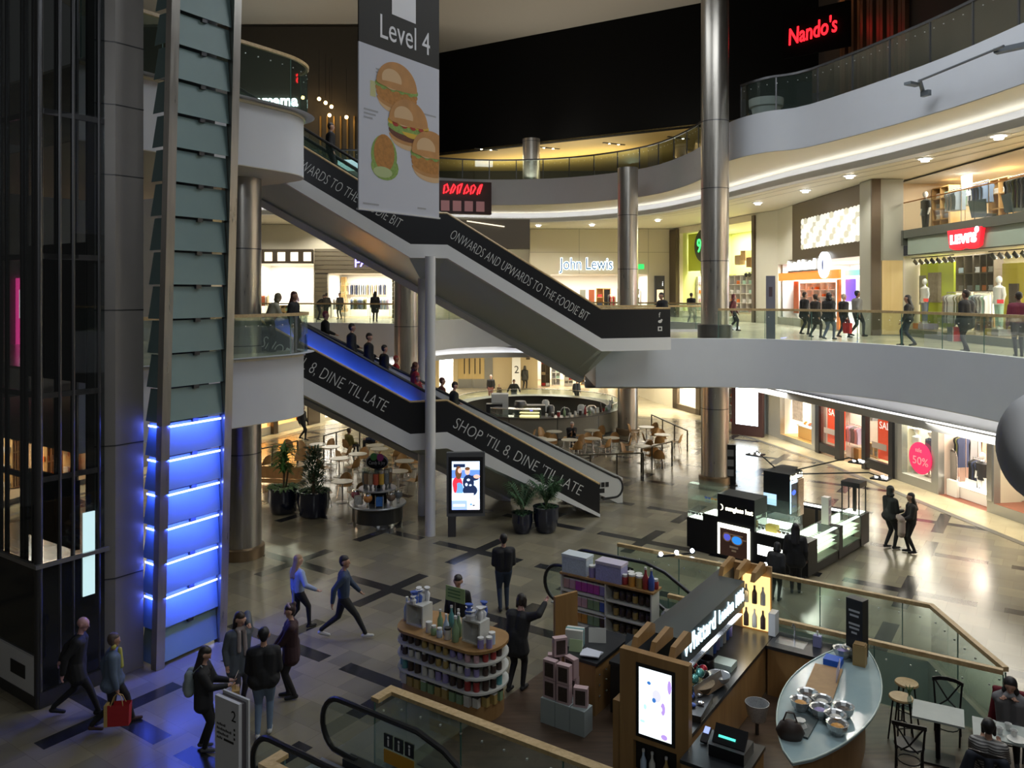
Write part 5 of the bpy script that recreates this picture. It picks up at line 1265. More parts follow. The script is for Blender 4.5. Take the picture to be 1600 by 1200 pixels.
for k in range(8):
    m = M(); ft.box(m, X(500) + k * .42, X(500) + k * .42 + .1, 14.06, 18.4, .0, .12)
    tag(m.build('gold_slat', mat('gold_slat', (.28, .17, .05), .4, .4), None), 'thin golden slat on the dark restaurant front', 'slat', 'golden slats on the top floor restaurant')
panel(ft, 'backlit_picture', 'pale blue lit counter panel behind the top escalator', 'light panel', X(531), X(575), 14.06, 15.6, .6, emis('counter_glow', (.65, .8, 1), 1.0), .2)
l = area('restaurant_light', tuple(ft.P(X(520), 19, 1.5)), 2, .6, 30, (1, .65, .3))
# red neon sign
fn = F((-4.3, 46.3), (-1.2, 47.2)); t = thing('neon_sign', 'red neon sign in a dark glass box left of the far top floor edge', 'sign', tuple(fn.P(0, 12.0, 0)), fn.rz)
m = M(); m.box(0, .05, 0, fn.L, .5, 1.9); m.tube([(1, .4, 1.2), (.8, 2.4, 1.3)], .05, 6); m.build('box', mat('neon_box', (.05, .02, .02), .3), t)
m = M()
for k in range(6):
    x = .35 + k * .4; m.tube([(x, 0, 1.15), (x + .05, 0, 1.6 - .2 * (k % 2)), (x + .2, 0, 1.7), (x + .3, 0, 1.35 + .2 * (k % 3)), (x + .12, 0, 1.2)], .035, 6)
m.build('neon_lettering', emis('neon_red', (1, .01, .015), 7), t)
m = M()
for k in range(4): m.box(.2 + k * .7, .03, .15, .7 + k * .7, .05, .75)
m.build('window_panel', emis('neon_pink_glass', (.25, .12, .12), .5), t)
# right top floor restaurant
fq = F((16.5, 52), (16.5, 14)); X = lambda px: fq.x(px)
m = M(); fq.box(m, 0, 38, 14.05, 24.2, -.2, 0); struct(m, 'wall_top_right', mat('dark_red_wall', (.035, .022, .016), .7), 'dark restaurant front on the top floor at the right')
fn2 = F((13.8, 40), (15.65, 38.4)); t = thing('neon_sign', 'red glowing script sign on the dark top floor wall', 'sign', tuple(fn2.P(0, 19.75)), fn2.rz)
m = M(); m.box(-.3, .08, -.6, 3.0, .2, 1.6); m.tube([(2.6, .15, .3), (3.4, 1.6, .3)], .04, 6); m.build('board', darkpaint, t)
text("Nando's", 1.15, (0, 0, 0), (1, 0, .09), (-.09, 0, 1), emis('script_red', (1, .012, .02), 3.2), t, ext=.03, width=2.4, shear=.2, fat=.012)
for k in range(14):
    m = M(); fq.box(m, X(1316) + k * .5, X(1316) + k * .5 + .28, 14.1, 24, .02, .12 + .08 * (k % 2))
    tag(m.build('timber_slat', wood('brown_slat', (.09, .04, .018), (.16, .07, .03), 4), None), 'brown timber slat on the wall beside the red glowing sign', 'slat', 'timber slats on the top floor wall')
l = bpy.data.lights.new('wall_washer', 'SPOT'); l.energy = 450; l.color = (1, .6, .3); l.spot_size = R(70); l.shadow_soft_size = .1
o = bpy.data.objects.new('wall_washer', l); COL.objects.link(o); o.location = fq.P(X(1322), 24, .8)
panel(fq, 'menu_screen', 'small lit menu screen behind the top right railing', 'screen', X(1338), X(1352), 14.06, 15.9, 1.0, emis('menu_white', (.7, .8, .9), 1.2), .1)
for q, px in enumerate((1322, 1420, 1470, 1515)):
    panel(fq, 'low_light', 'small warm strip light behind the top right railing, ' + ('nearest the menu screen', 'second from the menu screen', 'third from the menu screen', 'nearest the camera')[q], 'lamp', X(px), X(px) + .9, 14.06, 14.3, 1.6, emis('warm_strip', (1, .72, .4), 4), .06)
q = look(1197, 170, 33); t = thing('planter', 'large pale round planter behind the top right railing', 'planter', (q.x, 33, 14.05))
m = M(); m.lathe((0, 0, 0), [(.45, 0), (.58, .95), (.68, .98), (.70, 1.3), (.60, 1.3), (.56, 1.1)], 28); m.build('pot', mat('pale_pot', (.50, .52, .52), .5), t, 40)
m = M(); m.lathe((0, 0, 1.12), [(.56, 0), (.3, .04)], 20); m.build('soil', mat('soil', (.03, .022, .015), .9), t)
# camera bracket on the fascia
t = thing('camera_bracket', 'long dark rod with bracket and camera along the top right fascia', 'bracket', (0, 0, 0))
A, B = look(1437, 126, 23.2), look(1568, 72, 19.6); m = M(); m.tube([A, B], .035, 8); m.build('rod', mat('bracket_grey', (.13, .15, .17), .45), t)
m = M(); m.obox(A + Vector((-.1, .2, -.05)), (.5, .22, .08), .5); m.tube([A, A + Vector((.25, .3, -.25))], .06, 8); m.build('bracket', MATS['bracket_grey'], t)
m = M(); m.obox(A + Vector((.28, .2, -.32)), (.14, .26, .16), .4); m.build('camera_body', MATS['bracket_grey'], t)
m = M(); m.obox(B + Vector((.35, .1, 0)), (.9, .22, .12), -.9); m.build('bracket', MATS['bracket_grey'], t)
# steel totem on the walkway and rounded shape at the right edge
p = G(1195, 531, 5.65); t = thing('totem_sign', 'slim grey steel totem behind the right walkway balustrade', 'sign', (p.x, 28.9, 5.65), -.3)
m = M(); m.box(-.16, -.1, 0, .16, .1, 2.35); m.build('body', mat('totem_grey', (.22, .22, .27), .35, .4), t)
m = M(); m.box(-.06, -.105, 1.6, .06, -.1, 1.95); m.build('icon', mat('icon_dark', (.08, .05, .06), .5), t)
t = thing('rounded_fitting', 'pale grey rounded fitting close to the camera at the right edge', 'fitting', (1.034, 1.55, 7.10))
m = M(); m.sphere((0, 0, 0), .084, 32, 20, 0, (1, 1, 1.3)); m.tube([(0, 0, .05), (.05, 0, .14), (.4, 0, .3)], [.045, .05, .06], 20); m.build('knob', mat('pale_grey_plastic', (.68, .71, .76), .8), t, 60)
# ================================================================== kiosks, cafe and furniture on the lower floor
shopwood = wood('kiosk_oak', (.30, .165, .06), (.38, .22, .085), 5, .4); bplank = wood('dark_plank_floor', (.055, .035, .022), (.11, .07, .045), 3, .35, (.25, 2.2, 1))
worktop = mat('black_worktop', (.02, .022, .025), .3, noise=.3, nscale=60); whiteg = mat('white_shelf_lip', (.62, .62, .58), .4)
m = M(); m.prism([tuple(UV(u, v)[:2]) for u, v in ((-8.3, 9.52), (2.2, 9.52), (2.2, 15.5), (-8.3, 15.5))], .0015, .02)
struct(m, 'floor_kiosk', bplank, 'dark plank floor of the tea kiosk island')
# ---- small goods
GOODS = {}
def jar(kind, body, lid, label, group, loc, rz=0, sc=1.):
    key = (kind, body, lid)
    if key not in GOODS:
        t = thing(kind, label, {'jar': 'jar', 'bottle': 'bottle', 'tin': 'tin', 'box': 'box', 'cup': 'cup'}[kind]); bm_, lm_ = MATS[body], MATS[lid]; m = M(); m2_ = M()
        if kind == 'jar': m.lathe((0, 0, 0), [(.035, 0), (.04, .01), (.04, .085), (.03, .1)], 12); m2_.cyl((0, 0, .1), .034, .03, 12)
        elif kind == 'bottle': m.lathe((0, 0, 0), [(.035, 0), (.04, .01), (.04, .14), (.016, .2), (.014, .25)], 12); m2_.cyl((0, 0, .25), .018, .03, 10)
        elif kind == 'tin': m.lathe((0, 0, 0), [(.045, 0), (.045, .13)], 14); m2_.cyl((0, 0, .13), .047, .025, 14)
        elif kind == 'cup': m.lathe((0, 0, 0), [(.03, 0), (.045, .09), (.04, .088), (.02, .03)], 12, 0, False); m2_.cyl((0, 0, .03), .03, .03, 10)
        else: m.box(-.045, -.035, 0, .045, .035, .13); m2_.box(-.046, -.036, .13, .046, .036, .15)
        m.build('body', bm_, t, 40); m2_.build('lid' if kind != 'cup' else 'filling', lm_, t, 40); GOODS[key] = t; r_ = t
        r_.location = loc; r_.rotation_euler = (0, 0, rz)
    else: r_ = dup(GOODS[key], loc, rz)
    r_['label'] = label; r_['group'] = group; r_.scale = (sc, sc, sc)
    return r_
for n, c in dict(jar_dark=(.05, .03, .025), jar_red=(.35, .04, .04), jar_gold=(.42, .30, .10), jar_lilac=(.30, .25, .50), jar_teal=(.10, .30, .32), jar_white=(.62, .60, .55), jar_green=(.24, .36, .20), jar_pink=(.62, .38, .42), jar_paleblue=(.45, .55, .70), jar_orange=(.6, .28, .05), jar_magenta=(.5, .06, .4), jar_blue=(.06, .12, .45), lid_black=(.03, .03, .03), lid_white=(.7, .7, .68), lid_gold=(.5, .36, .12)).items(): mat(n, c, .4)
L2 = lambda o_, a: Vector(o_) + Vector(a)
# ---- rounded stand full of jars
gp = UV(-9.05, 11.35, 0)
t = thing('display_stand', 'rounded wooden display stand with white shelves of jars at the front well', 'stand', tuple(gp), TH)
def stadium(hl, hd, n=14):
    pts = []
    for k in range(n + 1): a = -90 + 180 * k / n; pts.append((hl - hd * .75 + hd * .75 * math.cos(R(a)), hd * math.sin(R(a))))
    for k in range(n + 1): a = 90 + 180 * k / n; pts.append((-hl + hd * .75 + hd * .75 * math.cos(R(a)), hd * math.sin(R(a))))
    return pts
m = M(); m.prism(stadium(1.02, .46), 0.02, .30); m.build('base', shopwood, t, 40)
m = M(); m.prism(stadium(.72, .2), .30, 1.24); m.build('core', mat('core_dark', (.06, .045, .03), .6), t, 40)
for z in (.54, .79, 1.03):
    m = M(); m.prism(stadium(1.10, .53), z, z + .035); m.build('shelf', whiteg, t, 40)
m = M(); m.prism(stadium(1.10, .54), 1.24, 1.29); m.build('top', shopwood, t, 40)
def rim(hl, hd, n):           # evenly spaced points along the visible front and ends
    P = [Vector(p) for p in stadium(hl, hd, 20)]; P = P[30:] + P[:13]
    L = [0]
    for a, b in zip(P, P[1:]): L.append(L[-1] + (b - a).length)
    for i in range(n):
        s_ = L[-1] * (i + .5) / n
        for k in range(len(P) - 1):
            if s_ <= L[k + 1]: yield P[k].lerp(P[k + 1], (s_ - L[k]) / (L[k + 1] - L[k])); break
rows = ((.30, ['jar_green', 'jar_white', 'jar_gold', 'jar_green', 'jar_gold'], 'box', 'on the base'), (.576, ['jar_dark', 'jar_teal', 'jar_dark', 'jar_white', 'jar_lilac', 'jar_dark', 'jar_red'], 'tin', 'on the lowest white shelf'),
        (.826, ['jar_dark', 'jar_dark', 'jar_white', 'jar_dark', 'jar_gold', 'jar_white', 'jar_lilac'], 'jar', 'on the middle white shelf'), (1.066, ['jar_red', 'jar_dark', 'jar_dark', 'jar_gold', 'jar_gold', 'jar_lilac', 'jar_pink'], 'jar', 'on the top white shelf'))
for z, pal, kd, wh in rows:
    for i, p in enumerate(rim(1.0, .43, 17)):
        b_ = pal[(i // 2) % len(pal)]
        q = gp + UX * p.x + VX * p.y
        jar(kd, b_, 'lid_black' if i % 3 else 'lid_white', b_[4:] + ' ' + kd + ' ' + wh + ' of the rounded stand', kd + ' row ' + wh + ' of the rounded stand', (q.x, q.y, z + .001), TH, 1.25 if kd != 'jar' else 1.3)
random.seed(11)
def onstand(x, y, z=1.291): q = gp + UX * x + VX * y; return (q.x, q.y, z)
for k, (x, y, kd, b_, l_, s_) in enumerate([(-1.0, -.1, 'bottle', 'jar_paleblue', 'lid_white', 1.5), (-.95, .1, 'bottle', 'jar_paleblue', 'lid_white', 1.5), (-.30, -.30, 'tin', 'jar_white', 'lid_white', 1.2), (-.2, -.1, 'bottle', 'jar_green', 'lid_white', 1.3), (-.1, .1, 'bottle', 'jar_teal', 'lid_white', 1.4), (.02, -.2, 'bottle', 'jar_paleblue', 'lid_white', 1.3), (.1, .05, 'bottle', 'jar_white', 'lid_white', 1.4), (.16, -.33, 'tin', 'jar_white', 'lid_black', 1.3), (.26, -.15, 'bottle', 'jar_green', 'lid_white', 1.5), (.34, -.34, 'bottle', 'jar_green', 'lid_white', 1.6), (.86, -.3, 'tin', 'jar_lilac', 'lid_white', 1.2), (.97, -.2, 'tin', 'jar_lilac', 'lid_white', 1.2), (.92, -.05, 'tin', 'jar_paleblue', 'lid_white', 1.3), (-.15, -.34, 'jar', 'jar_green', 'lid_white', 1.3), (0, -.36, 'jar', 'jar_paleblue', 'lid_white', 1.3)]):
    jar(kd, b_, l_, b_[4:] + ' ' + kd + ' standing on top of the rounded stand', b_[4:] + ' ' + kd + 's on top of the rounded stand', onstand(x, y), 0, s_)
for x, lb in ((-.68, 'left'), (.62, 'right')):
    q = onstand(x, -.12); t = thing('display_box', 'white open-fronted box with wrapped gifts on the stand, ' + lb + ' of the two', 'box', q, TH)
    m = M(); m.box(-.2, -.14, 0, .2, .14, .03); m.box(-.2, -.14, .37, .2, .14, .40); m.box(-.2, -.14, .03, -.17, .14, .37); m.box(.17, -.14, .03, .2, .14, .37); m.box(-.17, .11, .03, .17, .14, .37); m.build('case', whiteg, t)
    for k in range(9):
        q2 = (q[0] + random.uniform(-.14, .14), q[1] + random.uniform(-.1, .1), q[2] + .40)
        o_ = thing('gift_bag', 'white crumpled gift bag heaped on the ' + lb + ' open-fronted box', 'bag', q2, random.uniform(0, 3), 'gift bags on the ' + lb + ' open-fronted box')
        m = M(); h_ = random.uniform(.14, .3); m.lathe((0, 0, 0), [(.06, 0), (.08, h_ * .5), (.03, h_ * .75), (.08, h_)], 8, 0, True, 1, .7); m.build('bag', mat('gift_white', (.66, .66, .68), .6) if k % 3 else MATS['jar_blue'], o_, 50)
q = onstand(-.05, .15); t = thing('notice_card', 'green notice card standing on the rounded stand', 'sign', q, TH)
m = M(); m.tube([(0, 0, 0), (0, 0, .55)], .008, 6); m.build('stem', chrome, t); m = M(); m.box(-.22, -.006, .45, .22, .006, .72); m.build('card', mat('green_card', (.30, .42, .18), .6), t)
m = M()
for k in range(3): m.box(-.17, -.008, .52 + k * .06, .12, -.0065, .545 + k * .06)
m.build('lettering', mat('dark_green_ink', (.08, .18, .06), .6), t)
# ---- tall white shelf unit with boxes
fs = F(tuple(UV(-9.0, 15.08)[:2]), tuple(UV(-6.85, 15.08)[:2]))
t = thing('shelf_unit', 'white shelf unit of boxes backing on the rear escalator well', 'shelves', tuple(fs.P(0, 0.02)), TH)
for x in (0, 1.08, 2.13):
    m = M(); m.box(x, 0, 0, x + .03, .38, 1.22); m.build('upright', whiteg, t)
for z in (.18, .52, .86):
    m = M(); m.box(0, 0, z, 2.15, .38, z + .03); m.build('shelf_board', whiteg, t)
m = M(); m.box(0, 0, 0, 2.15, .38, .18); m.build('base', shopwood, t)
m = M(); m.box(-.02, -.02, 1.22, 2.2, .42, 1.26); m.build('top', shopwood, t)
m = M(); m.box(0, .36, .2, 2.15, .38, 1.2); m.build('back_panel', mat('back_dark', (.08, .07, .06), .6), t)
random.seed(5)
for k, z in enumerate((.23, .57, .91)):
    for i in range(14):
        x = .1 + i * .148; left = i < 7
        b_ = [['jar_gold', 'jar_orange', 'jar_green', 'jar_dark'], ['jar_red', 'jar_pink', 'jar_green', 'jar_blue', 'jar_red'], ['jar_pink', 'jar_magenta', 'jar_magenta', 'jar_lilac']][k][(i // 2) % 4] if left else ['jar_dark', 'jar_dark', 'jar_gold'][i % 3]
        if abs(x - 1.09) < .06: continue
        jar('box' if left else 'jar', b_, 'lid_white' if left else 'lid_black', b_[4:] + (' gift box' if left else ' jar') + ' in the ' + ('bottom', 'middle', 'top')[k] + ' row of the white shelf unit', ('gift boxes' if left else 'jars') + ' in the white shelf unit, ' + ('bottom', 'middle', 'top')[k] + ' row', tuple(fs.P(x, z + .001 + .02, -.14)), TH, 1.5)
for k, (x, c, lb) in enumerate(((.32, 'jar_paleblue', 'pale blue patterned gift box on the left end of the white shelf unit'), (1.15, 'jar_lilac', 'lilac patterned gift box on the middle of the white shelf unit'))):
    t = thing('gift_box', lb, 'box', tuple(fs.P(x, 1.281, -.19)), TH)
    m = M(); m.box(-.3, -.16, 0, .3, .16, .34); m.build('box', mat('gift_' + c, (.50, .58, .66) if k == 0 else (.36, .36, .62), .5, noise=.35, nscale=26), t)
    m = M(); m.box(-.31, -.17, .34, .31, .17, .40); m.build('lid', mat('giftlid_' + c, (.60, .66, .70) if k == 0 else (.55, .50, .62), .5), t)
for k, (x, b_, kd) in enumerate(((.72, 'jar_lilac', 'tin'), (.8, 'jar_white', 'tin'), (1.5, 'jar_red', 'jar'), (1.58, 'jar_red', 'tin'), (1.66, 'jar_orange', 'tin'), (1.76, 'jar_green', 'tin'), (1.83, 'jar_gold', 'tin'), (1.9, 'jar_white', 'jar'), (1.97, 'jar_red', 'bottle'), (2.03, 'jar_paleblue', 'jar'), (2.1, 'jar_blue', 'bottle'), (2.14, 'jar_red', 'jar'))):
    jar(kd, b_, 'lid_white', b_[4:] + ' ' + kd + ' standing on top of the white shelf unit', b_[4:] + ' ' + kd + 's on top of the white shelf unit', tuple(fs.P(x, 1.281, -.12 - .12 * (k % 2))), 0, 1.6)
# ---- cash desk
cd = thing('cash_desk', 'wooden cash desk with black top left of the kiosk screen', 'desk', tuple(UV(-7.5, 12.3, .02)), TH)
m = M(); m.box(.03, .03, 0, .85, 1.3, .88); m.build('body', shopwood, cd); m = M(); m.box(0, 0, .88, .89, 1.34, .93); m.build('top', worktop, cd)
for z in (.68, .5, .3):
    for y in (.15, .4):
        m = M(); m.sphere((.865, y, z), .018, 8, 6); m.build('knob', chrome, cd)
def ondesk(x, y, z=.951): return tuple(UV(-7.5 + x, 12.3 + y, z))
t = thing('carton', 'white carton standing on the cash desk', 'box', ondesk(.2, .45), TH + .3); m = M(); m.box(-.16, -.1, 0, .16, .1, .3); m.build('carton', whiteg, t); m = M(); m.box(-.17, -.02, -.0, .17, .02, .305); m.build('ribbon', MATS['jar_teal'], t)
t = thing('sign_card', 'pale green card on the cash desk', 'sign', ondesk(.35, .2), TH + .3); m = M(); m.slab((-.12, 0, 0), (.12, 0, 0), (.12, .05, .2), (-.12, .05, .2), .02); m.build('card', mat('pale_green_card', (.38, .50, .28), .5), t)
t = thing('sign_card', 'white folded card on the cash desk', 'sign', ondesk(.5, .75), TH + .5); m = M(); m.slab((-.16, 0, 0), (.16, 0, 0), (.16, .06, .25), (-.16, .06, .25), .015); m.build('card', whiteg, t)
for k in range(3):
    t = thing('paper_stack', 'white paper bag lying flat on the cash desk', 'paper', ondesk(.62 + .02 * k, .32 - .06 * k, .951 + .02 * k), TH + .15 * k, 'paper bags on the cash desk'); m = M(); m.box(-.17, -.12, 0, .17, .12, .018); m.build('paper', mat('paper_white', (.60, .63, .72), .6), t)
# ---- pink gift boxes on white crates
random.seed(3)
bx0 = UV(-7.35, 11.62, .02)
for i in range(3):
    for j in range(2):
        if i == 2 and j == 1: continue
        q = bx0 + UX * (.15 + i * .29) + VX * (.15 + j * .29)
        t = thing('crate', 'pale grey cube crate under the pink gift boxes', 'crate', tuple(q), TH, 'crates under the pink gift boxes'); m = M(); m.box(-.14, -.14, 0, .14, .14, .42); m.build('crate', mat('crate_pale', (.36, .42, .42), .6), t)
for k, (x, y, z, rz) in enumerate(((.15, .12, 0, 0), (.43, .10, 0, .05), (.15, .12, .33, 0), (.43, .10, .33, .06), (.06, .40, 0, .1), (.06, .40, .3, .5), (.4, .4, 0, .1), (.40, .4, .33, -.3), (.72, .16, 0, .3), (.16, .4, .62, .9))):
    q = bx0 + UX * x + VX * y
    t = thing('gift_box', 'pink framed gift box with dark window, stacked on the pale crates', 'box', (q.x, q.y, .441 + z), TH + rz, 'pink gift boxes on the crates'); pk = mat('pink_card', (.50, .36, .37), .6)
    m = M(); m.box(-.12, -.06, 0, .12, .06, .32); m.build('carton', pk, t); m = M(); m.box(-.085, -.064, .04, .085, -.06, .28); m.build('window', mat('box_window', (.05, .035, .03), .4, noise=.6, nscale=30), t)
# ---- tea kiosk wall unit
wu = thing('kiosk_unit', 'oak tea kiosk wall unit with lit screen and glowing letters', 'kiosk', tuple(UV(-5.4, 10.77, .02)), TH)
m = M(); m.box(0, 0, 0, 1.08, .14, .32); m.box(0, 0, .78, 1.08, .14, 2.08); m.box(0, 0, .32, .22, .14, .78); m.box(.9, 0, .32, 1.08, .14, .78); m.build('end_panel', shopwood, wu)
m = M(); m.box(.22, .1, .32, .9, .14, .78); m.build('niche_back', black, wu)
m = M(); m.box(-.14, .05, 0, 0.0, 4.9, 1.25); m.build('low_cladding', shopwood, wu)
m = M(); m.box(0, .14, 0, .2, 4.85, 2.05); m.build('back_wall', mat('slate_wall', (.035, .042, .05), .35), wu)
m = M(); m.box(.12, 4.72, 0, .9, 4.86, .9); m.box(.12, 4.72, .9, .35, 4.86, 2.15); m.box(.35, 4.8, .9, .9, 4.86, 2.15); m.build('far_panel', shopwood, wu)
for k in range(3):      # shaped fins over both ends
    for y0 in (.12, 4.05):
        x = .16 + k * .3; m = M(); prof_ = [(y0, 2.05), (y0 + .1, 2.2), (y0 + .62, 2.26), (y0 + .75, 2.2), (y0 + .75, 2.05)]; n = len(prof_)
        m.add([(x - .04, y, z) for y, z in prof_] + [(x + .04, y, z) for y, z in prof_], [tuple(range(n)), tuple(range(2 * n - 1, n - 1, -1))] + [(i, (i + 1) % n, (i + 1) % n + n, i + n) for i in range(n)]); m.build('fin', shopwood, wu)
m = M(); m.box(.2, .9, 1.58, .62, 4.05, 2.05); m.build('sign_beam', mat('sign_slate', (.04, .055, .06), .4), wu)
m = M(); m.box(.2, .9, 1.40, .58, 4.05, 1.43); m.build('glass_shelf', mat('shelf_chrome', (.6, .62, .66), .15, .8), wu)
m = M(); m.box(.2, .14, .02, .95, 4.7, .86); m.build('counter_body', shopwood, wu); m = M(); m.box(.2, .14, .86, .98, 4.72, .92); m.build('worktop', worktop, wu)
kl = emis('kiosk_letters', (.62, .88, 1), 2.2)
text('Whittard', .42, (.625, .98, 1.72), (0, 1, 0), (0, 0, 1), kl, wu, ext=.012, width=1.45)
text('London 1886', .34, (.625, 2.6, 1.72), (0, 1, 0), (0, 0, 1), kl, wu, ext=.012, width=1.35)
text('TEA COFFEE BAR', .2, (.205, 1.0, 1.18), (0, 1, 0), (0, 0, 1), emis('kiosk_letters_dim', (.45, .70, 1), 1.6), wu, ext=.006, width=1.9)
m = M(); m.box(.27, -.015, .86, .88, 0, 1.94); m.build('screen_bezel', black, wu)
O, r, u = (.32, -.017, .91), (1, 0, 0), (0, 0, 1); m = M(); m.patch(O, r, u, 0, 0, .51, .98, .001, 0)
for (x, z, rx, rz_, mi) in ((.16, .78, .03, .025, 1), (.28, .62, .07, .09, 2), (.24, .55, .03, .035, 1), (.38, .46, .035, .09, 3), (.28, .45, .09, .06, 4), (.1, .42, .025, .04, 5), (.25, .2, .1, .09, 4), (.4, .06, .05, .04, 3), (.48, .8, .03, .1, 3), (.06, .2, .04, .02, 5)): m.disc(O, r, u, x, z, rx, rz_, .002 + .0004 * len(m.f), 14, mi)
m.build('screen', [emis('kscr_white', (.82, .93, 1), 1.5), emis('kscr_blue', (.05, .2, .6), 1), emis('kscr_lilac', (.6, .6, .85), 1.4), emis('kscr_purple', (.45, .3, .75), 1.2), emis('kscr_pale', (.78, .85, .92), 1.9), emis('kscr_teal', (.4, .75, .8), 1.5)], wu)
m = M(); m.box(.38, 4.7, .95, .88, 4.79, 1.95); m.build('lit_niche', emis('niche_amber', (1, .72, .28), 1.3), wu)
for k in range(6): m = M(); m.lathe((.46 + (k % 3) * .16, 4.66, 1.0 + .45 * (k // 3)), [(.05, 0), (.05, .2), (.02, .27), (.02, .34)], 10); m.build('bottle', MATS['jar_white'] if k % 2 else MATS['jar_dark'], wu, 50)
for y in (1.2, 2.5, 3.8): area('kiosk_light', tuple(UV(-4.95, 10.77 + y, 1.55)), .3, .5, 7, (.9, .95, 1), (0, 0, TH))
wu.scale.y = .955
area('kiosk_light', tuple(UV(-4.9, 15.15, 1.75)), .3, .2, 2, (1, .75, .35), (R(-60), 0, TH))
for k, (x, z, b_) in enumerate(((.36, .34, 'jar_paleblue'), (.5, .34, 'jar_white'), (.72, .34, 'jar_gold'))): jar('bottle', b_, 'lid_white', b_[4:] + ' bottle in the niche below the kiosk screen', 'bottles in the kiosk niche', tuple(UV(-5.4 + x, 10.77 + .05, z + .002)), 0, 1.2)
def onwt(x, y, z=.942): return tuple(UV(-5.4 + x, 10.77 + y, z))
# goods on the worktop and the shelf over it
for k in range(9):
    b_ = ('jar_lilac', 'jar_paleblue', 'jar_white', 'jar_blue')[k % 4]; jar('bottle', b_, 'lid_white', b_[4:] + ' bottle on the worktop under the kiosk sign', b_[4:] + ' bottles under the kiosk sign', onwt(.3, 2.6 + k * .17), 0, 1.4)
t = thing('hamper', 'wicker hamper of red and cream baubles on the kiosk worktop', 'hamper', onwt(.56, 1.55), TH + .2)
m = M(); m.lathe((0, 0, 0), [(.22, 0), (.30, .2), (.32, .2), (.27, .22)], 22, 0, True, 1, 1); m.build('basket', mat('wicker', (.16, .11, .06), .7, noise=.5, nscale=40), t, 50)
m = M(); m.slab((.1, -.4, .05), (.42, .35, .05), (.36, .36, .28), (.05, -.38, .28), .03); m.build('lid', mat('foil', (.6, .6, .62), .2, .9), t)
bc = [('red', (.42, .02, .04)), ('cream', (.66, .60, .32)), ('green', (.05, .18, .16)), ('dark red', (.25, .01, .03)), ('black', (.03, .03, .03))]
for k in range(16):
    c = bc[(k * 3 + k // 4) % 5]; a = k * 2.4; rr = .05 + .055 * (k % 4) + .01 * (k // 4)
    q = onwt(.56 + rr * .8 * math.cos(a), 1.55 + rr * math.sin(a), 1.20 + .05 * (k // 6))
    o_ = thing('bauble', c[0] + ' shiny bauble heaped in the wicker hamper', 'bauble', q, 0, c[0] + ' baubles in the hamper'); m = M(); m.sphere((0, 0, 0), .075, 14, 10); m.build('ball', mat('bauble_' + c[0], c[1], .12, .3), o_, 60)
t = thing('cooking_pot', 'dark steel pot behind the hamper on the kiosk worktop', 'pot', onwt(.45, 2.35), TH); m = M(); m.lathe((0, 0, 0), [(.13, 0), (.14, .02), (.14, .24), (.12, .24), (.11, .05)], 20); m.build('pot', mat('pot_steel', (.12, .10, .10), .25, .8), t, 40)
t = thing('bowl', 'clear glass bowl at the worktop edge', 'bowl', onwt(.78, 2.05), TH); m = M(); m.lathe((0, 0, 0), [(.08, 0), (.17, .09), (.19, .16), (.175, .155), (.07, .02)], 22); m.build('bowl', mat('bowl_glass', (.45, .45, .45), .1, .3), t, 50)
t = thing('tray', 'white tray with cloth behind the pot', 'tray', onwt(.65, 2.7), TH); m = M(); m.box(-.17, -.15, 0, .17, .15, .10); m.build('tray', mat('pale_green_tray', (.50, .58, .52), .5), t)
t = thing('display_tray', 'shiny glass-topped tray of trinkets at the worktop edge', 'tray', onwt(.75, 1.05), TH + .1); m = M(); m.box(-.2, -.35, 0, .2, .35, .1); m.build('tray', dsteel, t)
for k in range(5): m = M(); m.sphere((-.1 + .1 * (k % 3), -.24 + .12 * k, .13), .05, 10, 6, 0, (1.3, 1, .6)); m.build('trinket', (MATS['foil'], MATS['jar_blue'])[k % 2], t, 60)
for k, (x, y, b_, kd) in enumerate(((.4, .85, 'jar_teal', 'tin'), (.52, .8, 'jar_red', 'tin'), (.38, .62, 'jar_red', 'jar'), (.5, .58, 'jar_white', 'jar'), (.42, .42, 'jar_red', 'bottle'), (.56, .46, 'jar_gold', 'jar'))): jar(kd, b_, 'lid_white', b_[4:] + ' ' + kd + ' on the near end of the kiosk worktop', kd + 's on the near kiosk worktop', onwt(x, y), 0, 1.5)
t = thing('apron', 'white paper towel dispenser on the far kiosk panel', 'dispenser', onwt(.93, 4.5, 1.25), TH); m = M(); m.box(-.03, -.12, -.3, .1, .12, .12); m.build('body', mat('paper_white2', (.6, .62, .64), .6), t)
# left counter with scoop tray, foil and cards
lc = thing('counter', 'low dark counter with foil and cards behind the cash desk', 'counter', tuple(UV(-6.5, 12.6, .02)), TH)
m = M(); m.box(0, 0, 0, .78, 2.1, .85); m.build('body', mat('counter_dark', (.03, .028, .026), .5), lc); m = M(); m.box(-.02, -.02, .85, .80, 2.12, .9); m.build('top', worktop, lc)
def onlc(x, y, z=.921): return tuple(UV(-6.5 + x, 12.6 + y, z))
t = thing('wooden_tray', 'wooden tray holding a silver foil gift', 'tray', onlc(.42, 1.6), TH + .2); m = M(); m.box(-.32, -.2, 0, .32, .2, .03); m.box(-.32, -.2, .03, -.29, .2, .1); m.box(.29, -.2, .03, .32, .2, .1); m.build('tray', shopwood, t)
t = thing('foil_gift', 'crumpled silver foil gift bow on the wooden tray', 'gift', onlc(.42, 1.6, .952), TH)
m = M(); m.lathe((0, 0, 0), [(.12, 0), (.06, .12), (.03, .2), (.16, .34), (.1, .42)], 9); m.build('foil', mat('foil', (.6, .6, .62), .2, .9), t)
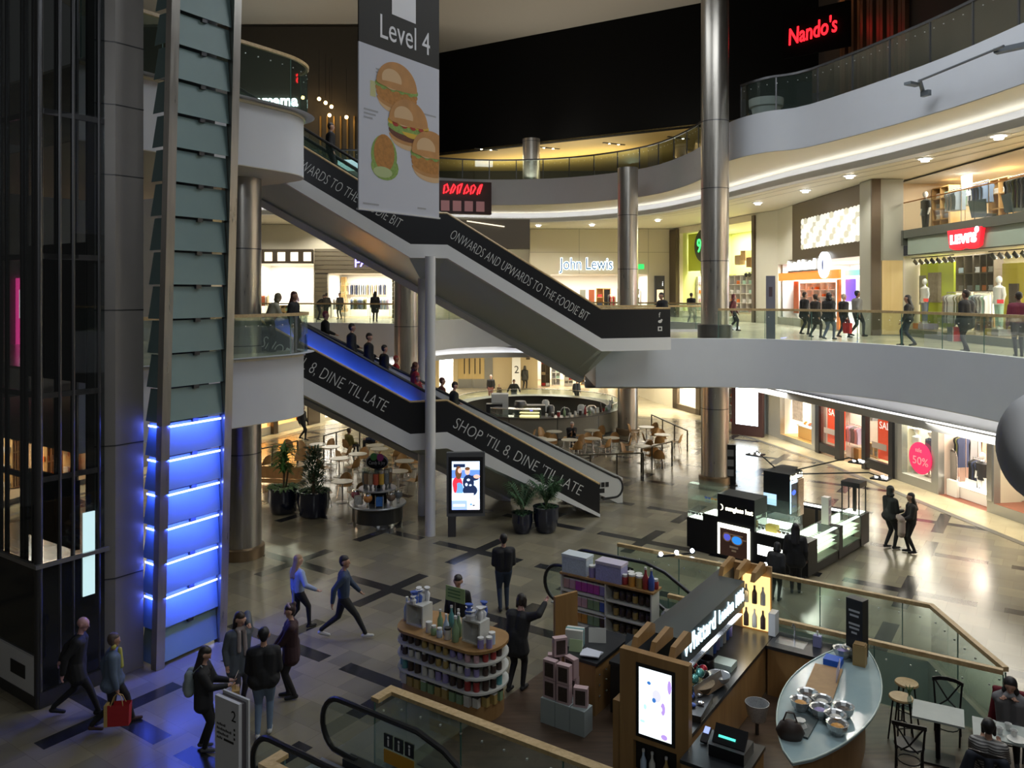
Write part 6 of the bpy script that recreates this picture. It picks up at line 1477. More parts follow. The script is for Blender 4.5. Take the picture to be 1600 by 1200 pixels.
for k in range(2):
    t = thing('price_card', ('cream', 'grey blue')[k] + ' price card leaning on the dark counter', 'card', onlc(.3 + k * .28, .85 + .1 * k), TH + .5 - .4 * k); m = M(); m.slab((-.11, 0, 0), (.11, 0, 0), (.11, .08, .3), (-.11, .08, .3), .012); m.build('card', (mat('cream_card', (.6, .56, .50), .5), mat('blue_card', (.36, .42, .50), .5))[k], t)
t = thing('till_screen', 'dark till screen on the dark counter', 'till', onlc(.3, .35), TH); m = M(); m.box(-.15, -.12, 0, .15, .12, .05); m.build('base', black, t); m = M(); m.slab((-.2, -.05, .08), (.2, -.05, .08), (.2, .1, .36), (-.2, .1, .36), .03); m.build('screen', mat('till_grey', (.06, .07, .08), .2), t)
# register counter and back counter
rc = thing('counter', 'oak register counter at the near end of the tea kiosk', 'counter', tuple(UV(-4.3, 10.45, .02)), TH)
m = M(); m.box(0, 0, 0, .85, .95, .88); m.build('body', shopwood, rc); m = M(); m.box(-.01, -.02, .88, .87, .97, .93); m.build('top', worktop, rc)
def onrc(x, y, z=.951): return tuple(UV(-4.3 + x, 10.45 + y, z))
t = thing('till', 'black till with green display on the register counter', 'till', onrc(.5, .5), TH); m = M(); m.box(-.22, -.2, 0, .28, .22, .16); m.slab((-.2, -.12, .17), (.26, -.12, .17), (.26, .05, .36), (-.2, .05, .36), .04); m.build('body', black, t)
m = M(); m.slab((-.12, -.085, .24), (.12, -.085, .24), (.12, -.065, .265), (-.12, -.065, .265), .004); m.build('display', emis('till_green', (.1, .8, .65), 1.2), t)
t = thing('card_reader', 'card reader with pale screen on the register counter', 'card reader', onrc(.12, .62), TH); m = M(); m.slab((-.05, -.1, .04), (.05, -.1, .04), (.05, .1, .16), (-.05, .1, .16), .04); m.tube([(0, 0, 0), (0, 0, .08)], .03, 8); m.build('body', black, t); m = M(); m.slab((-.04, .0, .115), (.04, .0, .115), (.04, .09, .168), (-.04, .09, .168), .002); m.build('screen', emis('reader_blue', (.4, .5, .9), .8), t)
bk = thing('counter', 'oak back counter with sink along the escalator well', 'counter', tuple(UV(-4.4, 14.72, .02)), TH)
m = M(); m.box(0, .05, 0, .95, .72, .86); m.build('body', shopwood, bk); m = M(); m.box(-.01, 0, .86, 1.0, .75, .92); m.build('worktop', worktop, bk)
m = M(); m.box(.08, .2, .921, .6, .55, .925); m.build('sink', mat('sink_steel', (.25, .26, .27), .25, .9), bk)
m = M(); m.tube([(.34, .6, .92), (.34, .6, 1.15), (.34, .5, 1.22), (.34, .42, 1.18)], .015, 8); m.build('tap', chrome, bk)
t = thing('soap_bottle', 'lilac soap bottle with white pump on the back counter', 'bottle', tuple(UV(-3.62, 15.2, .942)), TH); m = M(); m.box(-.07, -.05, 0, .07, .05, .2); m.build('bottle', mat('soap_lilac', (.25, .25, .45), .4), t); m = M(); m.tube([(0, 0, .2), (0, 0, .28), (0, -.06, .29)], .015, 8); m.build('pump', whiteg, t)
t = thing('basket', 'white wire basket of packets hanging by the oak counter', 'basket', tuple(UV(-4.15, 13.35, .02)), TH)
m = M(); m.lathe((0, 0, .25), [(.14, 0), (.2, .28), (.19, .28), (.13, .02)], 16); m.build('body', mat('wire_pale', (.36, .37, .38), .5, noise=.4, nscale=40), t, 50); m = M(); m.tube([(0, 0, 0), (0, 0, .25)], .03, 8); m.build('stand', dsteel, t)
t = thing('carrier_bag', 'red and black bag on the floor by the oval bar', 'bag', tuple(UV(-3.22, 15.25, .02)), TH); m = M(); m.box(-.13, -.12, 0, .13, .12, .45); m.build('bag', MATS['jar_red'], t); m = M(); m.lathe((-.05, 0, .45), [(.12, 0), (.05, .15), (.02, .3)], 8); m.build('neck', black, t)
t = thing('carrier_bag', 'pale plastic sack on the floor by the oval bar', 'bag', tuple(UV(-3.6, 14.55, .02)), TH); m = M(); m.sphere((0, 0, .25), .25, 12, 8, 0, (1, .8, 1)); m.build('sack', mat('sack_pale', (.40, .40, .42), .6, noise=.3, nscale=12), t, 60)
# ---- oval glass bar
ob = thing('oval_bar', 'long pointed oval bar with frosted glass top beside the tea kiosk', 'bar counter', tuple(UV(-2.95, 13.25, .02)), TH)
def lens(hl, hw, n=18): return [(hw * math.sin(math.pi * k / n) ** .72, -hl + 2 * hl * k / n) for k in range(n + 1)] + [(-hw * math.sin(math.pi * k / n) ** .72, hl - 2 * hl * k / n) for k in range(1, n)]
m = M(); m.prism(lens(1.9, .42), 0, 1.0); m.build('body', shopwood, ob, 40)
m = M(); m.prism(lens(2.22, .68), 1.0, 1.03); m.build('glass_top', mat('frosted_bar_glass', (.30, .40, .42), .15, noise=.15, nscale=2), ob, 40)
m = M(); m.tube([(x, y, 1.04) for x, y in lens(2.22, .68)] + [(lens(2.22, .68)[0][0], -2.22, 1.04)], .012, 6); m.build('rim', mat('glass_rim', (.5, .6, .56), .2), ob)
def onbar(x, y, z=1.051): return tuple(UV(-2.95 + x, 13.25 + y, z))
t = thing('tray', 'long wooden serving tray on the oval bar', 'tray', onbar(-.2, .35), TH + .08); m = M(); m.box(-.22, -.6, 0, .22, .6, .03); m.build('tray', shopwood, t)
t = thing('napkin_box', 'bright blue napkin box on the oval bar', 'box', onbar(-.22, 1.15), TH); m = M(); m.box(-.14, -.12, 0, .14, .12, .1); m.build('box', mat('napkin_blue', (.02, .12, .62), .5), t)
t = thing('menu_card', 'white card leaning on the wooden serving tray', 'card', onbar(-.05, .62, 1.082), TH + .2); m = M(); m.slab((0, -.22, 0), (0, .22, 0), (.05, .22, .22), (.05, -.22, .22), .01); m.build('card', mat('lilac_card', (.5, .45, .55), .5), t)
for k, (x, y) in enumerate(((-.25, -.42), (-.02, -.5), (-.28, -.72), (.02, -.78), (.30, -.55), (.25, -.85), (.33, -1.1), (-.15, 1.5), (-.02, 1.62))):
    t = thing('foil_bowl', 'silver wrapped bowl of sweets on the oval bar', 'bowl', onbar(x, y), k * .8, 'foil bowls on the oval bar')
    m = M(); m.lathe((0, 0, 0), [(.09, 0), (.14, .08), (.16, .16), (.13, .15), (.06, .05)], 11); m.build('bowl', mat('crumpled_foil', (.55, .56, .56), .25, .7, noise=.3, nscale=30), t); m = M(); m.sphere((0, 0, .09), .1, 9, 6, 0, (1, 1, .5)); m.build('filling', (MATS['jar_dark'], MATS['jar_white'], MATS['jar_orange'], MATS['jar_lilac'])[k % 4], t)
t = thing('tray', 'dark square tray on the near end of the oval bar', 'tray', onbar(-.2, -1.2), TH); m = M(); m.box(-.22, -.3, 0, .22, .3, .03); m.build('tray', mat('slate_tray', (.07, .09, .09), .4), t)
t = thing('handbag', 'dark brown handbag on the near tip of the oval bar', 'bag', onbar(-.2, -1.6), TH + .3); m = M(); m.lathe((0, 0, 0), [(.16, 0), (.2, .1), (.14, .22), (.05, .26)], 12, 0, True, 1, .6); m.build('bag', mat('bag_brown', (.04, .025, .02), .5), t, 60); m = M(); m.tube([(-.1, 0, .22), (-.05, 0, .36), (.05, 0, .36), (.1, 0, .22)], .012, 6); m.build('strap', MATS['bag_brown'], t)
t = thing('napkin', 'crumpled white napkin on the dark tray', 'napkin', onbar(-.15, -1.25, 1.083), TH); m = M(); m.lathe((0, 0, 0), [(.1, 0), (.06, .05), (.08, .09), (.01, .1)], 7); m.build('napkin', whiteg, t)
mb = thing('menu_board', 'tall black menu board standing at the far tip of the oval bar', 'sign', onbar(.05, 1.72), TH - .3); m = M(); m.box(-.15, -.1, 0, .15, .1, 1.0); m.build('board', mat('board_black', (.015, .017, .02), .4), mb)
m = M()
for k, (z, w_) in enumerate(((.78, .10), (.70, .08), (.55, .1), (.48, .09), (.4, .05))): m.box(-w_, -.103, z, w_, -.1, z + .035)
m.build('chalk_lettering', mat('chalk', (.55, .57, .6), .7), mb)
t = thing('paper_bag', 'brown paper bags standing at the far tip of the oval bar', 'bag', onbar(.16, 1.38), TH); m = M(); m.box(-.1, -.09, 0, .1, .09, .34); m.build('bag', mat('kraft', (.40, .26, .10), .6), t); m = M(); m.box(-.09, -.08, .34, .09, .08, .36); m.build('fold', mat('kraft_dark', (.26, .16, .06), .6), t)
# ---- bar stools, bistro tables and chairs
def stool(p, label):
    t = thing('bar_stool', label, 'stool', p, random.uniform(0, 3)); m = M(); m.lathe((0, 0, .72), [(.17, 0), (.19, .02), (.18, .045)], 20); m.build('seat', wood('stool_oak', (.36, .25, .11), (.48, .34, .16), 6), t, 50)
    for k in range(4):
        a = R(45 + 90 * k); m = M(); m.tube([(.12 * math.cos(a), .12 * math.sin(a), .72), (.2 * math.cos(a), .2 * math.sin(a), 0)], .014, 6); m.build('leg', black, t)
    m = M(); m.tube([(.17 * math.cos(R(45 + 90 * k)), .17 * math.sin(R(45 + 90 * k)), .3) for k in range(5)], .01, 6); m.build('foot_ring', black, t)
stool(tuple(UV(-2.12, 15.0, .02)), 'wooden topped bar stool by the glass well, the farther of two'); stool(tuple(UV(-2.12, 14.42, .02)), 'wooden topped bar stool by the oval bar, the nearer of two')
def bistro_chair(p, rz, label):
    t = thing('bistro_chair', label, 'chair', p, rz); dk = mat('bistro_black', (.012, .011, .012), .4)
    m = M(); m.lathe((0, 0, .44), [(.2, 0), (.22, .015), (.21, .035)], 20); m.build('seat', dk, t, 50)
    for sx in (-1, 1):
        m = M(); m.tube([(.17 * sx, .17, 0), (.18 * sx, .17, .44)], .016, 6); m.build('leg', dk, t)
        m = M(); m.tube([(.19 * sx, -.22, 0), (.18 * sx, -.19, .44), (.21 * sx, -.25, .86)], .017, 6); m.build('back_leg', dk, t)
    m = M(); m.bar([(-.23, -.235, .83), (-.12, -.28, .85), (0, -.295, .855), (.12, -.28, .85), (.23, -.235, .83)], .025, .06); m.build('top_rail', dk, t)
    for sx in (-1, 1): m = M(); m.tube([(.18 * sx, -.25, .84), (0, -.24, .56), (-.12 * sx, -.22, .46)], .013, 6); m.build('cross_bar', dk, t)
    m = M(); m.tube([(.16 * math.cos(R(a)), .16 * math.sin(R(a)), .22) for a in range(0, 361, 30)], .01, 5); m.build('ring', dk, t)
def bistro_table(p, rz, label):
    t = thing('bistro_table', label, 'table', p, rz); m = M(); m.box(-.36, -.30, .72, .36, .30, .75); m.build('tabletop', mat('marble_top', (.34, .38, .36), .35, noise=.12, nscale=5), t)
    m = M(); m.tube([(0, 0, .03), (0, 0, .72)], .035, 10); m.build('pedestal', black, t); m = M(); m.box(-.24, -.2, 0, .24, .2, .03); m.build('base', black, t)
    return t
bistro_table(tuple(UV(-1.56, 14.22, .02)), TH + .1, 'pale square cafe table with a vase by the glass well')
bistro_chair(tuple(UV(-1.50, 14.95, .02)), TH + math.pi + .1, 'black bentwood chair behind the pale table with the vase')
bistro_chair(tuple(UV(-1.88, 13.55, .02)), TH + .15, 'black bentwood chair in front of the pale table with the vase')
t = thing('vase', 'small vase with a green sprig on the pale cafe table', 'vase', tuple(UV(-1.98, 14.3, .772)), 0); m = M(); m.lathe((0, 0, 0), [(.03, 0), (.035, .06), (.02, .11), (.024, .13)], 10); m.build('vase', glass('vase_glass', (.8, .9, .9), .2, .25), t); m = M()
for k in range(6): a = k * 1.05; m.tube([(0, 0, .1), (.02 * math.cos(a), .02 * math.sin(a), .2), (.07 * math.cos(a), .07 * math.sin(a), .26)], [.004, .012, .003], 5)
m.build('sprig', mat('sprig_green', (.06, .13, .04), .6), t)
bistro_table(tuple(UV(-.72, 14.15, .02)), TH + .1, 'pale square cafe table between the two seated people')
for k, (x, y) in enumerate(((-.1, .05), (.1, .1), (.18, -.06), (.0, -.1))): jar('cup', 'lid_white', 'jar_dark', 'white cup on the table between the two seated people', 'cups on the cafe table', tuple(UV(-.72 + x, 14.15 + y, .772)), 0, 1.1)
t = thing('plate', 'pale plate on the table between the two seated people', 'plate', tuple(UV(-.5, 14.0, .772)), 0); m = M(); m.lathe((0, 0, 0), [(.06, 0), (.13, .015), (.12, .018), (.05, .006)], 18); m.build('plate', whiteg, t, 40)
# ---- sunglasses kiosk
KO = Vector((5.05, 23.1, 0)); KR = R(-44.5)
sk = thing('sunglasses_kiosk', 'black sunglasses kiosk with glowing glass counters and lettered black towers', 'kiosk', tuple(KO), KR)
kb = mat('kiosk_black', (.008, .008, .009), .45, spec=.25); glow = emis('counter_light', (.95, 1, .90), 3.0); kg = glass('kiosk_glass', (.93, .98, .955), .12, .03, (.55, .75, .65), .25); glowd = emis('counter_light_dim', (.9, 1, .8), 2.6)
def kbox(nm, x0, y0, z0, x1, y1, z1, mt, par=sk):
    m = M(); m.box(x0, y0, z0, x1, y1, z1); return m.build(nm, mt, par)
kbox('plinth', .06, .06, 0, 3.5, .62, .08, black); kbox('front_counter', 0, 0, .08, 2.95, .68, .92, kb)
kbox('light_top', .04, .06, .921, .52, .6, .935, glow); kbox('step_block', .52, .0, .92, 1.0, .68, 1.12, kb); kbox('light_top', .54, .06, 1.121, .98, .6, 1.135, glow); kbox('glass_case', .02, .02, .94, .98, .64, 1.9, kg)
kbox('glass_shelf', .04, .04, 1.45, .96, .62, 1.46, kg)
hb = kbox('sign_box', 1.0, -.02, .92, 2.12, .7, 1.78, kb)
m = M(); m.lathe((0, 0, 0), [(.085, -.01), (.085, .0)], 20); 
text('sunglass hut', .18, (1.25, -.025, 1.36), (1, 0, 0), (0, 0, 1), emis('hut_letters', (1, .95, .7), 3.5), sk, ext=.006, width=.82, fat=.003)
m = M(); m.disc((1.11, -.026, 1.42), (1, 0, 0), (0, 0, 1), 0, 0, .075, .085, .002, 20); m.disc((1.11, -.026, 1.42), (1, 0, 0), (0, 0, 1), -.028, 0, .07, .082, .004, 20, 1); m.build('crescent', [MATS['hut_letters'], kb], sk)
kbox('poster_frame', 1.02, -.05, .12, 1.98, 0, .98, emis('poster_light', (1, 1, .82), 2.6)); kbox('poster', 1.1, -.06, .12, 1.92, -.05, .86, mat('poster_brown', (.16, .07, .05), .5))
O, r, u = (1.1, -.062, .12), (1, 0, 0), (0, 0, 1); m = M(); gl_ = [mat('frame_peach', (.8, .5, .32), .4), emis('lens_blue', (.03, .28, .85), .9), emis('lens_violet', (.10, .12, .70), .8), mat('peach_text', (.8, .62, .42), .5)]
for (x, z, rx, rz_, mi) in ((.22, .52, .13, .13, 0), (.22, .52, .10, .10, 2), (.52, .48, .18, .14, 0), (.52, .48, .15, .11, 1)): m.disc(O, r, u, x, z, rx, rz_, .002 + .0006 * len(m.f), 18, mi)
m.patch(O, r, u, .12, .6, .7, .63, .005, 0); m.patch(O, r, u, .66, .5, .8, .54, .005, 0); m.patch(O, r, u, .3, .24, .56, .3, .003, 3); m.patch(O, r, u, .36, .15, .5, .2, .003, 3); m.build('poster_picture', gl_, sk)
kbox('light_top', 2.14, .06, .921, 2.9, .62, .935, glow); kbox('glass_case', 2.14, .03, .94, 2.93, .64, 1.35, kg); kbox('light_front', 2.2, -.012, .35, 2.9, -.002, .62, glow)
kbox('yellow_card', 2.3, .25, .94, 2.6, .45, 1.12, mat('yellow_block', (.75, .55, .1), .5))
# right hand side counters with shelves of glasses
kbox('plinth', 2.95, .1, 0, 3.5, 4.0, .08, black)
for (y0, y1, nm) in ((0, .55, 'end_block'), (1.95, 2.2, 'end_block'), (3.5, 4.1, 'end_block')): kbox(nm, 2.95, y0, .08, 3.6, y1, .95, kb)
kbox('base_cabinet', 2.95, .55, .08, 3.58, 3.5, .30, kb)
for (y0, y1) in ((.55, 1.95), (2.2, 3.5)):
    kbox('light_back', 2.96, y0, .3, 2.99, y1, .93, glowd); kbox('light_top', 3.0, y0 + .04, .60, 3.5, y1 - .04, .61, glowd)
    kbox('glass_front', 3.585, y0, .3, 3.597, y1, .94, kg); kbox('glass_top', 2.95, y0, .94, 3.597, y1, .95, kg); kbox('light_strip', 3.45, y0, .92, 3.55, y1, .938, glow)
    for z in (.305, .51, .72): kbox('glass_shelf', 3.05, y0, z, 3.55, y1, z + .012, mat('shelf_glow', (.7, .78, .66), .3))
# corner tower cases
def tower_case(x0, y0, z0, w_, h_, label):
    for a in (0, 1):
        for b in (0, 1): kbox('case_post', x0 + a * (w_ - .03), y0 + b * (w_ - .03), z0, x0 + a * (w_ - .03) + .03, y0 + b * (w_ - .03) + .03, z0 + h_, kb)
    kbox('case_top', x0 - .01, y0 - .01, z0 + h_, x0 + w_ + .01, y0 + w_ + .01, z0 + h_ + .14, kb); kbox('case_light', x0 + .03, y0 + .03, z0 + .01, x0 + w_ - .03, y0 + w_ - .03, z0 + .03, glowd)
    kbox('case_spine', x0 + w_ * .45, y0 + w_ * .45, z0, x0 + w_ * .62, y0 + w_ * .62, z0 + h_, kb)
tower_case(3.02, 3.52, .95, .52, .78, ''); tower_case(1.0, 3.4, 1.1, .5, .75, '')
kbox('end_block', .95, 3.35, .08, 1.6, 3.95, 1.1, kb)
kbox('back_counter', 1.6, 3.6, .08, 3.0, 4.05, .92, kb); kbox('light_strip', 1.62, 3.62, .925, 3.0, 3.74, .96, glow)
for x in (1.75, 2.3): kbox('cupboard_door', x, 3.58, .12, x + .45, 3.6, .85, mat('door_dark', (.04, .03, .02), .4))
# centre tower with screen and second sign
kbox('tower', 1.55, 1.6, .0, 2.35, 2.4, 2.25, kb); kbox('tower_screen', 2.36, 1.62, 1.15, 2.372, 2.0, 2.0, mat('tower_poster', (.06, .07, .11), .3)); kbox('screen_light', 2.36, 1.60, 1.98, 2.376, 2.02, 2.06, emis('screen_blue', (.5, .75, 1), 3)); kbox('screen_light', 2.36, 1.60, 1.15, 2.376, 1.62, 2.0, MATS['screen_blue']); kbox('tower_screen', 1.56, 1.585, 1.3, 1.95, 1.6, 1.62, emis('screen_pale', (.45, .65, .85), 1.0))
m = M(); m.disc((2.375, 1.8, 1.72), (0, 1, 0), (0, 0, 1), 0, 0, .12, .07, .002, 14); m.build('tower_picture', emis('lens_glow', (.05, .12, .9), 1.6), sk)
text('sunglass hut', .17, (2.36, 1.72, 2.1), (0, 1, 0), (0, 0, 1), MATS['hut_letters'], sk, ext=.008, width=.66, fat=.01)
m = M(); m.disc((2.365, 1.64, 2.15), (0, 1, 0), (0, 0, 1), 0, 0, .05, .08, .002, 18); m.build('crescent', MATS['hut_letters'], sk)
kbox('glasses_wall', 2.36, 2.04, 1.0, 2.40, 2.38, 2.05, mat('glasses_wall', (.34, .20, .12), .4, noise=.8, nscale=22))
kbox('glass_case', 1.55, .75, .94, 2.7, 1.5, 1.5, kg); kbox('inner_counter', 1.5, .72, .08, 2.75, 1.55, .93, kb); kbox('light_top', 1.6, .8, .931, 2.65, 1.45, .94, glow)
for (a, b, c) in (((1.6, 2.2, 2.25), (.3, 3.6, 2.35), (.1, 3.9, 2.2)), ((2.2, 2.3, 2.25), (2.9, 4.4, 2.4), (3.1, 4.6, 2.3)), ((2.3, 2.0, 2.2), (4.0, 3.0, 2.35), (4.3, 3.1, 2.25))):
    m = M(); m.tube([a, b, c], .02, 6); m.build('lamp_arm', kb, sk)
    m = M(); m.obox((c[0], c[1], c[2] - .03), (.46, .46, .04)); pl = m.build('lamp_plate', kb, sk)
    for k in range(3): m = M(); m.cyl((c[0] - .13 + .13 * k, c[1] + .1 * (k % 2), c[2] - .02), .045, .05, 10); m.build('lamp', lampw, pl)
def kat(x, y, z): v = Vector((x, y)); v.rotate(Matrix.Rotation(KR, 2)); return (KO.x + v.x, KO.y + v.y, z)
area('kiosk_light', kat(.5, .35, 1.85), .8, .4, 9, (1, 1, .85), (0, 0, KR)); area('kiosk_light', kat(3.3, 1.25, .9), .3, 1.2, 7, (1, 1, .85), (0, 0, KR)); area('kiosk_light', kat(3.3, 2.85, .9), .3, 1.1, 7, (1, 1, .85), (0, 0, KR)); area('kiosk_light', kat(2.3, 3.0, 2.2), .6, .6, 40, (1, .98, .85), (0, 0, KR))
SG = {}
def shades(p, rz, col, label, group):
    if col not in SG:
        t = thing('sunglasses', label, 'sunglasses', p, rz); m = M()
        for sx in (-1, 1): m.disc((0, 0, .03), (1, 0, 0), (0, 0, 1), sx * .035, 0, .03, .024, 0, 10); m.disc((0, .004, .03), (1, 0, 0), (0, 0, 1), sx * .035, 0, .03, .024, 0, 10)
        m.build('lens', MATS[col], t); m = M(); m.tube([(-.068, 0, .05), (0, 0, .045), (.068, 0, .05)], .005, 5)
        for sx in (-1, 1): m.tube([(.068 * sx, 0, .05), (.068 * sx, .12, .045)], .004, 5)
        m.build('frame', MATS['lid_black'], t); SG[col] = t
    else: t = dup(SG[col], p, rz)
    t['label'] = label; t['group'] = group; t.scale = (1.5, 1.5, 1.5)
cl_ = ['lid_black', 'jar_dark', 'jar_blue', 'jar_orange']
for i in range(8):
    for k, z in enumerate((.318, .523, .733)):
        for (y0, ln, wh) in ((.62, 1.3, 'near'), (2.27, 1.2, 'far')):
            c = cl_[(i * 3 + k) % 4]; shades(kat(3.32, y0 + ln * i / 8, z), KR + math.pi / 2, c, 'pair of sunglasses on a glowing shelf of the ' + wh + ' kiosk counter', 'sunglasses in the ' + wh + ' kiosk counter')
for i in range(10): shades(kat(.1 + .2 * (i % 4) if i < 4 else 2.25 + .12 * (i - 4), .3, (.937 if i < 2 else 1.462) if i < 4 else .937), KR, cl_[i % 4], 'pair of sunglasses in the front glass case of the kiosk', 'sunglasses in the front kiosk cases')
t = thing('price_rack', 'white upright rack of cards on the right kiosk counter', 'rack', kat(3.2, 2.05, .952), KR); m = M(); m.box(-.1, -.1, 0, .1, .1, .75); m.build('rack', mat('rack_white', (.62, .56, .52), .5), t)
for k in range(3): m = M(); m.box(.101, -.07, .08 + k * .22, .105, .07, .24 + k * .22); m.build('card', mat('rack_card', (.35, .25, .3), .5, noise=.5, nscale=30), t)
t = thing('sign_stand', 'tall black leaflet stand beside the tall steel column', 'stand', (G(1141, 757).x, G(1141, 757).y, 0), -.2); m = M(); m.box(-.2, -.12, .02, .2, .12, 1.55); m.build('body', kb, t); m = M(); m.box(-.26, -.2, 0, .26, .2, .03); m.build('base', kb, t)
for k in range(3): m = M(); m.box(-.12, -.125, .35 + k * .38, .12, -.12, .6 + k * .38); m.build('leaflet', mat('leaflet_grey', (.16, .17, .18), .5), t)
# ---- candy kiosk
ck = thing('candy_kiosk', 'round candy dispenser kiosk with black oval sign by the white post', 'kiosk', (-4.31, 25.66, 0))
m = M(); m.lathe((0, 0, 0), [(.78, .0), (.80, .12), (.80, .14)], 36); m.build('plinth', chrome, ck, 40); m = M(); m.lathe((0, 0, .14), [(.80, 0), (.80, .48)], 36); m.build('drum', mat('drum_black', (.03, .03, .028), .35), ck, 40)
m = M(); m.lathe((0, 0, .62), [(.90, 0), (.92, .03), (.90, .06)], 36); m.build('tray', mat('steel_tray', (.38, .40, .42), .3, .6), ck, 40); m = M(); m.lathe((0, 0, .68), [(.3, 0), (.3, .42)], 20); m.build('column', kb, ck, 40)
m = M(); m.lathe((0, 0, 1.1), [(.60, 0), (.62, .02), (.60, .05)], 30); m.build('tray', MATS['steel_tray'], ck, 40); m = M(); m.lathe((0, 0, 1.15), [(.12, 0), (.10, .7)], 14); m.build('mast', kb, ck, 40)
cg = glass('candy_glass', (.9, .95, .95), .2, .08)
cc = [('grey', (.2, .22, .24)), ('toffee', (.30, .19, .11)), ('fudge', (.45, .36, .26)), ('red', (.55, .10, .05)), ('yellow', (.70, .42, .06)), ('pink', (.40, .10, .14)), ('white', (.62, .62, .60)), ('orange', (.6, .25, .08)), ('blue', (.05, .20, .6)), ('brown', (.2, .14, .1))]
for k in range(7):
    a = R(200 + k * 24); x, y = .42 * math.cos(a), .42 * math.sin(a); c = cc[k % 5]
    m = M(); m.cyl((x, y, 1.34), .085, .34, 14); h_ = m.build('candy_tube', mat('candy_' + c[0], c[1], .5, noise=.5, nscale=40), ck, 40, label=c[0] + ' sweets in a clear tube')
    m = M(); m.lathe((x, y, 1.68), [(.088, 0), (.088, .1), (.05, .13)], 14); m.build('lid', chrome if k > 3 else cg, h_, 40); m = M(); m.lathe((x, y, 1.15), [(.05, 0), (.03, .1), (.06, .19)], 10); m.build('chute', mat('chute_grey', (.22, .23, .24), .3, .5), h_, 40)
for k in range(6):
    a = R(192 + k * 31); x, y = .70 * math.cos(a), .70 * math.sin(a); c = cc[(k + 5) % 10]
    if k in (1, 3):
        m = M(); m.box(x - .11, y - .09, .74, x + .11, y + .09, 1.0); m.build('candy_bin', mat('candy_' + c[0], c[1], .5, noise=.5, nscale=40), ck, label=c[0] + ' sweets in a square bin'); m = M()
        for sx in (-1, 1): m.tube([(x + .12 * sx, y - .1, .68), (x + .12 * sx, y - .1, 1.08)], .012, 6)
        m.build('bin_frame', chrome, ck); continue
    m = M(); m.sphere((x, y, .97), .14, 16, 10); h_ = m.build('candy_globe', mat('candy_' + c[0], c[1], .25, noise=.4, nscale=30), ck, 60, label=c[0] + ' sweets in a round globe'); m = M(); m.lathe((x, y, .68), [(.06, 0), (.04, .1), (.07, .18)], 12); m.build('chute', chrome, h_, 40); m = M(); m.lathe((x, y, 1.06), [(.115, 0), (.10, .05), (.02, .07)], 14); m.build('lid', chrome, h_, 40)
m = M(); m.disc((.0, -.12, 1.98), (1, 0, 0), (0, 0, 1), 0, 0, .33, .21, .03, 28); m.disc((.0, -.08, 1.98), (1, 0, 0), (0, 0, 1), 0, 0, .33, .21, 0, 28); m.disc((0, -.1, 1.98), (1, 0, 0), (0, 0, 1), 0, .02, .36, .25, .0, 28, 1); m.build('sign', [kb, mat('sign_silver', (.45, .45, .46), .4)], ck)
m = M(); m.disc((0, -.155, 2.16), (1, 0, 0), (0, 0, 1), -.1, .0, .11, .12, 0, 20, 0); m.disc((0, -.16, 2.14), (1, 0, 0), (0, 0, 1), .11, .0, .11, .12, 0, 20, 1); m.build('sign_dots', [mat('dot_green', (.07, .28, .08), .5), mat('dot_magenta', (.40, .05, .26), .5)], ck)
text("Candy & Joy", .16, (-.26, -.156, 1.92), (1, 0, 0), (0, 0, 1), mat('sign_grey_text', (.5, .5, .5), .5), ck, ext=.002, width=.52)
# ---- planters
potm = mat('glazed_navy_pot', (.012, .016, .035), .18, coat=.6); leafm = mat('leaf_green', (.10, .26, .06), .5, noise=.4, nscale=6); leafd = mat('leaf_dark', (.045, .11, .045), .5, noise=.4, nscale=6); soilm = mat('soil', (.03, .022, .015), .9)
def blade(m, base, az, ln, droop, wd, mi=0):
    d = Vector((math.cos(az), math.sin(az), 0)); s_ = Vector((-d.y, d.x, 0)); pts = []
    for k in range(6):
        t_ = k / 5; pts.append((Vector(base) + d * ln * t_ * (.55 + .45 * t_) + Vector((0, 0, ln * (1.0 * t_ - droop * t_ * t_))), wd * (math.sin(math.pi * min(1, t_ * .9 + .08)) + .05)))
    vs_ = []
    for p, w_ in pts: vs_ += [p - s_ * w_ + Vector((0, 0, w_ * .3)), p, p + s_ * w_ + Vector((0, 0, w_ * .3))]
    fs = []
    for k in range(5): a = k * 3; fs += [(a, a + 1, a + 4, a + 3), (a + 1, a + 2, a + 5, a + 4)]
    m.add(vs_, fs, mi)
def planter(px, py, rt, rb, h, label, plant):
    p = G(px, py); p.y += rb * .8; p.x = (px - 800) / FPX * p.y
    t = thing('potted_plant', label, 'plant', (p.x, p.y, 0)); m = M()
    m.lathe((0, 0, 0), [(rb * .85, 0), (rb, .05), (rt * 1.02, h * .55), (rt, h * .9), (rt * 1.05, h), (rt * .92, h), (rt * .88, h - .1)], 32); m.build('pot', potm, t, 40)
    m = M(); m.lathe((0, 0, h - .12), [(rt * .9, 0), (.01, .05)], 20); m.build('soil', soilm, t, 60)
    plant(t, h); return t
def dracaena(t, h):
    random.seed(21); m = M(); m.tube([(0, 0, h - .1), (.03, .02, h + .9)], .035, 8); m.tube([(.05, .1, h - .1), (.12, .1, h + .5)], .03, 8); m.build('stem', mat('stem_brown', (.10, .07, .04), .8), t)
    m = M()
    for k in range(150): z = h + random.uniform(.45, 1.3); blade(m, (random.uniform(-.05, .08), random.uniform(-.05, .08), z), random.uniform(0, 6.28), random.uniform(.35, .65), random.uniform(.5, 1.2), .036)
    m.build('foliage', leafm, t); m = M()
    for k in range(80): a = random.uniform(0, 6.28); rr = random.uniform(.1, .42); blade(m, (rr * math.cos(a), rr * math.sin(a), h - .05), a + random.uniform(-.5, .5), random.uniform(.18, .35), 1.0, .05)
    m.build('underplanting', mat('leaf_pale', (.13, .24, .09), .5, noise=.5, nscale=9), t)
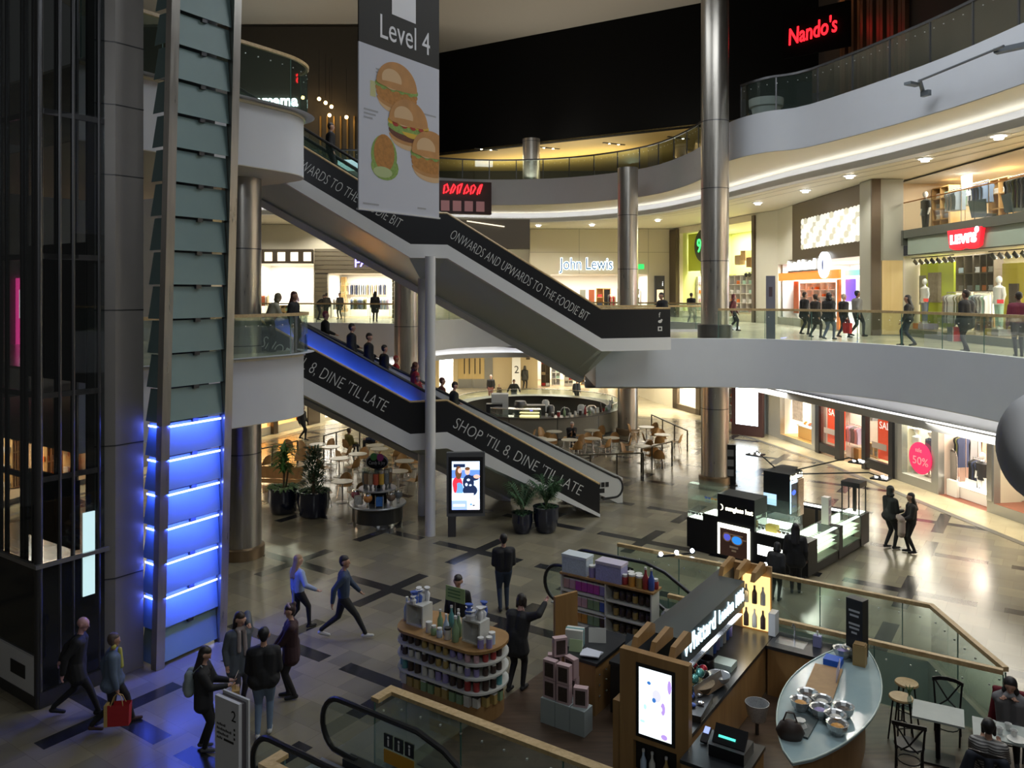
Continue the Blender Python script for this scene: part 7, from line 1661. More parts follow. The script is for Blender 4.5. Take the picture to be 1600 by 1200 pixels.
def shrub(t, h):
    random.seed(22); m = M(); m.tube([(0, 0, h - .1), (0, 0, h + .6)], .05, 8); m.build('stem', MATS['stem_brown'], t); m = M()
    for k in range(420):
        z = h + random.uniform(.1, 1.35); q = (z - h) / 1.35; rr = .40 * math.sqrt(random.random()) * (1 - .55 * q); a = random.uniform(0, 6.28); blade(m, (rr * math.cos(a), rr * math.sin(a), z), a + random.uniform(-.8, .8), random.uniform(.14, .28), .6, .03)
    for k in range(60): a = random.uniform(0, 6.28); rr = random.uniform(.1, .42); blade(m, (rr * math.cos(a), rr * math.sin(a), h - .05), a, random.uniform(.2, .35), .9, .03)
    m.build('foliage', leafd, t)
def palm(seed, n, tall):
    def f_(t, h):
        random.seed(seed); m = M()
        for k in range(n):
            a = random.uniform(0, 6.28); ln = random.uniform(.6, 1.0) * tall; d = Vector((math.cos(a), math.sin(a), 0)); sp = []
            for q in range(7): t_ = q / 6; sp.append(d * ln * .42 * t_ ** 1.5 + Vector((0, 0, h - .1 + ln * (1.05 * t_ - .28 * t_ ** 3))))
            m.tube(sp, .008, 5, 1)
            for q in range(2, 7):
                for sg in (-1, 1):
                    for z_ in (0, .5):
                        pq = sp[q] if z_ == 0 or q == 6 else sp[q].lerp(sp[q + 1], .5); blade(m, pq, a + sg * 1.0, .24 * tall, .9, .02, 0)
        m.build('fronds', [leafd, mat('frond_stem', (.07, .11, .04), .6)], t); m = M()
        for k in range(60): a = random.uniform(0, 6.28); rr = random.uniform(.03, .24); blade(m, (rr * math.cos(a), rr * math.sin(a), h - .06), a, random.uniform(.12, .24), .8, .02)
        m.build('underplanting', leafd, t)
    return f_
planter(443, 805, .50, .42, .86, 'tall dracaena in a glossy navy pot, left of the big pair', dracaena)
planter(490, 811, .52, .44, .86, 'dark bushy shrub in a glossy navy pot, right of the big pair', shrub)
planter(816, 835, .32, .25, .62, 'feathery palm in a dark pot under the escalator foot, left of the pair', palm(31, 16, 1.15))
planter(853, 834, .39, .31, .78, 'taller palm in a dark pot beside the escalator foot, right of the pair', palm(32, 20, 1.2))
# ---- cafe tables and shell chairs
chw = wood('chair_beech', (.34, .18, .06), (.47, .27, .10), 5, .4); ttop = mat('cafe_table_top', (.50, .46, .36), .3)
def make_chair():
    t = thing('cafe_chair', '', 'chair', (0, 0, 0)); m = M()
    nx_, nz_ = 10, 8; vs_ = []; fs = []
    for s_ in (0, 1):
        for j in range(nz_ + 1):
            v = j / nz_
            for i in range(nx_ + 1):
                x = -1 + 2 * i / nx_; w_ = .24 * (1 - .28 * max(0, (v - .55) / .45) ** 2) * (1 if v < .98 else .9)
                if v < .5: y = .24 - .44 * (v / .5); z = .45 + .02 * x * x - .03 * math.sin(math.pi * v)
                else: q = (v - .5) / .5; y = -.20 - .10 * q + .07 * x * x; z = .45 + .40 * q - .07 * x * x * q
                vs_.append((x * w_, y, z - s_ * .014 if v < .5 else z) if v < .5 else (x * w_, y - s_ * .014, z))
    n1 = (nx_ + 1) * (nz_ + 1)
    for j in range(nz_):
        for i in range(nx_):
            a = j * (nx_ + 1) + i; fs.append((a, a + 1, a + nx_ + 2, a + nx_ + 1)); fs.append((n1 + a, n1 + a + nx_ + 1, n1 + a + nx_ + 2, n1 + a + 1))
    half = nz_ // 2
    m.add(vs_, fs); m.build('shell', chw, t, 60)
    for sx in (-1, 1):
        for sy in (-1, 1): m = M(); m.tube([(.15 * sx, .13 * sy, .435), (.21 * sx, .20 * sy, 0)], .012, 6); m.build('leg', chrome, t)
    return t
def make_table():
    t = thing('cafe_table', '', 'table', (0, 0, 0)); m = M(); m.lathe((0, 0, .715), [(.37, 0), (.385, .012), (.38, .03)], 32); m.build('tabletop', ttop, t, 40)
    m = M(); m.tube([(0, 0, .02), (0, 0, .715)], .035, 12); m.build('pedestal', chrome, t, 40); m = M(); m.lathe((0, 0, 0), [(.24, 0), (.24, .012), (.05, .03)], 24); m.build('base', mat('table_base', (.5, .49, .45), .3, .5), t, 40)
    return t
c0 = make_chair(); t0 = make_table(); used = [0, 0]; CH_POS = []
random.seed(9)
def put_chair(x, y, rz, wh):
    for (a, b, c_) in ((-9.2, 29.6, 1.7), (-4.65, 35.2, 1.0), (-7.6, 22.5, 1.1), (-4.31, 25.66, 1.3), (-7.7, 27.1, .9), (-6.5, 26.5, .95), (6.05, 41.8, 1.0), (7.9, 31.1, 1.1)):
        if math.hypot(a - x, b - y) < c_: return
    for (a, b) in CH_POS:
        if math.hypot(a - x, b - y) < .52: return
    CH_POS.append((x, y)); lb = 'beech shell cafe chair ' + wh; g = 'cafe chairs ' + wh
    if not used[0]: c0.location = (x, y, 0); c0.rotation_euler = (0, 0, rz); c0['label'] = lb; c0['group'] = g; used[0] = 1
    else: dup(c0, (x, y, 0), rz, lb, g)
LT = [(497, 694), (517, 698), (530, 716), (559, 709), (578, 705), (607, 697), (632, 720), (535, 752), (622, 736)]
RT = [(807, 675), (866, 674), (925, 672), (857, 687), (890, 687), (926, 685), (955, 684), (832, 688), (1010, 667), (1035, 679), (1004, 697), (1025, 700)]
LTP = [G(px, py, .74) for px, py in LT]; RTP = [G(px, py, .74) for px, py in RT]
TP = LTP + RTP
for k, p in enumerate(TP):
    wh = 'left of the escalator' if k < len(LT) else 'by the round coffee bar' if p.x < 5.9 else 'behind the steel column'
    lb, g = 'round cafe table ' + wh, 'cafe tables ' + wh
    if any((p - q).length < .78 for q in TP[:k]): p = p + Vector((.3, .55, 0))
    if math.hypot(p.x + 4.65, p.y - 35.2) < 1.05: p = p + Vector((-.6, .2, 0))
    if not used[1]: t0.location = (p.x, p.y, 0); t0['label'] = lb; t0['group'] = g; used[1] = 1
    else: dup(t0, (p.x, p.y, 0), 0, lb, g)
    CH_POS.append((p.x, p.y))
for k, p in enumerate(TP):
    wh = 'left of the escalator' if k < len(LT) else 'by the round coffee bar' if p.x < 5.9 else 'behind the steel column'
    a0 = random.uniform(0, 6.28)
    for j in range(3 if k % 3 else 4):
        a = a0 + j * 2 * math.pi / (3 if k % 3 else 4) + random.uniform(-.3, .3); x, y = p.x + .66 * math.cos(a), p.y + .66 * math.sin(a)
        if math.hypot(x - 6.05, y - 41.8) < 1.0 or math.hypot(x - 1.3, y - 44.6) < 5.3: continue
        put_chair(x, y, a + math.pi / 2 + random.uniform(-.25, .25), wh)
for px, py in ((412, 725), (432, 722), (455, 735), (470, 718), (447, 745), (480, 705), (452, 698), (640, 740), (648, 722)):
    p = G(px, py, .45); put_chair(p.x, p.y, random.uniform(0, 6.28), 'left of the escalator')
# bench and barriers
p = G(415, 775); t = thing('bench', 'slatted wooden bench beside the steel column on the left', 'bench', (p.x - .2, p.y + .2, 0), -.15)
for k in range(6): m = M(); m.box(-1.3, .04 + k * .085, .43, 1.3, .115 + k * .085, .46); m.build('seat_slat', chw, t)
m = M(); m.slab((-1.3, .56, .48), (1.3, .56, .48), (1.3, .72, .88), (-1.3, .72, .88), .03); m.build('backrest', chw, t)
for x in (-1.1, 1.1): m = M(); m.box(x - .03, .05, 0, x + .03, .55, .43); m.build('leg', chrome, t)
bm_ = mat('barrier_metal', (.10, .085, .06), .4, .6)
def barrier(pts, label):
    P = [G(px, py, .95) for px, py in pts]; t = thing('barrier', label, 'barrier', (P[0].x, P[0].y, 0)); m = M(); m.bar([(q.x - P[0].x, q.y - P[0].y, .93) for q in P], .06, .05); m.build('top_rail', bm_, t)
    n = 3
    for k in range(n + 1): q = P[0].lerp(P[-1], k / n) - P[0]; m = M(); m.box(q.x - .03, q.y - .03, 0, q.x + .03, q.y + .03, .93); m.build('post', bm_, t)
barrier([(405, 702), (465, 689)], 'metal cafe barrier at the far left of the tables'); barrier([(506, 681), (562, 665)], 'metal cafe barrier behind the seated pair on the left')
barrier([(1018, 648), (1074, 673)], 'metal cafe barrier between the rear tables and the right walkway'); barrier([(880, 712), (1005, 708)], 'metal cafe barrier beside the escalator foot')
barrier([(1002, 702), (1050, 690)], 'short metal cafe barrier in front of the rear tables')
# ---- round coffee bar
rk = thing('coffee_bar', 'large round coffee bar with grey panels behind the escalator', 'bar counter', (1.3, 44.6, 0)); r0 = 4.7
def ring(m, ra, rb, z0, z1, a0=0, a1=360, n=60, mi=0):
    vs_ = []; fs = []
    for i in range(n + 1):
        a = R(a0 + (a1 - a0) * i / n); c_, s_ = math.cos(a), math.sin(a); vs_ += [(ra * c_, ra * s_, z0), (rb * c_, rb * s_, z0), (rb * c_, rb * s_, z1), (ra * c_, ra * s_, z1)]
    for i in range(n):
        for k in range(4): k2 = (k + 1) % 4; fs.append((i * 4 + k, i * 4 + 4 + k, i * 4 + 4 + k2, i * 4 + k2))
    if abs(a1 - a0) < 360: fs += [(0, 1, 2, 3), (n * 4 + 3, n * 4 + 2, n * 4 + 1, n * 4)]
    return m.add(vs_, fs, mi)
m = M(); ring(m, r0 - .06, r0, 0.02, 1.08); m.build('front_panel', mat('bar_panel', (.16, .15, .12), .4, noise=.1, nscale=2), rk, 40); m = M(); ring(m, r0 - .02, r0 + .01, 0, .1); m.build('kick_strip', dsteel, rk, 40)
m = M(); ring(m, r0 - .75, r0 + .06, 1.08, 1.13); m.build('worktop', mat('bar_top', (.07, .065, .06), .3), rk, 40)
for k in range(12): a = R(k * 30 + 12); m = M(); m.obox((r0 * math.cos(a), r0 * math.sin(a), .56), (.02, .03, 1.02), a); m.build('joint', black, rk)
m = M(); ring(m, r0 - .1, r0 - .08, 1.13, 1.45, -30, 200); m.build('glass_screen', kg, rk, 40); m = M(); ring(m, r0 - .12, r0 - .06, 1.45, 1.48, -30, 200); m.build('screen_rail', chrome, rk, 40)
m = M(); ring(m, r0 - .7, r0 - .15, 1.14, 1.5, 238, 272); m.build('cake_display', glass('cake_glass', (.9, .95, .9), .2, .06), rk, 40); m = M(); ring(m, r0 - .6, r0 - .25, 1.15, 1.2, 258, 271); ring(m, r0 - .5, r0 - .25, 1.33, 1.36, 258, 271); m.build('lit_cakes', emis('cake_light', (1, .85, .4), 1.6), rk)
m = M(); ring(m, r0 - .7, r0 - .15, 1.5, 1.53, 238, 272); m.build('display_top', chrome, rk, 40)
def onrk(a, r_, z): return (1.3 + r_ * math.cos(R(a)), 44.6 + r_ * math.sin(R(a)), z)
t = thing('coffee_machine', 'dark coffee machine with blue light in the round coffee bar', 'coffee machine', onrk(262, 2.6, 0)); m = M(); m.box(-.9, -.4, 0, .9, .4, 1.0); m.build('cabinet', mat('bar_panel2', (.12, .11, .1), .4), t); m = M(); m.lathe((-.5, 0, 1.35), [(.28, -.35), (.34, -.2), (.34, .2), (.28, .35)], 20); h_ = m.build('boiler', dsteel, t, 40); m = M(); m.box(-.6, -.3, 1.0, .8, .3, 1.5); m.build('body', dsteel, t); m = M(); m.box(.0, -.31, 1.22, .14, -.305, 1.3); m.build('light', emis('machine_blue', (.1, .1, 1), 4), t)
t = thing('fridge', 'white fridge cabinet standing in the round coffee bar', 'fridge', onrk(224, 2.7, 0)); m = M(); m.box(-.45, -.35, 0, .45, .35, 2.0); m.build('body', mat('fridge_white', (.55, .55, .53), .4), t); m = M(); m.box(-.43, -.36, .2, .43, -.35, 1.95); m.build('door', mat('fridge_white', (.55, .55, .53), .4), t)
t = thing('till', 'black till on the left of the round coffee bar', 'till', onrk(232, 3.6, 0)); m = M(); m.box(-.3, -.3, 0, .3, .3, 1.08); m.build('stand', MATS['bar_panel2'], t); m = M(); m.box(-.42, -.25, 1.08, .42, .25, 1.6); m.build('body', black, t)
for k, (a, r_, w_, h_, c) in enumerate(((285, 2.8, .5, 1.5, 'dsteel'), (300, 3.0, .6, 1.35, 'black'), (318, 3.2, .5, 1.45, 'white'), (335, 3.3, .7, 1.3, 'steel'), (290, 1.5, .5, 1.6, 'white'))):
    t = thing('equipment_cabinet', ('steel grinder cabinet', 'black appliance cabinet', 'pale cup cabinet', 'steel sink cabinet', 'pale cabinet')[k] + ' inside the round coffee bar, ' + ('first', 'second', 'third', 'fourth', 'rearmost')[k] + ' right of the coffee machine', 'cabinet', onrk(a, r_, 0), R(a)); m = M(); m.box(-w_ / 2, -w_ / 2, 0, w_ / 2, w_ / 2, 1.0); m.build('cabinet', MATS['bar_panel2'], t); m = M(); m.lathe((0, 0, 1.0), [(w_ * .45, 0), (w_ * .4, h_ - 1.1), (w_ * .25, h_ - 1)], 12); m.build('appliance', dict(dsteel=dsteel, black=black, white=whiteg, steel=steel)[c], t, 40)
for k in range(22):
    a = 276 + k * 4.2; kd = ('cup', 'jar', 'tin', 'bottle')[k % 4]; b_ = ('lid_white', 'jar_dark', 'jar_red', 'jar_green', 'lid_white')[k % 5]; jar(kd, b_, 'lid_white', b_.split('_')[1] + ' ' + kd + ' on the worktop of the round coffee bar', kd + 's on the round coffee bar', onrk(a, r0 - .45, 1.132), 0, 1.7)
# ---- signpost totem at the bottom edge
tp = thing('signpost', 'white signpost slab with black 2 and arrows at the bottom edge', 'sign', (-3.72, 10.55, 0), R(-33))
m = M(); m.box(-.24, -.05, 0, .24, .0, 2.05); m.build('front_panel', mat('sign_panel', (.52, .53, .56), .5), tp); m = M(); m.box(-.23, .0, 0, .235, .07, 2.03); m.build('core', mat('sign_core', (.10, .09, .10), .5), tp); m = M(); m.box(-.24, .07, 0, .28, .1, 2.07); m.build('back_panel', mat('sign_panel', (.52, .53, .56), .5), tp)
text('2', .2, (.09, -.052, 1.80), (1, 0, 0), (0, 0, 1), kb, tp, ext=.002)
m = M()
for k, (z, x1) in enumerate(((1.68, .0), (1.62, .1), (1.56, .06), (1.50, -.08))):
    n = int((x1 + .2) / .03)
    for j in range(n): m.box(-.2 + j * .03, -.052, z, -.2 + j * .03 + .02, -.05, z + (.026, .034, .024)[(j * 5 + k) % 3])
    if k < 3: m.box(.14, -.052, z, .17, -.05, z + .03)
m.box(-.06, -.052, 1.5, .14, -.05, 1.53); m.build('small_lettering', kb, tp)
# ---- added glowing balls in place of lamp reflections in the rear well glass
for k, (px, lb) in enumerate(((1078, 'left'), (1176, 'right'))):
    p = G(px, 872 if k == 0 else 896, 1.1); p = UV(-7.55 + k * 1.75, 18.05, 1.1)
    t = thing('spotlight_bar', 'row of three glowing balls for lamp reflections in the rear well rail, ' + lb + ' of two', 'spotlights', tuple(p), TH + .9)
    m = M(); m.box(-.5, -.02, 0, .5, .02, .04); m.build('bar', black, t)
    for j in (-.42, 0, .42): m = M(); m.sphere((j, -.02, .08), .05, 10, 8); m.build('bulb', emis('reflection_glow', (.8, .92, 1), 22), t, 60)
# ================================================================== people
def ik(a, c, l1, l2, pole):
    a, c = Vector(a), Vector(c); d = c - a; L = min(d.length, (l1 + l2) * .995); d = d.normalized(); c = a + d * L
    k = (l1 * l1 - l2 * l2 + L * L) / (2 * L); h = math.sqrt(max(0, l1 * l1 - k * k)); p = Vector(pole); p = (p - d * p.dot(d)).normalized()
    return a + d * k + p * h, c
def capsule(m, a, b, ra, rb, seg=12):
    a, b = Vector(a), Vector(b); d = (b - a); d = d.normalized() if d.length > 1e-6 else Vector((0, 0, 1)); P = []; Rr = []
    for k in range(5): t = R(90 * k / 4.0001); P.append(a - d * ra * math.cos(t)); Rr.append(max(.002, ra * math.sin(t)))
    for k in range(1, 5): t = R(90 * k / 4.0001); P.append(b + d * rb * math.sin(t)); Rr.append(max(.002, rb * math.cos(t)))
    m.tube(P, Rr, seg)
def remesh(prims, vox, smooth=4, extra=None):
    """union of rounded limbs as one continuous skin; returns (mesh, nearest primitive per face)"""
    m = M()
    for q in prims: capsule(m, q[1], q[2], q[3], q[4])
    me = bpy.data.meshes.new('tmp'); me.from_pydata(m.v, [], m.f); o = bpy.data.objects.new('tmp', me); COL.objects.link(o)
    r = o.modifiers.new('r', 'REMESH'); r.mode = 'VOXEL'; r.voxel_size = vox
    s = o.modifiers.new('s', 'SMOOTH'); s.factor = .5; s.iterations = smooth
    out = bpy.data.meshes.new_from_object(o.evaluated_get(bpy.context.evaluated_depsgraph_get()))
    bpy.data.objects.remove(o); bpy.data.meshes.remove(me)
    C_ = np.zeros(len(out.polygons) * 3); out.polygons.foreach_get('center', C_); C_ = C_.reshape(-1, 3); best = None
    for i, q in enumerate(prims):
        a, b = np.array(q[1]), np.array(q[2]); ab = b - a; t = np.clip(((C_ - a) @ ab) / max(1e-9, ab @ ab), 0, 1)
        d = np.linalg.norm(C_ - a - t[:, None] * ab, axis=1) - (q[3] + (q[4] - q[3]) * t)
        if best is None: best, idx = d, np.zeros(len(C_), int)
        else: k = d < best; best = np.where(k, d, best); idx = np.where(k, i, idx)
    return out, idx
def cmat(c, kind='cloth'):
    if isinstance(c, str): return MATS[c]
    return mat(kind + '_' + '_'.join('%03d' % int(x * 999) for x in c), c, .75 if kind == 'cloth' else .5, noise=.12 if kind == 'cloth' else 0, nscale=14)
SKIN, SKIN2, SKIN3 = (.52, .30, .22), (.40, .22, .15), (.20, .10, .065)
BLK, HAIR, BLOND, GREYH = (.012, .012, .014), (.018, .012, .009), (.32, .20, .09), (.35, .33, .31)
NP = [0]
def person(label, loc, rz, H=1.72, top=BLK, bottom=BLK, shoe=BLK, skin=SKIN, hair=('short', HAIR), stride=0., lh=None, rh=None, hem=None, sit=False, lean=0., head=(0, 0), near=False, bulk=1., group=None, swing=True):
    k_ = H / 1.75; bulk *= 1.07; t = thing('person', label, 'person', tuple(loc), R(rz), group); vox = .015 if near else .022
    hz = .48 if sit else .92 - .05 * abs(stride)
    pv = Vector((0, 0, hz + .03)); rot = Matrix.Rotation(-lean, 3, 'X')
    def up(x, y, z): return pv + rot @ Vector((x, y, z - .95))
    pr = []; A = pr.append
    ft = {}
    for sx in (-1, 1):
        hp = Vector((.09 * sx, 0, hz))
        if sit: an = Vector((.10 * sx, .40 + .05 * sx, .09))
        else: an = Vector((.085 * sx, .36 * stride * sx, .09 + (.07 * abs(stride) if sx * stride < 0 else 0)))
        kn, an = ik(hp, an, .43, .43, (0, 1, .25)); ft[sx] = an
        A(('bottom', hp, kn, .096 * bulk, .067)); A(('bottom', kn, an + Vector((0, 0, .02)), .066, .048))
        pit = -.05 * abs(stride) if sx * stride < 0 else 0
        A(('shoe', an + Vector((0, -.04, -.045)), an + Vector((.01 * sx, .15, -.052 + pit)), .042, .036))
    tb = bulk
    for sx in (-1, 1):
        A(('top', up(.07 * sx, 0, 1.0), up(.095 * sx, .0, 1.32), .112 * tb, .122 * tb)); A(('bottom', up(.055 * sx, -.005, .92), up(.055 * sx, -.005, .97), .105, .105))
        if hem:
            if sit: A(('top', up(.07 * sx, .05, .96), Vector((.11 * sx, .28, hz)), .115 * tb, .11))
            elif sx > 0 and not A(('top', up(0, 0, 1.05), Vector((0, 0, hem + .13)), .135 * tb, .15 * tb)) or 1: A(('top', up(.07 * sx, 0, .98), Vector((.095 * sx, .05 * stride * sx, hem + .1)), .12 * tb, .135 * tb))
    A(('top', up(-.14, 0, 1.39), up(.14, 0, 1.39), .075 * tb, .075 * tb)); A(('skin', up(0, 0, 1.42), up(0, .015, 1.56), .052, .05))
    hands = []
    for sx, tgt in ((-1, lh), (1, rh)):
        sh = up(.19 * sx, 0, 1.385)
        if tgt is None:
            tg = Vector((.25 * sx, .06 - (.22 * stride * sx if swing else 0), hz - .06 + .04 * abs(stride)))
            if sit: tg = Vector((.16 * sx, .33, hz + .14))
        else: tg = Vector(tgt)
        el, wr = ik(sh, tg, .29, .26, (.35 * sx, -1, -.35))
        A(('top', sh, el, .068 * tb, .056 * tb)); A(('top', el, wr.lerp(el, .08), .056 * tb, .043 * tb)); d = (wr - el).normalized(); A(('skin', wr.lerp(el, .06), wr + d * .03, .027, .027)); A(('skin', wr + d * .03, wr + d * .07, .032, .030))
        hands.append((sx, wr, d))
    hc = up(0, .025, 1.635); hr = Matrix.Rotation(R(head[0]), 3, 'Z') @ Matrix.Rotation(-R(head[1]) - lean * .4, 3, 'X')
    def hp_(x, y, z): return hc + hr @ Vector((x, y, z))
    A(('skin', hp_(0, -.012, .03), hp_(0, .012, .02), .092, .088)); A(('skin', hp_(0, .025, -.05), hp_(0, .045, -.075), .06, .045)); A(('skin', hp_(0, .09, .005), hp_(0, .112, -.022), .012, .015))
    for sx in (-1, 1): A(('skin', hp_(.088 * sx, -.01, .015), hp_(.088 * sx, -.012, -.03), .02, .014))
    me, idx = remesh(pr, vox, 3)
    names = ['top', 'bottom', 'shoe', 'skin']; lab = [names.index(q[0]) for q in pr]
    sk = cmat(skin, 'skin'); ml = [cmat(top), cmat(bottom), cmat(shoe), sk, mat('eye_dark', (.01, .008, .008), .2), mat('lip', (.38, .14, .12), .5)]
    for q in ml: me.materials.append(q)
    me.polygons.foreach_set('material_index', [lab[i] for i in idx])
    # fingers, eyes and mouth are welded into the same body mesh
    m = M()
    for sx, wr, d in hands:
        side = d.cross(Vector((0, 0, 1)) if abs(d.z) < .8 else Vector((0, 1, 0))).normalized(); nrm = side.cross(d).normalized(); 
        if near:
            for f_, (o_, ln) in enumerate(((-.024, .062), (-.008, .072), (.008, .068), (.023, .052))):
                b0 = wr + d * .075 + side * o_; p1 = b0 + d * ln * .5 + nrm * .004; p2 = b0 + d * ln * .82 + nrm * .022; m.tube([wr + d * .05 + side * o_ * .8, b0, p1, p2, p2 + d * .006 + nrm * .012], [.010, .0095, .009, .008, .004], 6, 3)
            b0 = wr + d * .025 + side * -.028 * sx; m.tube([wr + d * .02, b0, b0 + d * .03 - side * .018 * sx + nrm * .01, b0 + d * .055 - side * .012 * sx + nrm * .018], [.012, .012, .010, .006], 6, 3)
        else:
            m.tube([wr + d * .05, wr + d * .11, wr + d * .145 + nrm * .02], [.028, .022, .01], 6, 3)
    if near:
        for sx in (-1, 1): m.sphere(hp_(.034 * sx, .087, .018), .0075, 8, 6, 4, (1.3, .6, .8))
        m.sphere(hp_(0, .094, -.052), .018, 8, 6, 5, (1.3, .4, .4))
    b2 = bmesh.new(); b2.from_mesh(me); n0 = len(b2.verts); vs_ = [b2.verts.new(v) for v in m.v]
    for f, mi in zip(m.f, m.m):
        q = b2.faces.new([vs_[i] for i in f]); q.material_index = mi
    for f in b2.faces: f.smooth = True
    for v in b2.verts: v.co *= k_
    b2.to_mesh(me); b2.free(); me.name = 'body'; o = bpy.data.objects.new('body', me); COL.objects.link(o); o.parent = t
    # hair or hat
    kind, hcol = hair; hp2 = []
    if kind != 'bald':
        hp2 += [('h', hp_(0, -.03, .055), hp_(0, .0, .06), .094, .084), ('h', hp_(0, -.045, .02), hp_(0, -.04, -.03), .082, .062)]
        if kind in ('long', 'curly'):
            for sx in (-1, 0, 1): hp2.append(('h', hp_(.055 * sx, -.06 + .02 * abs(sx), .0), up(.07 * sx, -.15 + .03 * abs(sx), 1.30), .055, .045))
        if kind == 'curly':
            for k in range(14): a = k * .9; hp2.append(('h', hp_(.10 * math.cos(a), -.05 + .06 * math.sin(a), .06 - .02 * k), hp_(.125 * math.cos(a), -.05 + .08 * math.sin(a), .04 - .02 * k), .045, .04))
        if kind == 'hood': hp2 += [('h', hp_(0, -.02, .05), hp_(0, -.03, -.06), .105, .10), ('h', hp_(-.06, -.02, -.1), hp_(.06, -.02, -.1), .07, .07)]
        if kind == 'bob': hp2 += [('h', hp_(.07 * sx, -.01, .03), hp_(.075 * sx, 0, -.09), .035, .03) for sx in (-1, 1)]
        if kind == 'bun': hp2.append(('h', hp_(0, -.1, .11), hp_(0, -.11, .12), .045, .04))
        hm, _ = remesh(hp2, .015 if near else .022, 2)
        hm.materials.append(cmat(hcol, 'hair')); hm.name = 'hair'
        for v in hm.vertices: v.co *= k_
        hm.polygons.foreach_set('use_smooth', [True] * len(hm.polygons))
        q = bpy.data.objects.new('hair' if kind != 'hood' else 'hood', hm); COL.objects.link(q); q.parent = t
    t['_h'] = k_; 
    return t, [(Matrix.Rotation(R(rz), 3, 'Z') @ ((wr + d * .09) * k_)) + Vector(loc) for sx, wr, d in hands]
def clothing(t, name, prims, col, vox=.015):
    k_ = t['_h']; me, _ = remesh([('c',) + q for q in prims], vox, 3); me.materials.append(cmat(col)); me.name = name
    for v in me.vertices: v.co *= k_
    me.polygons.foreach_set('use_smooth', [True] * len(me.polygons)); o = bpy.data.objects.new(name, me); COL.objects.link(o); o.parent = t; return o
def carrier(label, p, rz, w_, d_, h_, mt, mt2=None, handle=True, cat='bag'):
    """a shopping bag whose handles reach up to the holding hand at p"""
    t = thing('shopping_bag', label, cat, (p[0], p[1], p[2] - h_ - .16), R(rz)); m = M()
    m.add([(x * (1 if z else .92), y * (1 if z else .9), z) for z in (0, h_) for x, y in ((-w_ / 2, -d_ / 2), (w_ / 2, -d_ / 2), (w_ / 2, d_ / 2), (-w_ / 2, d_ / 2))], [(0, 3, 2, 1), (0, 1, 5, 4), (1, 2, 6, 5), (2, 3, 7, 6), (3, 0, 4, 7)]); m.build('bag', cmat(mt), t)
    m = M()
    for sy in (-1, 1): m.tube([(-w_ * .25, sy * d_ * .5, h_ - .02), (-w_ * .15, sy * d_ * .2, h_ + .12), (0, 0, h_ + .165), (w_ * .15, sy * d_ * .2, h_ + .12), (w_ * .25, sy * d_ * .5, h_ - .02)], .007, 5)
    m.build('handle', cmat(mt2 or mt), t)
    if mt2: m = M(); m.box(-w_ / 2 - .004, -d_ / 2 - .004, 0, -w_ / 2 + .05, d_ / 2 + .004, h_); m.build('side_gusset', cmat(mt2), t)
    return t
def backpack(label, t, col, y=-.22, z=1.2, sc=1.):
    """worn on the back: a thing of its own"""
    k_ = t['_h']; b = thing('backpack', label, 'backpack', tuple(t.location), t.rotation_euler.z)
    me, _ = remesh([('c', (-.07 * sc, y, z - .16 * sc), (-.07 * sc, y, z + .12 * sc), .09 * sc, .08 * sc), ('c', (.07 * sc, y, z - .16 * sc), (.07 * sc, y, z + .12 * sc), .09 * sc, .08 * sc), ('c', (0, y - .07, z - .14), (0, y - .07, z - .04), .06 * sc, .05 * sc)], .016, 3)
    for v in me.vertices: v.co *= k_
    me.materials.append(cmat(col)); me.polygons.foreach_set('use_smooth', [True] * len(me.polygons)); me.name = 'bag'; o = bpy.data.objects.new('bag', me); COL.objects.link(o); o.parent = b
    m = M()
    for sx in (-1, 1): m.tube([Vector(p) * k_ for p in ((.1 * sx, y + .06, z + .15), (.11 * sx, -.02, z + .29), (.11 * sx, .12, z + .12), (.1 * sx, y + .10, z - .15))], .014, 6)
    m.build('strap', cmat(tuple(c * .7 for c in col)), b)
def gz(px, py, z=0): p = G(px, py, z); return (p.x, p.y, z)
JEAN = (.10, .16, .26); WSH = (.55, .54, .52)
# --- lower hall, in front of the lift and along the floor
person('elderly man with bare pink head and long black coat walking past the lift', gz(119, 1118), -72, 1.76, BLK, (.014, .014, .016), BLK, (.50, .27, .26), ('bald', BLK), 1.0, hem=.62, near=True, bulk=1.1, lh=(-.2, -.28, .92), lean=.12, head=(-8, 12))
t, h = person('woman in blue grey quilted jacket walking with a red shopping bag', gz(176, 1136), -66, 1.62, (.085, .12, .18), BLK, (.06, .03, .02), SKIN2, ('bob', (.09, .06, .05)), -.9, near=True, bulk=1.15, hem=.75, rh=(.25, .08, .80), head=(-10, 5))
clothing(t, 'scarf', [((-.07, .02, 1.50), (.07, .02, 1.50), .05, .05), ((.02, .12, 1.42), (.05, .15, 1.12), .04, .045)], (.45, .42, .10))
carrier('red shopping bag with gold side carried by the woman in the quilted jacket', h[1], 8, .40, .15, .36, (.42, .02, .025), (.50, .34, .12))
t, h = person('young woman in black coat with grey backpack reading a leaflet', gz(318, 1172), -82, 1.66, BLK, (.013, .013, .015), (.10, .10, .11), SKIN, ('long', (.02, .014, .012)), .12, near=True, hem=.74, bulk=1.1, lh=(-.08, .40, 1.13), rh=(.10, .40, 1.12), head=(0, 25))
backpack('pale grey backpack worn by the woman reading a leaflet', t, (.26, .31, .33))
q = (h[0] + h[1]) / 2; o = thing('leaflet', 'pale folded leaflet held by the woman with the backpack', 'leaflet', (q.x, q.y, q.z), R(-82)); m = M(); m.slab((-.13, -.03, -.06), (.13, -.03, -.06), (.13, .06, .14), (-.13, .06, .14), .006); m.build('sheet', mat('leaflet_tan', (.50, .42, .30), .6), o)
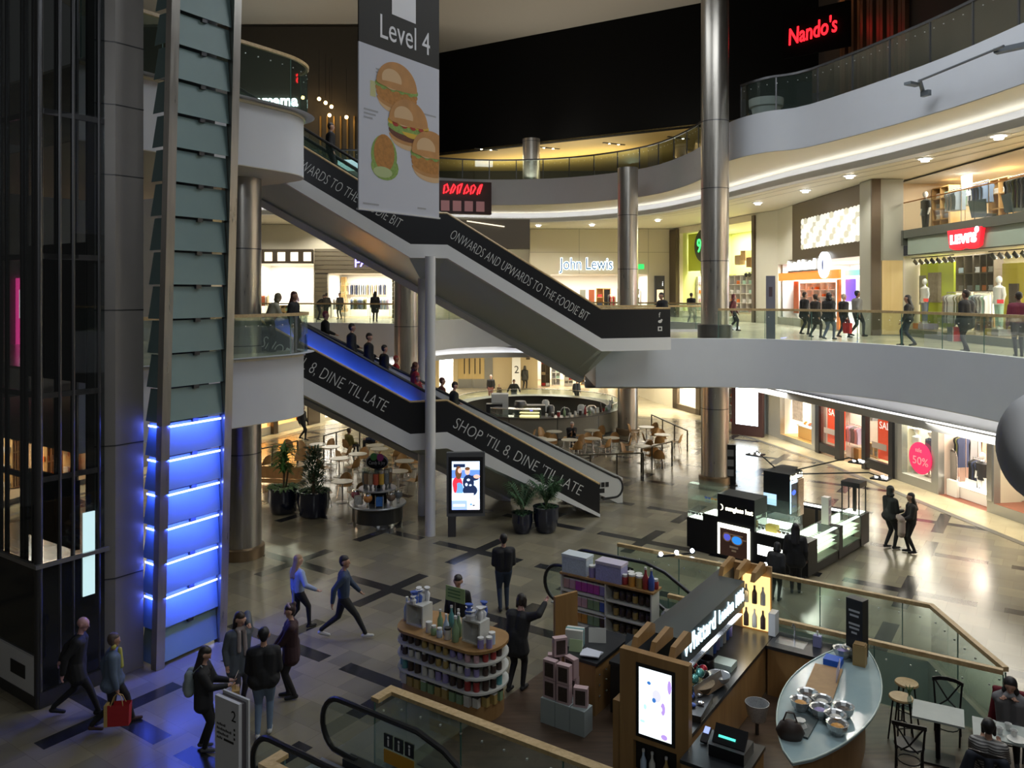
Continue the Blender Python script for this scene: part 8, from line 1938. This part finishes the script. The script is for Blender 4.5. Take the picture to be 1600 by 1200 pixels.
o = thing('paper_bag', 'small brown paper bag hanging from the leaflet reader\'s hand', 'bag', (q.x + .06, q.y - .05, q.z - .34), R(-70)); m = M(); m.box(-.12, -.06, 0, .12, .06, .28); m.build('bag', mat('kraft', (.40, .26, .10), .6), o); m = M(); m.tube([(-.05, 0, .28), (0, 0, .34), (.05, 0, .28)], .006, 5); m.build('handle', MATS['kraft_dark'], o)
p = G(374, 1104); t, h = person('woman with long dark hair in grey coat and pale scarf, hand at her face', (p.x, p.y, 0), -140, 1.68, (.10, .115, .135), (.05, .045, .05), BLK, SKIN, ('long', (.03, .018, .014)), .1, near=True, hem=.62, bulk=1.1, lh=(-.12, .16, 1.56), head=(25, 18))
clothing(t, 'scarf', [((-.06, .06, 1.47), (.06, .06, 1.47), .045, .045), ((-.05, .12, 1.42), (-.06, .15, 1.02), .04, .045), ((.05, .12, 1.42), (.06, .15, 1.1), .04, .04)], (.36, .30, .29))
person('man in black hoodie, pale jeans and white shoes seen from behind', gz(412, 1150), 12, 1.80, BLK, (.15, .21, .30), WSH, SKIN2, ('short', (.012, .011, .012)), .22, near=True, bulk=1.18, lh=(-.18, .26, 1.02), rh=(.18, .26, 1.02), hem=.84)
t, h = person('woman in dark maroon coat with patterned headband facing the group', gz(455, 1090), 105, 1.70, (.035, .012, .016), (.016, .013, .015), BLK, SKIN, ('bun', (.05, .03, .03)), .15, near=True, bulk=1.12, hem=.70, lh=(-.1, .33, .92), rh=(.12, .32, .92), head=(-5, 14))
clothing(t, 'headband', [((-.085, .03, 1.73), (-.02, .06, 1.76), .028, .03), ((.085, .03, 1.73), (.02, .06, 1.76), .028, .03), ((-.02, .06, 1.76), (.02, .06, 1.76), .03, .03)], (.30, .22, .28))
carrier('large brown paper carrier held in front of the woman in maroon', (h[0] + h[1]) / 2 + Vector((0, 0, .05)), 105, .40, .14, .42, (.36, .25, .09))
t, h = person('woman with long fair hair in light blue jumper walking away', gz(465, 984), -48, 1.66, (.30, .36, .47), BLK, BLK, SKIN, ('long', BLOND), .7, near=True, bulk=1.08, rh=(.46, .22, 1.0), head=(-10, 0))
clothing(t, 'sash', [((.03, -.12, .98), (.06, -.14, .62), .03, .035)], (.22, .26, .36))
person('man in dark blue jumper and black trousers striding to the right', gz(537, 998), -80, 1.82, (.035, .055, .10), BLK, WSH, SKIN2, ('short', (.02, .014, .012)), 1.25, near=True, bulk=1.05, head=(-10, 0))
p = look(787, 700, 18.6); person('man in black jacket standing with his back turned near the escalator sign', (p.x, 18.6, 0), 8, 1.78, BLK, (.03, .045, .075), BLK, SKIN2, ('short', (.014, .011, .01)), .2, near=True, bulk=1.12, lh=(-.15, .25, 1.05), rh=(.15, .25, 1.05))
p = look(716, 930, 16.1); person('dark haired shop assistant in black behind the rounded jar stand', (p.x, 16.1, 0), 170, 1.70, BLK, BLK, BLK, SKIN2, ('short', HAIR), 0, near=True, head=(0, 15))
p = G(806, 1082); t, h = person('person in black beside the jar stand reaching a bare hand up to the right', (p.x, p.y, .02), -30, 1.76, BLK, BLK, BLK, (.50, .28, .24), ('bob', HAIR), .3, near=True, bulk=1.2, rh=(.46, .28, 1.62), lh=(-.1, .35, 1.25), lean=.28, hem=.7, head=(20, 20))
m = M(); m.box(-.28, -.03, 0, .28, .03, 1.45); o = thing('oak_screen', 'oak upright panel behind the person in black', 'panel', tuple(UV(-8.0, 13.6, .02)), TH + 1.2); m.build('board', shopwood, o)
# --- by the sunglasses kiosk
person('man in dark padded jacket facing a woman beside the sunglasses kiosk', gz(1391, 857), -75, 1.80, (.012, .014, .012), (.012, .013, .016), BLK, SKIN2, ('hood', (.012, .013, .012)), .2, near=True, bulk=1.15, lh=(-.12, .30, 1.1), rh=(.15, .30, 1.08), hem=.82)
t, h = person('woman with long black hair facing the man by the sunglasses kiosk', gz(1424, 864), 78, 1.70, (.02, .018, .016), (.014, .012, .012), BLK, SKIN2, ('long', (.012, .009, .008)), .15, near=True, bulk=1.1, rh=(.12, .30, 1.0), lh=(-.14, .28, 1.0))
q = (h[0] + h[1]) / 2; o = thing('coat', 'pale beige coat draped over the arm of the woman with long black hair', 'coat', (q.x, q.y, q.z), R(78)); me, _ = remesh([('c', (-.2, -.05, .05), (.22, -.05, .04), .09, .09), ('c', (-.18, -.08, 0), (-.22, -.06, -.28), .08, .1), ('c', (.05, -.1, 0), (.02, -.1, -.42), .09, .11), ('c', (.2, -.05, 0), (.28, -.02, -.22), .08, .06)], .016, 3); me.materials.append(cmat((.36, .28, .24))); me.polygons.foreach_set('use_smooth', [True] * len(me.polygons)); me.name = 'cloth'; o2 = bpy.data.objects.new('cloth', me); COL.objects.link(o2); o2.parent = o
p = look(1243, 860, 19.7); person('dark figure with long hair standing in front of the sunglasses kiosk', (p.x, 19.7, 0), -20, 1.70, BLK, BLK, BLK, SKIN3, ('long', (.01, .008, .008)), .1, near=True, bulk=1.15, hem=.7)
p = look(1216, 880, 19.0); person('dark hooded figure crouched close in front of the sunglasses kiosk', (p.x, 19.2, 0), -40, 1.38, BLK, BLK, BLK, SKIN3, ('hood', (.012, .012, .013)), .1, near=True, bulk=1.2, lean=.2)
# --- seated at the cafe tables by the glass well
bistro_chair(tuple(UV(-.62, 15.02, .02)), TH + math.pi, 'black bentwood chair under the person in grey by the glass well')
t, h = person('person in grey jacket seated facing the camera, dark hair, hands at the mouth', tuple(UV(-.62, 15.0, .02)), math.degrees(TH) + 180, 1.68, (.16, .155, .16), BLK, BLK, SKIN2, ('hood', (.014, .011, .012)), sit=True, near=True, bulk=1.15, lh=(-.05, .17, 1.04), rh=(.07, .18, 1.04), lean=.08, head=(0, 12))
o = thing('coat', 'dark red coat hanging over the chair of the person in grey', 'coat', tuple(UV(-.62, 15.25, .02)), TH + math.pi); me, _ = remesh([('c', (-.22, 0, .92), (.22, 0, .92), .05, .05), ('c', (-.2, 0, .9), (-.26, -.02, .35), .06, .09), ('c', (.2, 0, .9), (.26, -.02, .35), .06, .09), ('c', (0, -.02, .88), (0, -.03, .4), .06, .08)], .018, 3); me.materials.append(cmat((.17, .01, .02))); me.polygons.foreach_set('use_smooth', [True] * len(me.polygons)); me.name = 'cloth'; o2 = bpy.data.objects.new('cloth', me); COL.objects.link(o2); o2.parent = o
sm = bpy.data.materials.new('striped_cloth'); sm.use_nodes = True; nt = sm.node_tree; wv = nt.nodes.new('ShaderNodeTexWave'); wv.bands_direction = 'Z'; wv.inputs['Scale'].default_value = 9; cr = nt.nodes.new('ShaderNodeValToRGB'); cr.color_ramp.interpolation = 'CONSTANT'; cr.color_ramp.elements[0].color = (.06, .055, .055, 1); cr.color_ramp.elements[1].color = (.34, .33, .31, 1); cr.color_ramp.elements[1].position = .5
tcn = nt.nodes.new('ShaderNodeTexCoord'); nt.links.new(tcn.outputs['Object'], wv.inputs[0]); nt.links.new(wv.outputs['Fac'], cr.inputs[0]); nt.links.new(cr.outputs[0], nt.nodes['Principled BSDF'].inputs['Base Color']); MATS['striped_cloth'] = sm
bistro_chair(tuple(UV(-.82, 13.32, .02)), TH, 'black bentwood chair under the person in the striped top')
t, h = person('person in striped grey top seated with their back to the camera', tuple(UV(-.82, 13.34, .02)), math.degrees(TH), 1.66, 'striped_cloth', BLK, BLK, SKIN2, ('bob', (.014, .012, .012)), sit=True, near=True, bulk=1.1, lh=(-.14, .36, .8), rh=(.14, .36, .8))
o = thing('coat', 'dark navy coat with pale lining over the chair of the person in stripes', 'coat', tuple(UV(-.82, 13.06, .02)), TH); me, _ = remesh([('c', (-.2, 0, .84), (.2, 0, .84), .05, .05), ('c', (-.2, 0, .82), (-.32, .02, .3), .07, .12), ('c', (.2, 0, .82), (.3, .02, .3), .07, .12), ('c', (.02, -.02, .8), (.04, -.03, .3), .06, .08)], .018, 3); me.materials.append(cmat((.014, .018, .03))); me.polygons.foreach_set('use_smooth', [True] * len(me.polygons)); me.name = 'cloth'; o2 = bpy.data.objects.new('cloth', me); COL.objects.link(o2); o2.parent = o
# --- far lower hall
t, h = person('person in black with a red rucksack walking past the left rear shops', gz(473, 687), -100, 1.75, BLK, BLK, BLK, SKIN2, ('short', HAIR), .5, bulk=1.15)
backpack('red rucksack on the back of the person by the left rear shops', t, (.45, .04, .03))
def seated(label, px, py, rz, **k):
    p = G(px, py, 0); put_chair(p.x, p.y, R(rz) + math.pi * 0, 'left of the escalator' if px < 700 else 'by the round coffee bar'); return person(label, (p.x, p.y, 0), rz, sit=True, **k)
seated('person in olive jumper seated at a cafe table on the left, back turned', 545, 714, -40, top=(.13, .11, .02), skin=SKIN3, bulk=1.1)
seated('person in dark blue seated across from the one in olive', 583, 706, 100, top=(.02, .03, .07), skin=SKIN, bulk=1.1, lean=.3)
seated('grey haired man in black seated by the round coffee bar', 892, 699, 190, top=BLK, hair=('short', GREYH), bulk=1.15, lh=(-.1, .35, .78), rh=(.1, .35, .78), lean=.35)
person('grey haired person in black with red trousers standing by the far wall', gz(767, 626), 170, 1.75, BLK, (.22, .08, .07), BLK, SKIN, ('short', GREYH), .1, bulk=1.15)
person('child in brown standing by the coffee bar', gz(780, 628), 150, 1.2, (.10, .07, .04), BLK, BLK, SKIN, ('short', (.12, .07, .03)), .1)
person('person in dark jacket walking towards the coffee bar with arms held out', gz(803, 634), 175, 1.72, (.025, .03, .03), (.2, .22, .25), BLK, SKIN2, ('short', HAIR), .3, bulk=1.2, lh=(-.42, .1, .95), rh=(.42, .1, .95))
person('person in long dark coat walking away by the white totem', gz(820, 609), -20, 1.82, (.03, .03, .025), BLK, BLK, SKIN3, ('hood', (.03, .03, .025)), .4, bulk=1.15, hem=.7)
person('person with dark hair standing behind the right end of the coffee bar', gz(901, 632), 190, 1.68, (.03, .04, .06), BLK, BLK, SKIN2, ('short', HAIR), .1)
person('person in black whose legs show below the escalator, by the far store', gz(886, 602), 20, 1.75, BLK, BLK, BLK, SKIN, ('short', HAIR), .3)
person('second person in black partly hidden by the escalator at the far store', gz(851, 596), 10, 1.72, BLK, (.02, .02, .03), BLK, SKIN, ('short', HAIR), .3)
# --- riding the escalators
def rider(label, px, n, prof_, **k):
    s_ = -8.
    for i in range(1600):
        q = EW(s_, n); 
        if 800 + FPX * q.x / q.y >= px: break
        s_ += .01
    q = EW(s_, n); z = interp(prof_, s_) + .0
    kk = dict(rh=(.30, .28, 1.02) if n > 2 else None, lh=(-.32, .25, 1.02) if n < 1.2 else None); kk.update(k); rz = kk.pop('rz', -72.5)
    return person(label, (q.x, q.y, max(z, 0)), rz, **kk)
rider('person in black with reddish cap high on the lower escalator', 508, 2.3, TLO, H=1.72, hair=('short', (.30, .06, .07)), bulk=1.15)
rider('bare headed man in black on the lower escalator, first of the two men', 549, 1.05, TLO, H=1.76, hair=('short', HAIR), bulk=1.2, hem=.7)
rider('man in black puffer jacket on the lower escalator, second of the two men', 576, 1.05, TLO, H=1.76, hair=('short', HAIR), bulk=1.2, hem=.7, head=(-30, 10))
rider('dark haired person in black in front of the red hatted child', 600, 1.05, TLO, H=1.66, hair=('short', HAIR), bulk=1.15, rz=-60)
rider('child in red with a red and white hat on the lower escalator', 618, 2.3, TLO, H=1.55, top=(.50, .02, .03), hair=('short', (.5, .08, .08)), bulk=1.05)
t, h = rider('woman with big curly hair in red and white tracksuit top on the escalator', 648, 1.05, TLO, H=1.66, top=(.30, .015, .025), hair=('curly', (.10, .03, .015)), bulk=1.15)
clothing(t, 'sleeve_stripe', [((-.235, -.02, 1.38), (-.275, -.06, 1.14), .022, .022)], (.7, .7, .7))
rider('child with red brown hair at the foot of the upper flight', 652, .8, TLO, H=1.28, top=(.20, .01, .02), hair=('short', (.14, .04, .02)), rz=-120)
rider('person in dark red passing behind the white post on the escalator', 690, 2.0, TLO, H=1.66, top=(.12, .03, .03), hair=('short', (.10, .03, .02)))
rider('man in dark green jacket below the white post on the escalator', 709, 1.05, TLO, H=1.72, top=(.018, .022, .016), hair=('short', (.03, .02, .012)), bulk=1.15, head=(0, 25))
rider('dark figure riding the top escalator behind the banner', 516, 1.05, TUP, H=1.72, hair=('short', HAIR), bulk=1.2)
# --- upper floor, left
p = look(421, 500, 22.7); person('person in cream hooded coat leaning on the left upper balcony', (p.x, 22.7, 5.71), -60, 1.70, (.42, .40, .30), BLK, BLK, SKIN2, ('hood', (.20, .17, .10)), 0, bulk=1.2, lean=.35, rh=(.15, .5, 1.0), lh=(-.1, .5, 1.0))
p = look(459, 500, 22.35); person('woman with long dark red hair at the corner of the left upper balcony', (p.x, 22.35, 5.71), -100, 1.70, BLK, BLK, BLK, SKIN2, ('long', (.05, .014, .01)), 0, bulk=1.1)
for px, py, rz, lb, kw in ((497, 500, -100, 'person in dark jacket bending in front of the planked shop', dict(lean=.6)), (510, 500, 30, 'person in grey in front of the planked shop, left of the pair', dict(top=(.05, .045, .04))), (531, 499, 160, 'man in grey jumper in front of the planked shop, right of the pair', dict(top=(.07, .07, .075), bottom=(.10, .09, .06))), (586, 503, 0, 'tall person in long black coat standing before the planked shop', dict(hem=.55, hair=('long', HAIR), H=1.8))):
    person(lb, gz(px, py, 5.65), rz, stride=.15, **kw)
# --- upper walkway, right
q = look(1037, 480, 30.2); t, h = person('person in black leaning over the landing by the upper escalator', (q.x, 30.2, 5.65), 120, 1.74, BLK, BLK, BLK, SKIN2, ('short', HAIR), 0, bulk=1.2, lean=.15, rh=(.1, .42, 1.12), lh=(-.1, .42, 1.12))
person('person in black jacket with pale skirt walking by the lime green shop', gz(1080, 506, 5.65), -40, 1.74, BLK, (.16, .15, .13), BLK, SKIN2, ('short', HAIR), .6, bulk=1.2)
t, h = person('woman in dark red hood walking right of the tall column', gz(1146, 517, 5.65), -110, 1.68, (.08, .01, .015), BLK, BLK, SKIN2, ('hood', (.12, .02, .025)), .5, bulk=1.1)
backpack('patterned grey bag on the shoulder of the woman in the red hood', t, (.25, .24, .22))
t, h = person('person in black at the left of the walking group by the opticians', gz(1257, 523, 5.65), -75, 1.76, BLK, BLK, BLK, SKIN2, ('short', HAIR), .3, bulk=1.15, hem=.7)
carrier('beige shopping bag carried by the leftmost walker of the group', h[0], -75, .34, .14, .36, (.40, .35, .22))
person('person with dark hair in brown black coat, second in the walking group', gz(1274, 528, 5.65), -70, 1.70, (.02, .016, .014), (.016, .014, .013), BLK, SKIN2, ('bob', (.03, .018, .012)), .5, bulk=1.2, hem=.6)
person('person in black hooded jacket and jeans in the middle of the walking group', gz(1295, 531, 5.65), -55, 1.74, BLK, (.07, .09, .14), BLK, SKIN2, ('hood', BLK), .5, bulk=1.25, hem=.75)
t, h = person('person with fair cap in black, carrying a red bag in the walking group', gz(1318, 528, 5.65), -72, 1.70, (.016, .014, .015), (.03, .03, .05), BLK, SKIN, ('short', (.40, .33, .26)), .5, bulk=1.15)
carrier('red shopping bag carried in the walking group by the opticians', h[1], -70, .36, .14, .40, (.48, .015, .02))
person('man in pale grey jumper at the right of the walking group', gz(1339, 526, 5.65), -80, 1.84, (.20, .20, .19), BLK, BLK, SKIN3, ('short', (.012, .02, .03)), .6, bulk=1.2)
person('woman in black jacket and dark jeans walking past the wooden door panel', gz(1419, 541, 5.65), 60, 1.68, (.014, .013, .013), (.02, .026, .045), BLK, SKIN2, ('long', (.014, .011, .01)), .55, bulk=1.1, hem=.82)
t, h = person('person in long black coat carrying a red bag in front of the jeans shop', gz(1510, 551, 5.65), 25, 1.82, BLK, (.02, .022, .025), (.05, .05, .05), SKIN3, ('short', HAIR), .25, bulk=1.3, hem=.72)
carrier('large red shopping bag carried in front of the jeans shop', h[0] + Vector((0, 0, .1)), 25, .46, .16, .42, (.50, .012, .02), (.45, .42, .40))
person('person in dark pink top with a dark bag at the right edge of the walkway', gz(1592, 558, 5.65), -20, 1.76, (.16, .02, .045), (.012, .016, .02), BLK, SKIN3, ('short', HAIR), .2, bulk=1.15)
for o in list(bpy.data.objects):
    if '_h' in o.keys(): del o['_h']
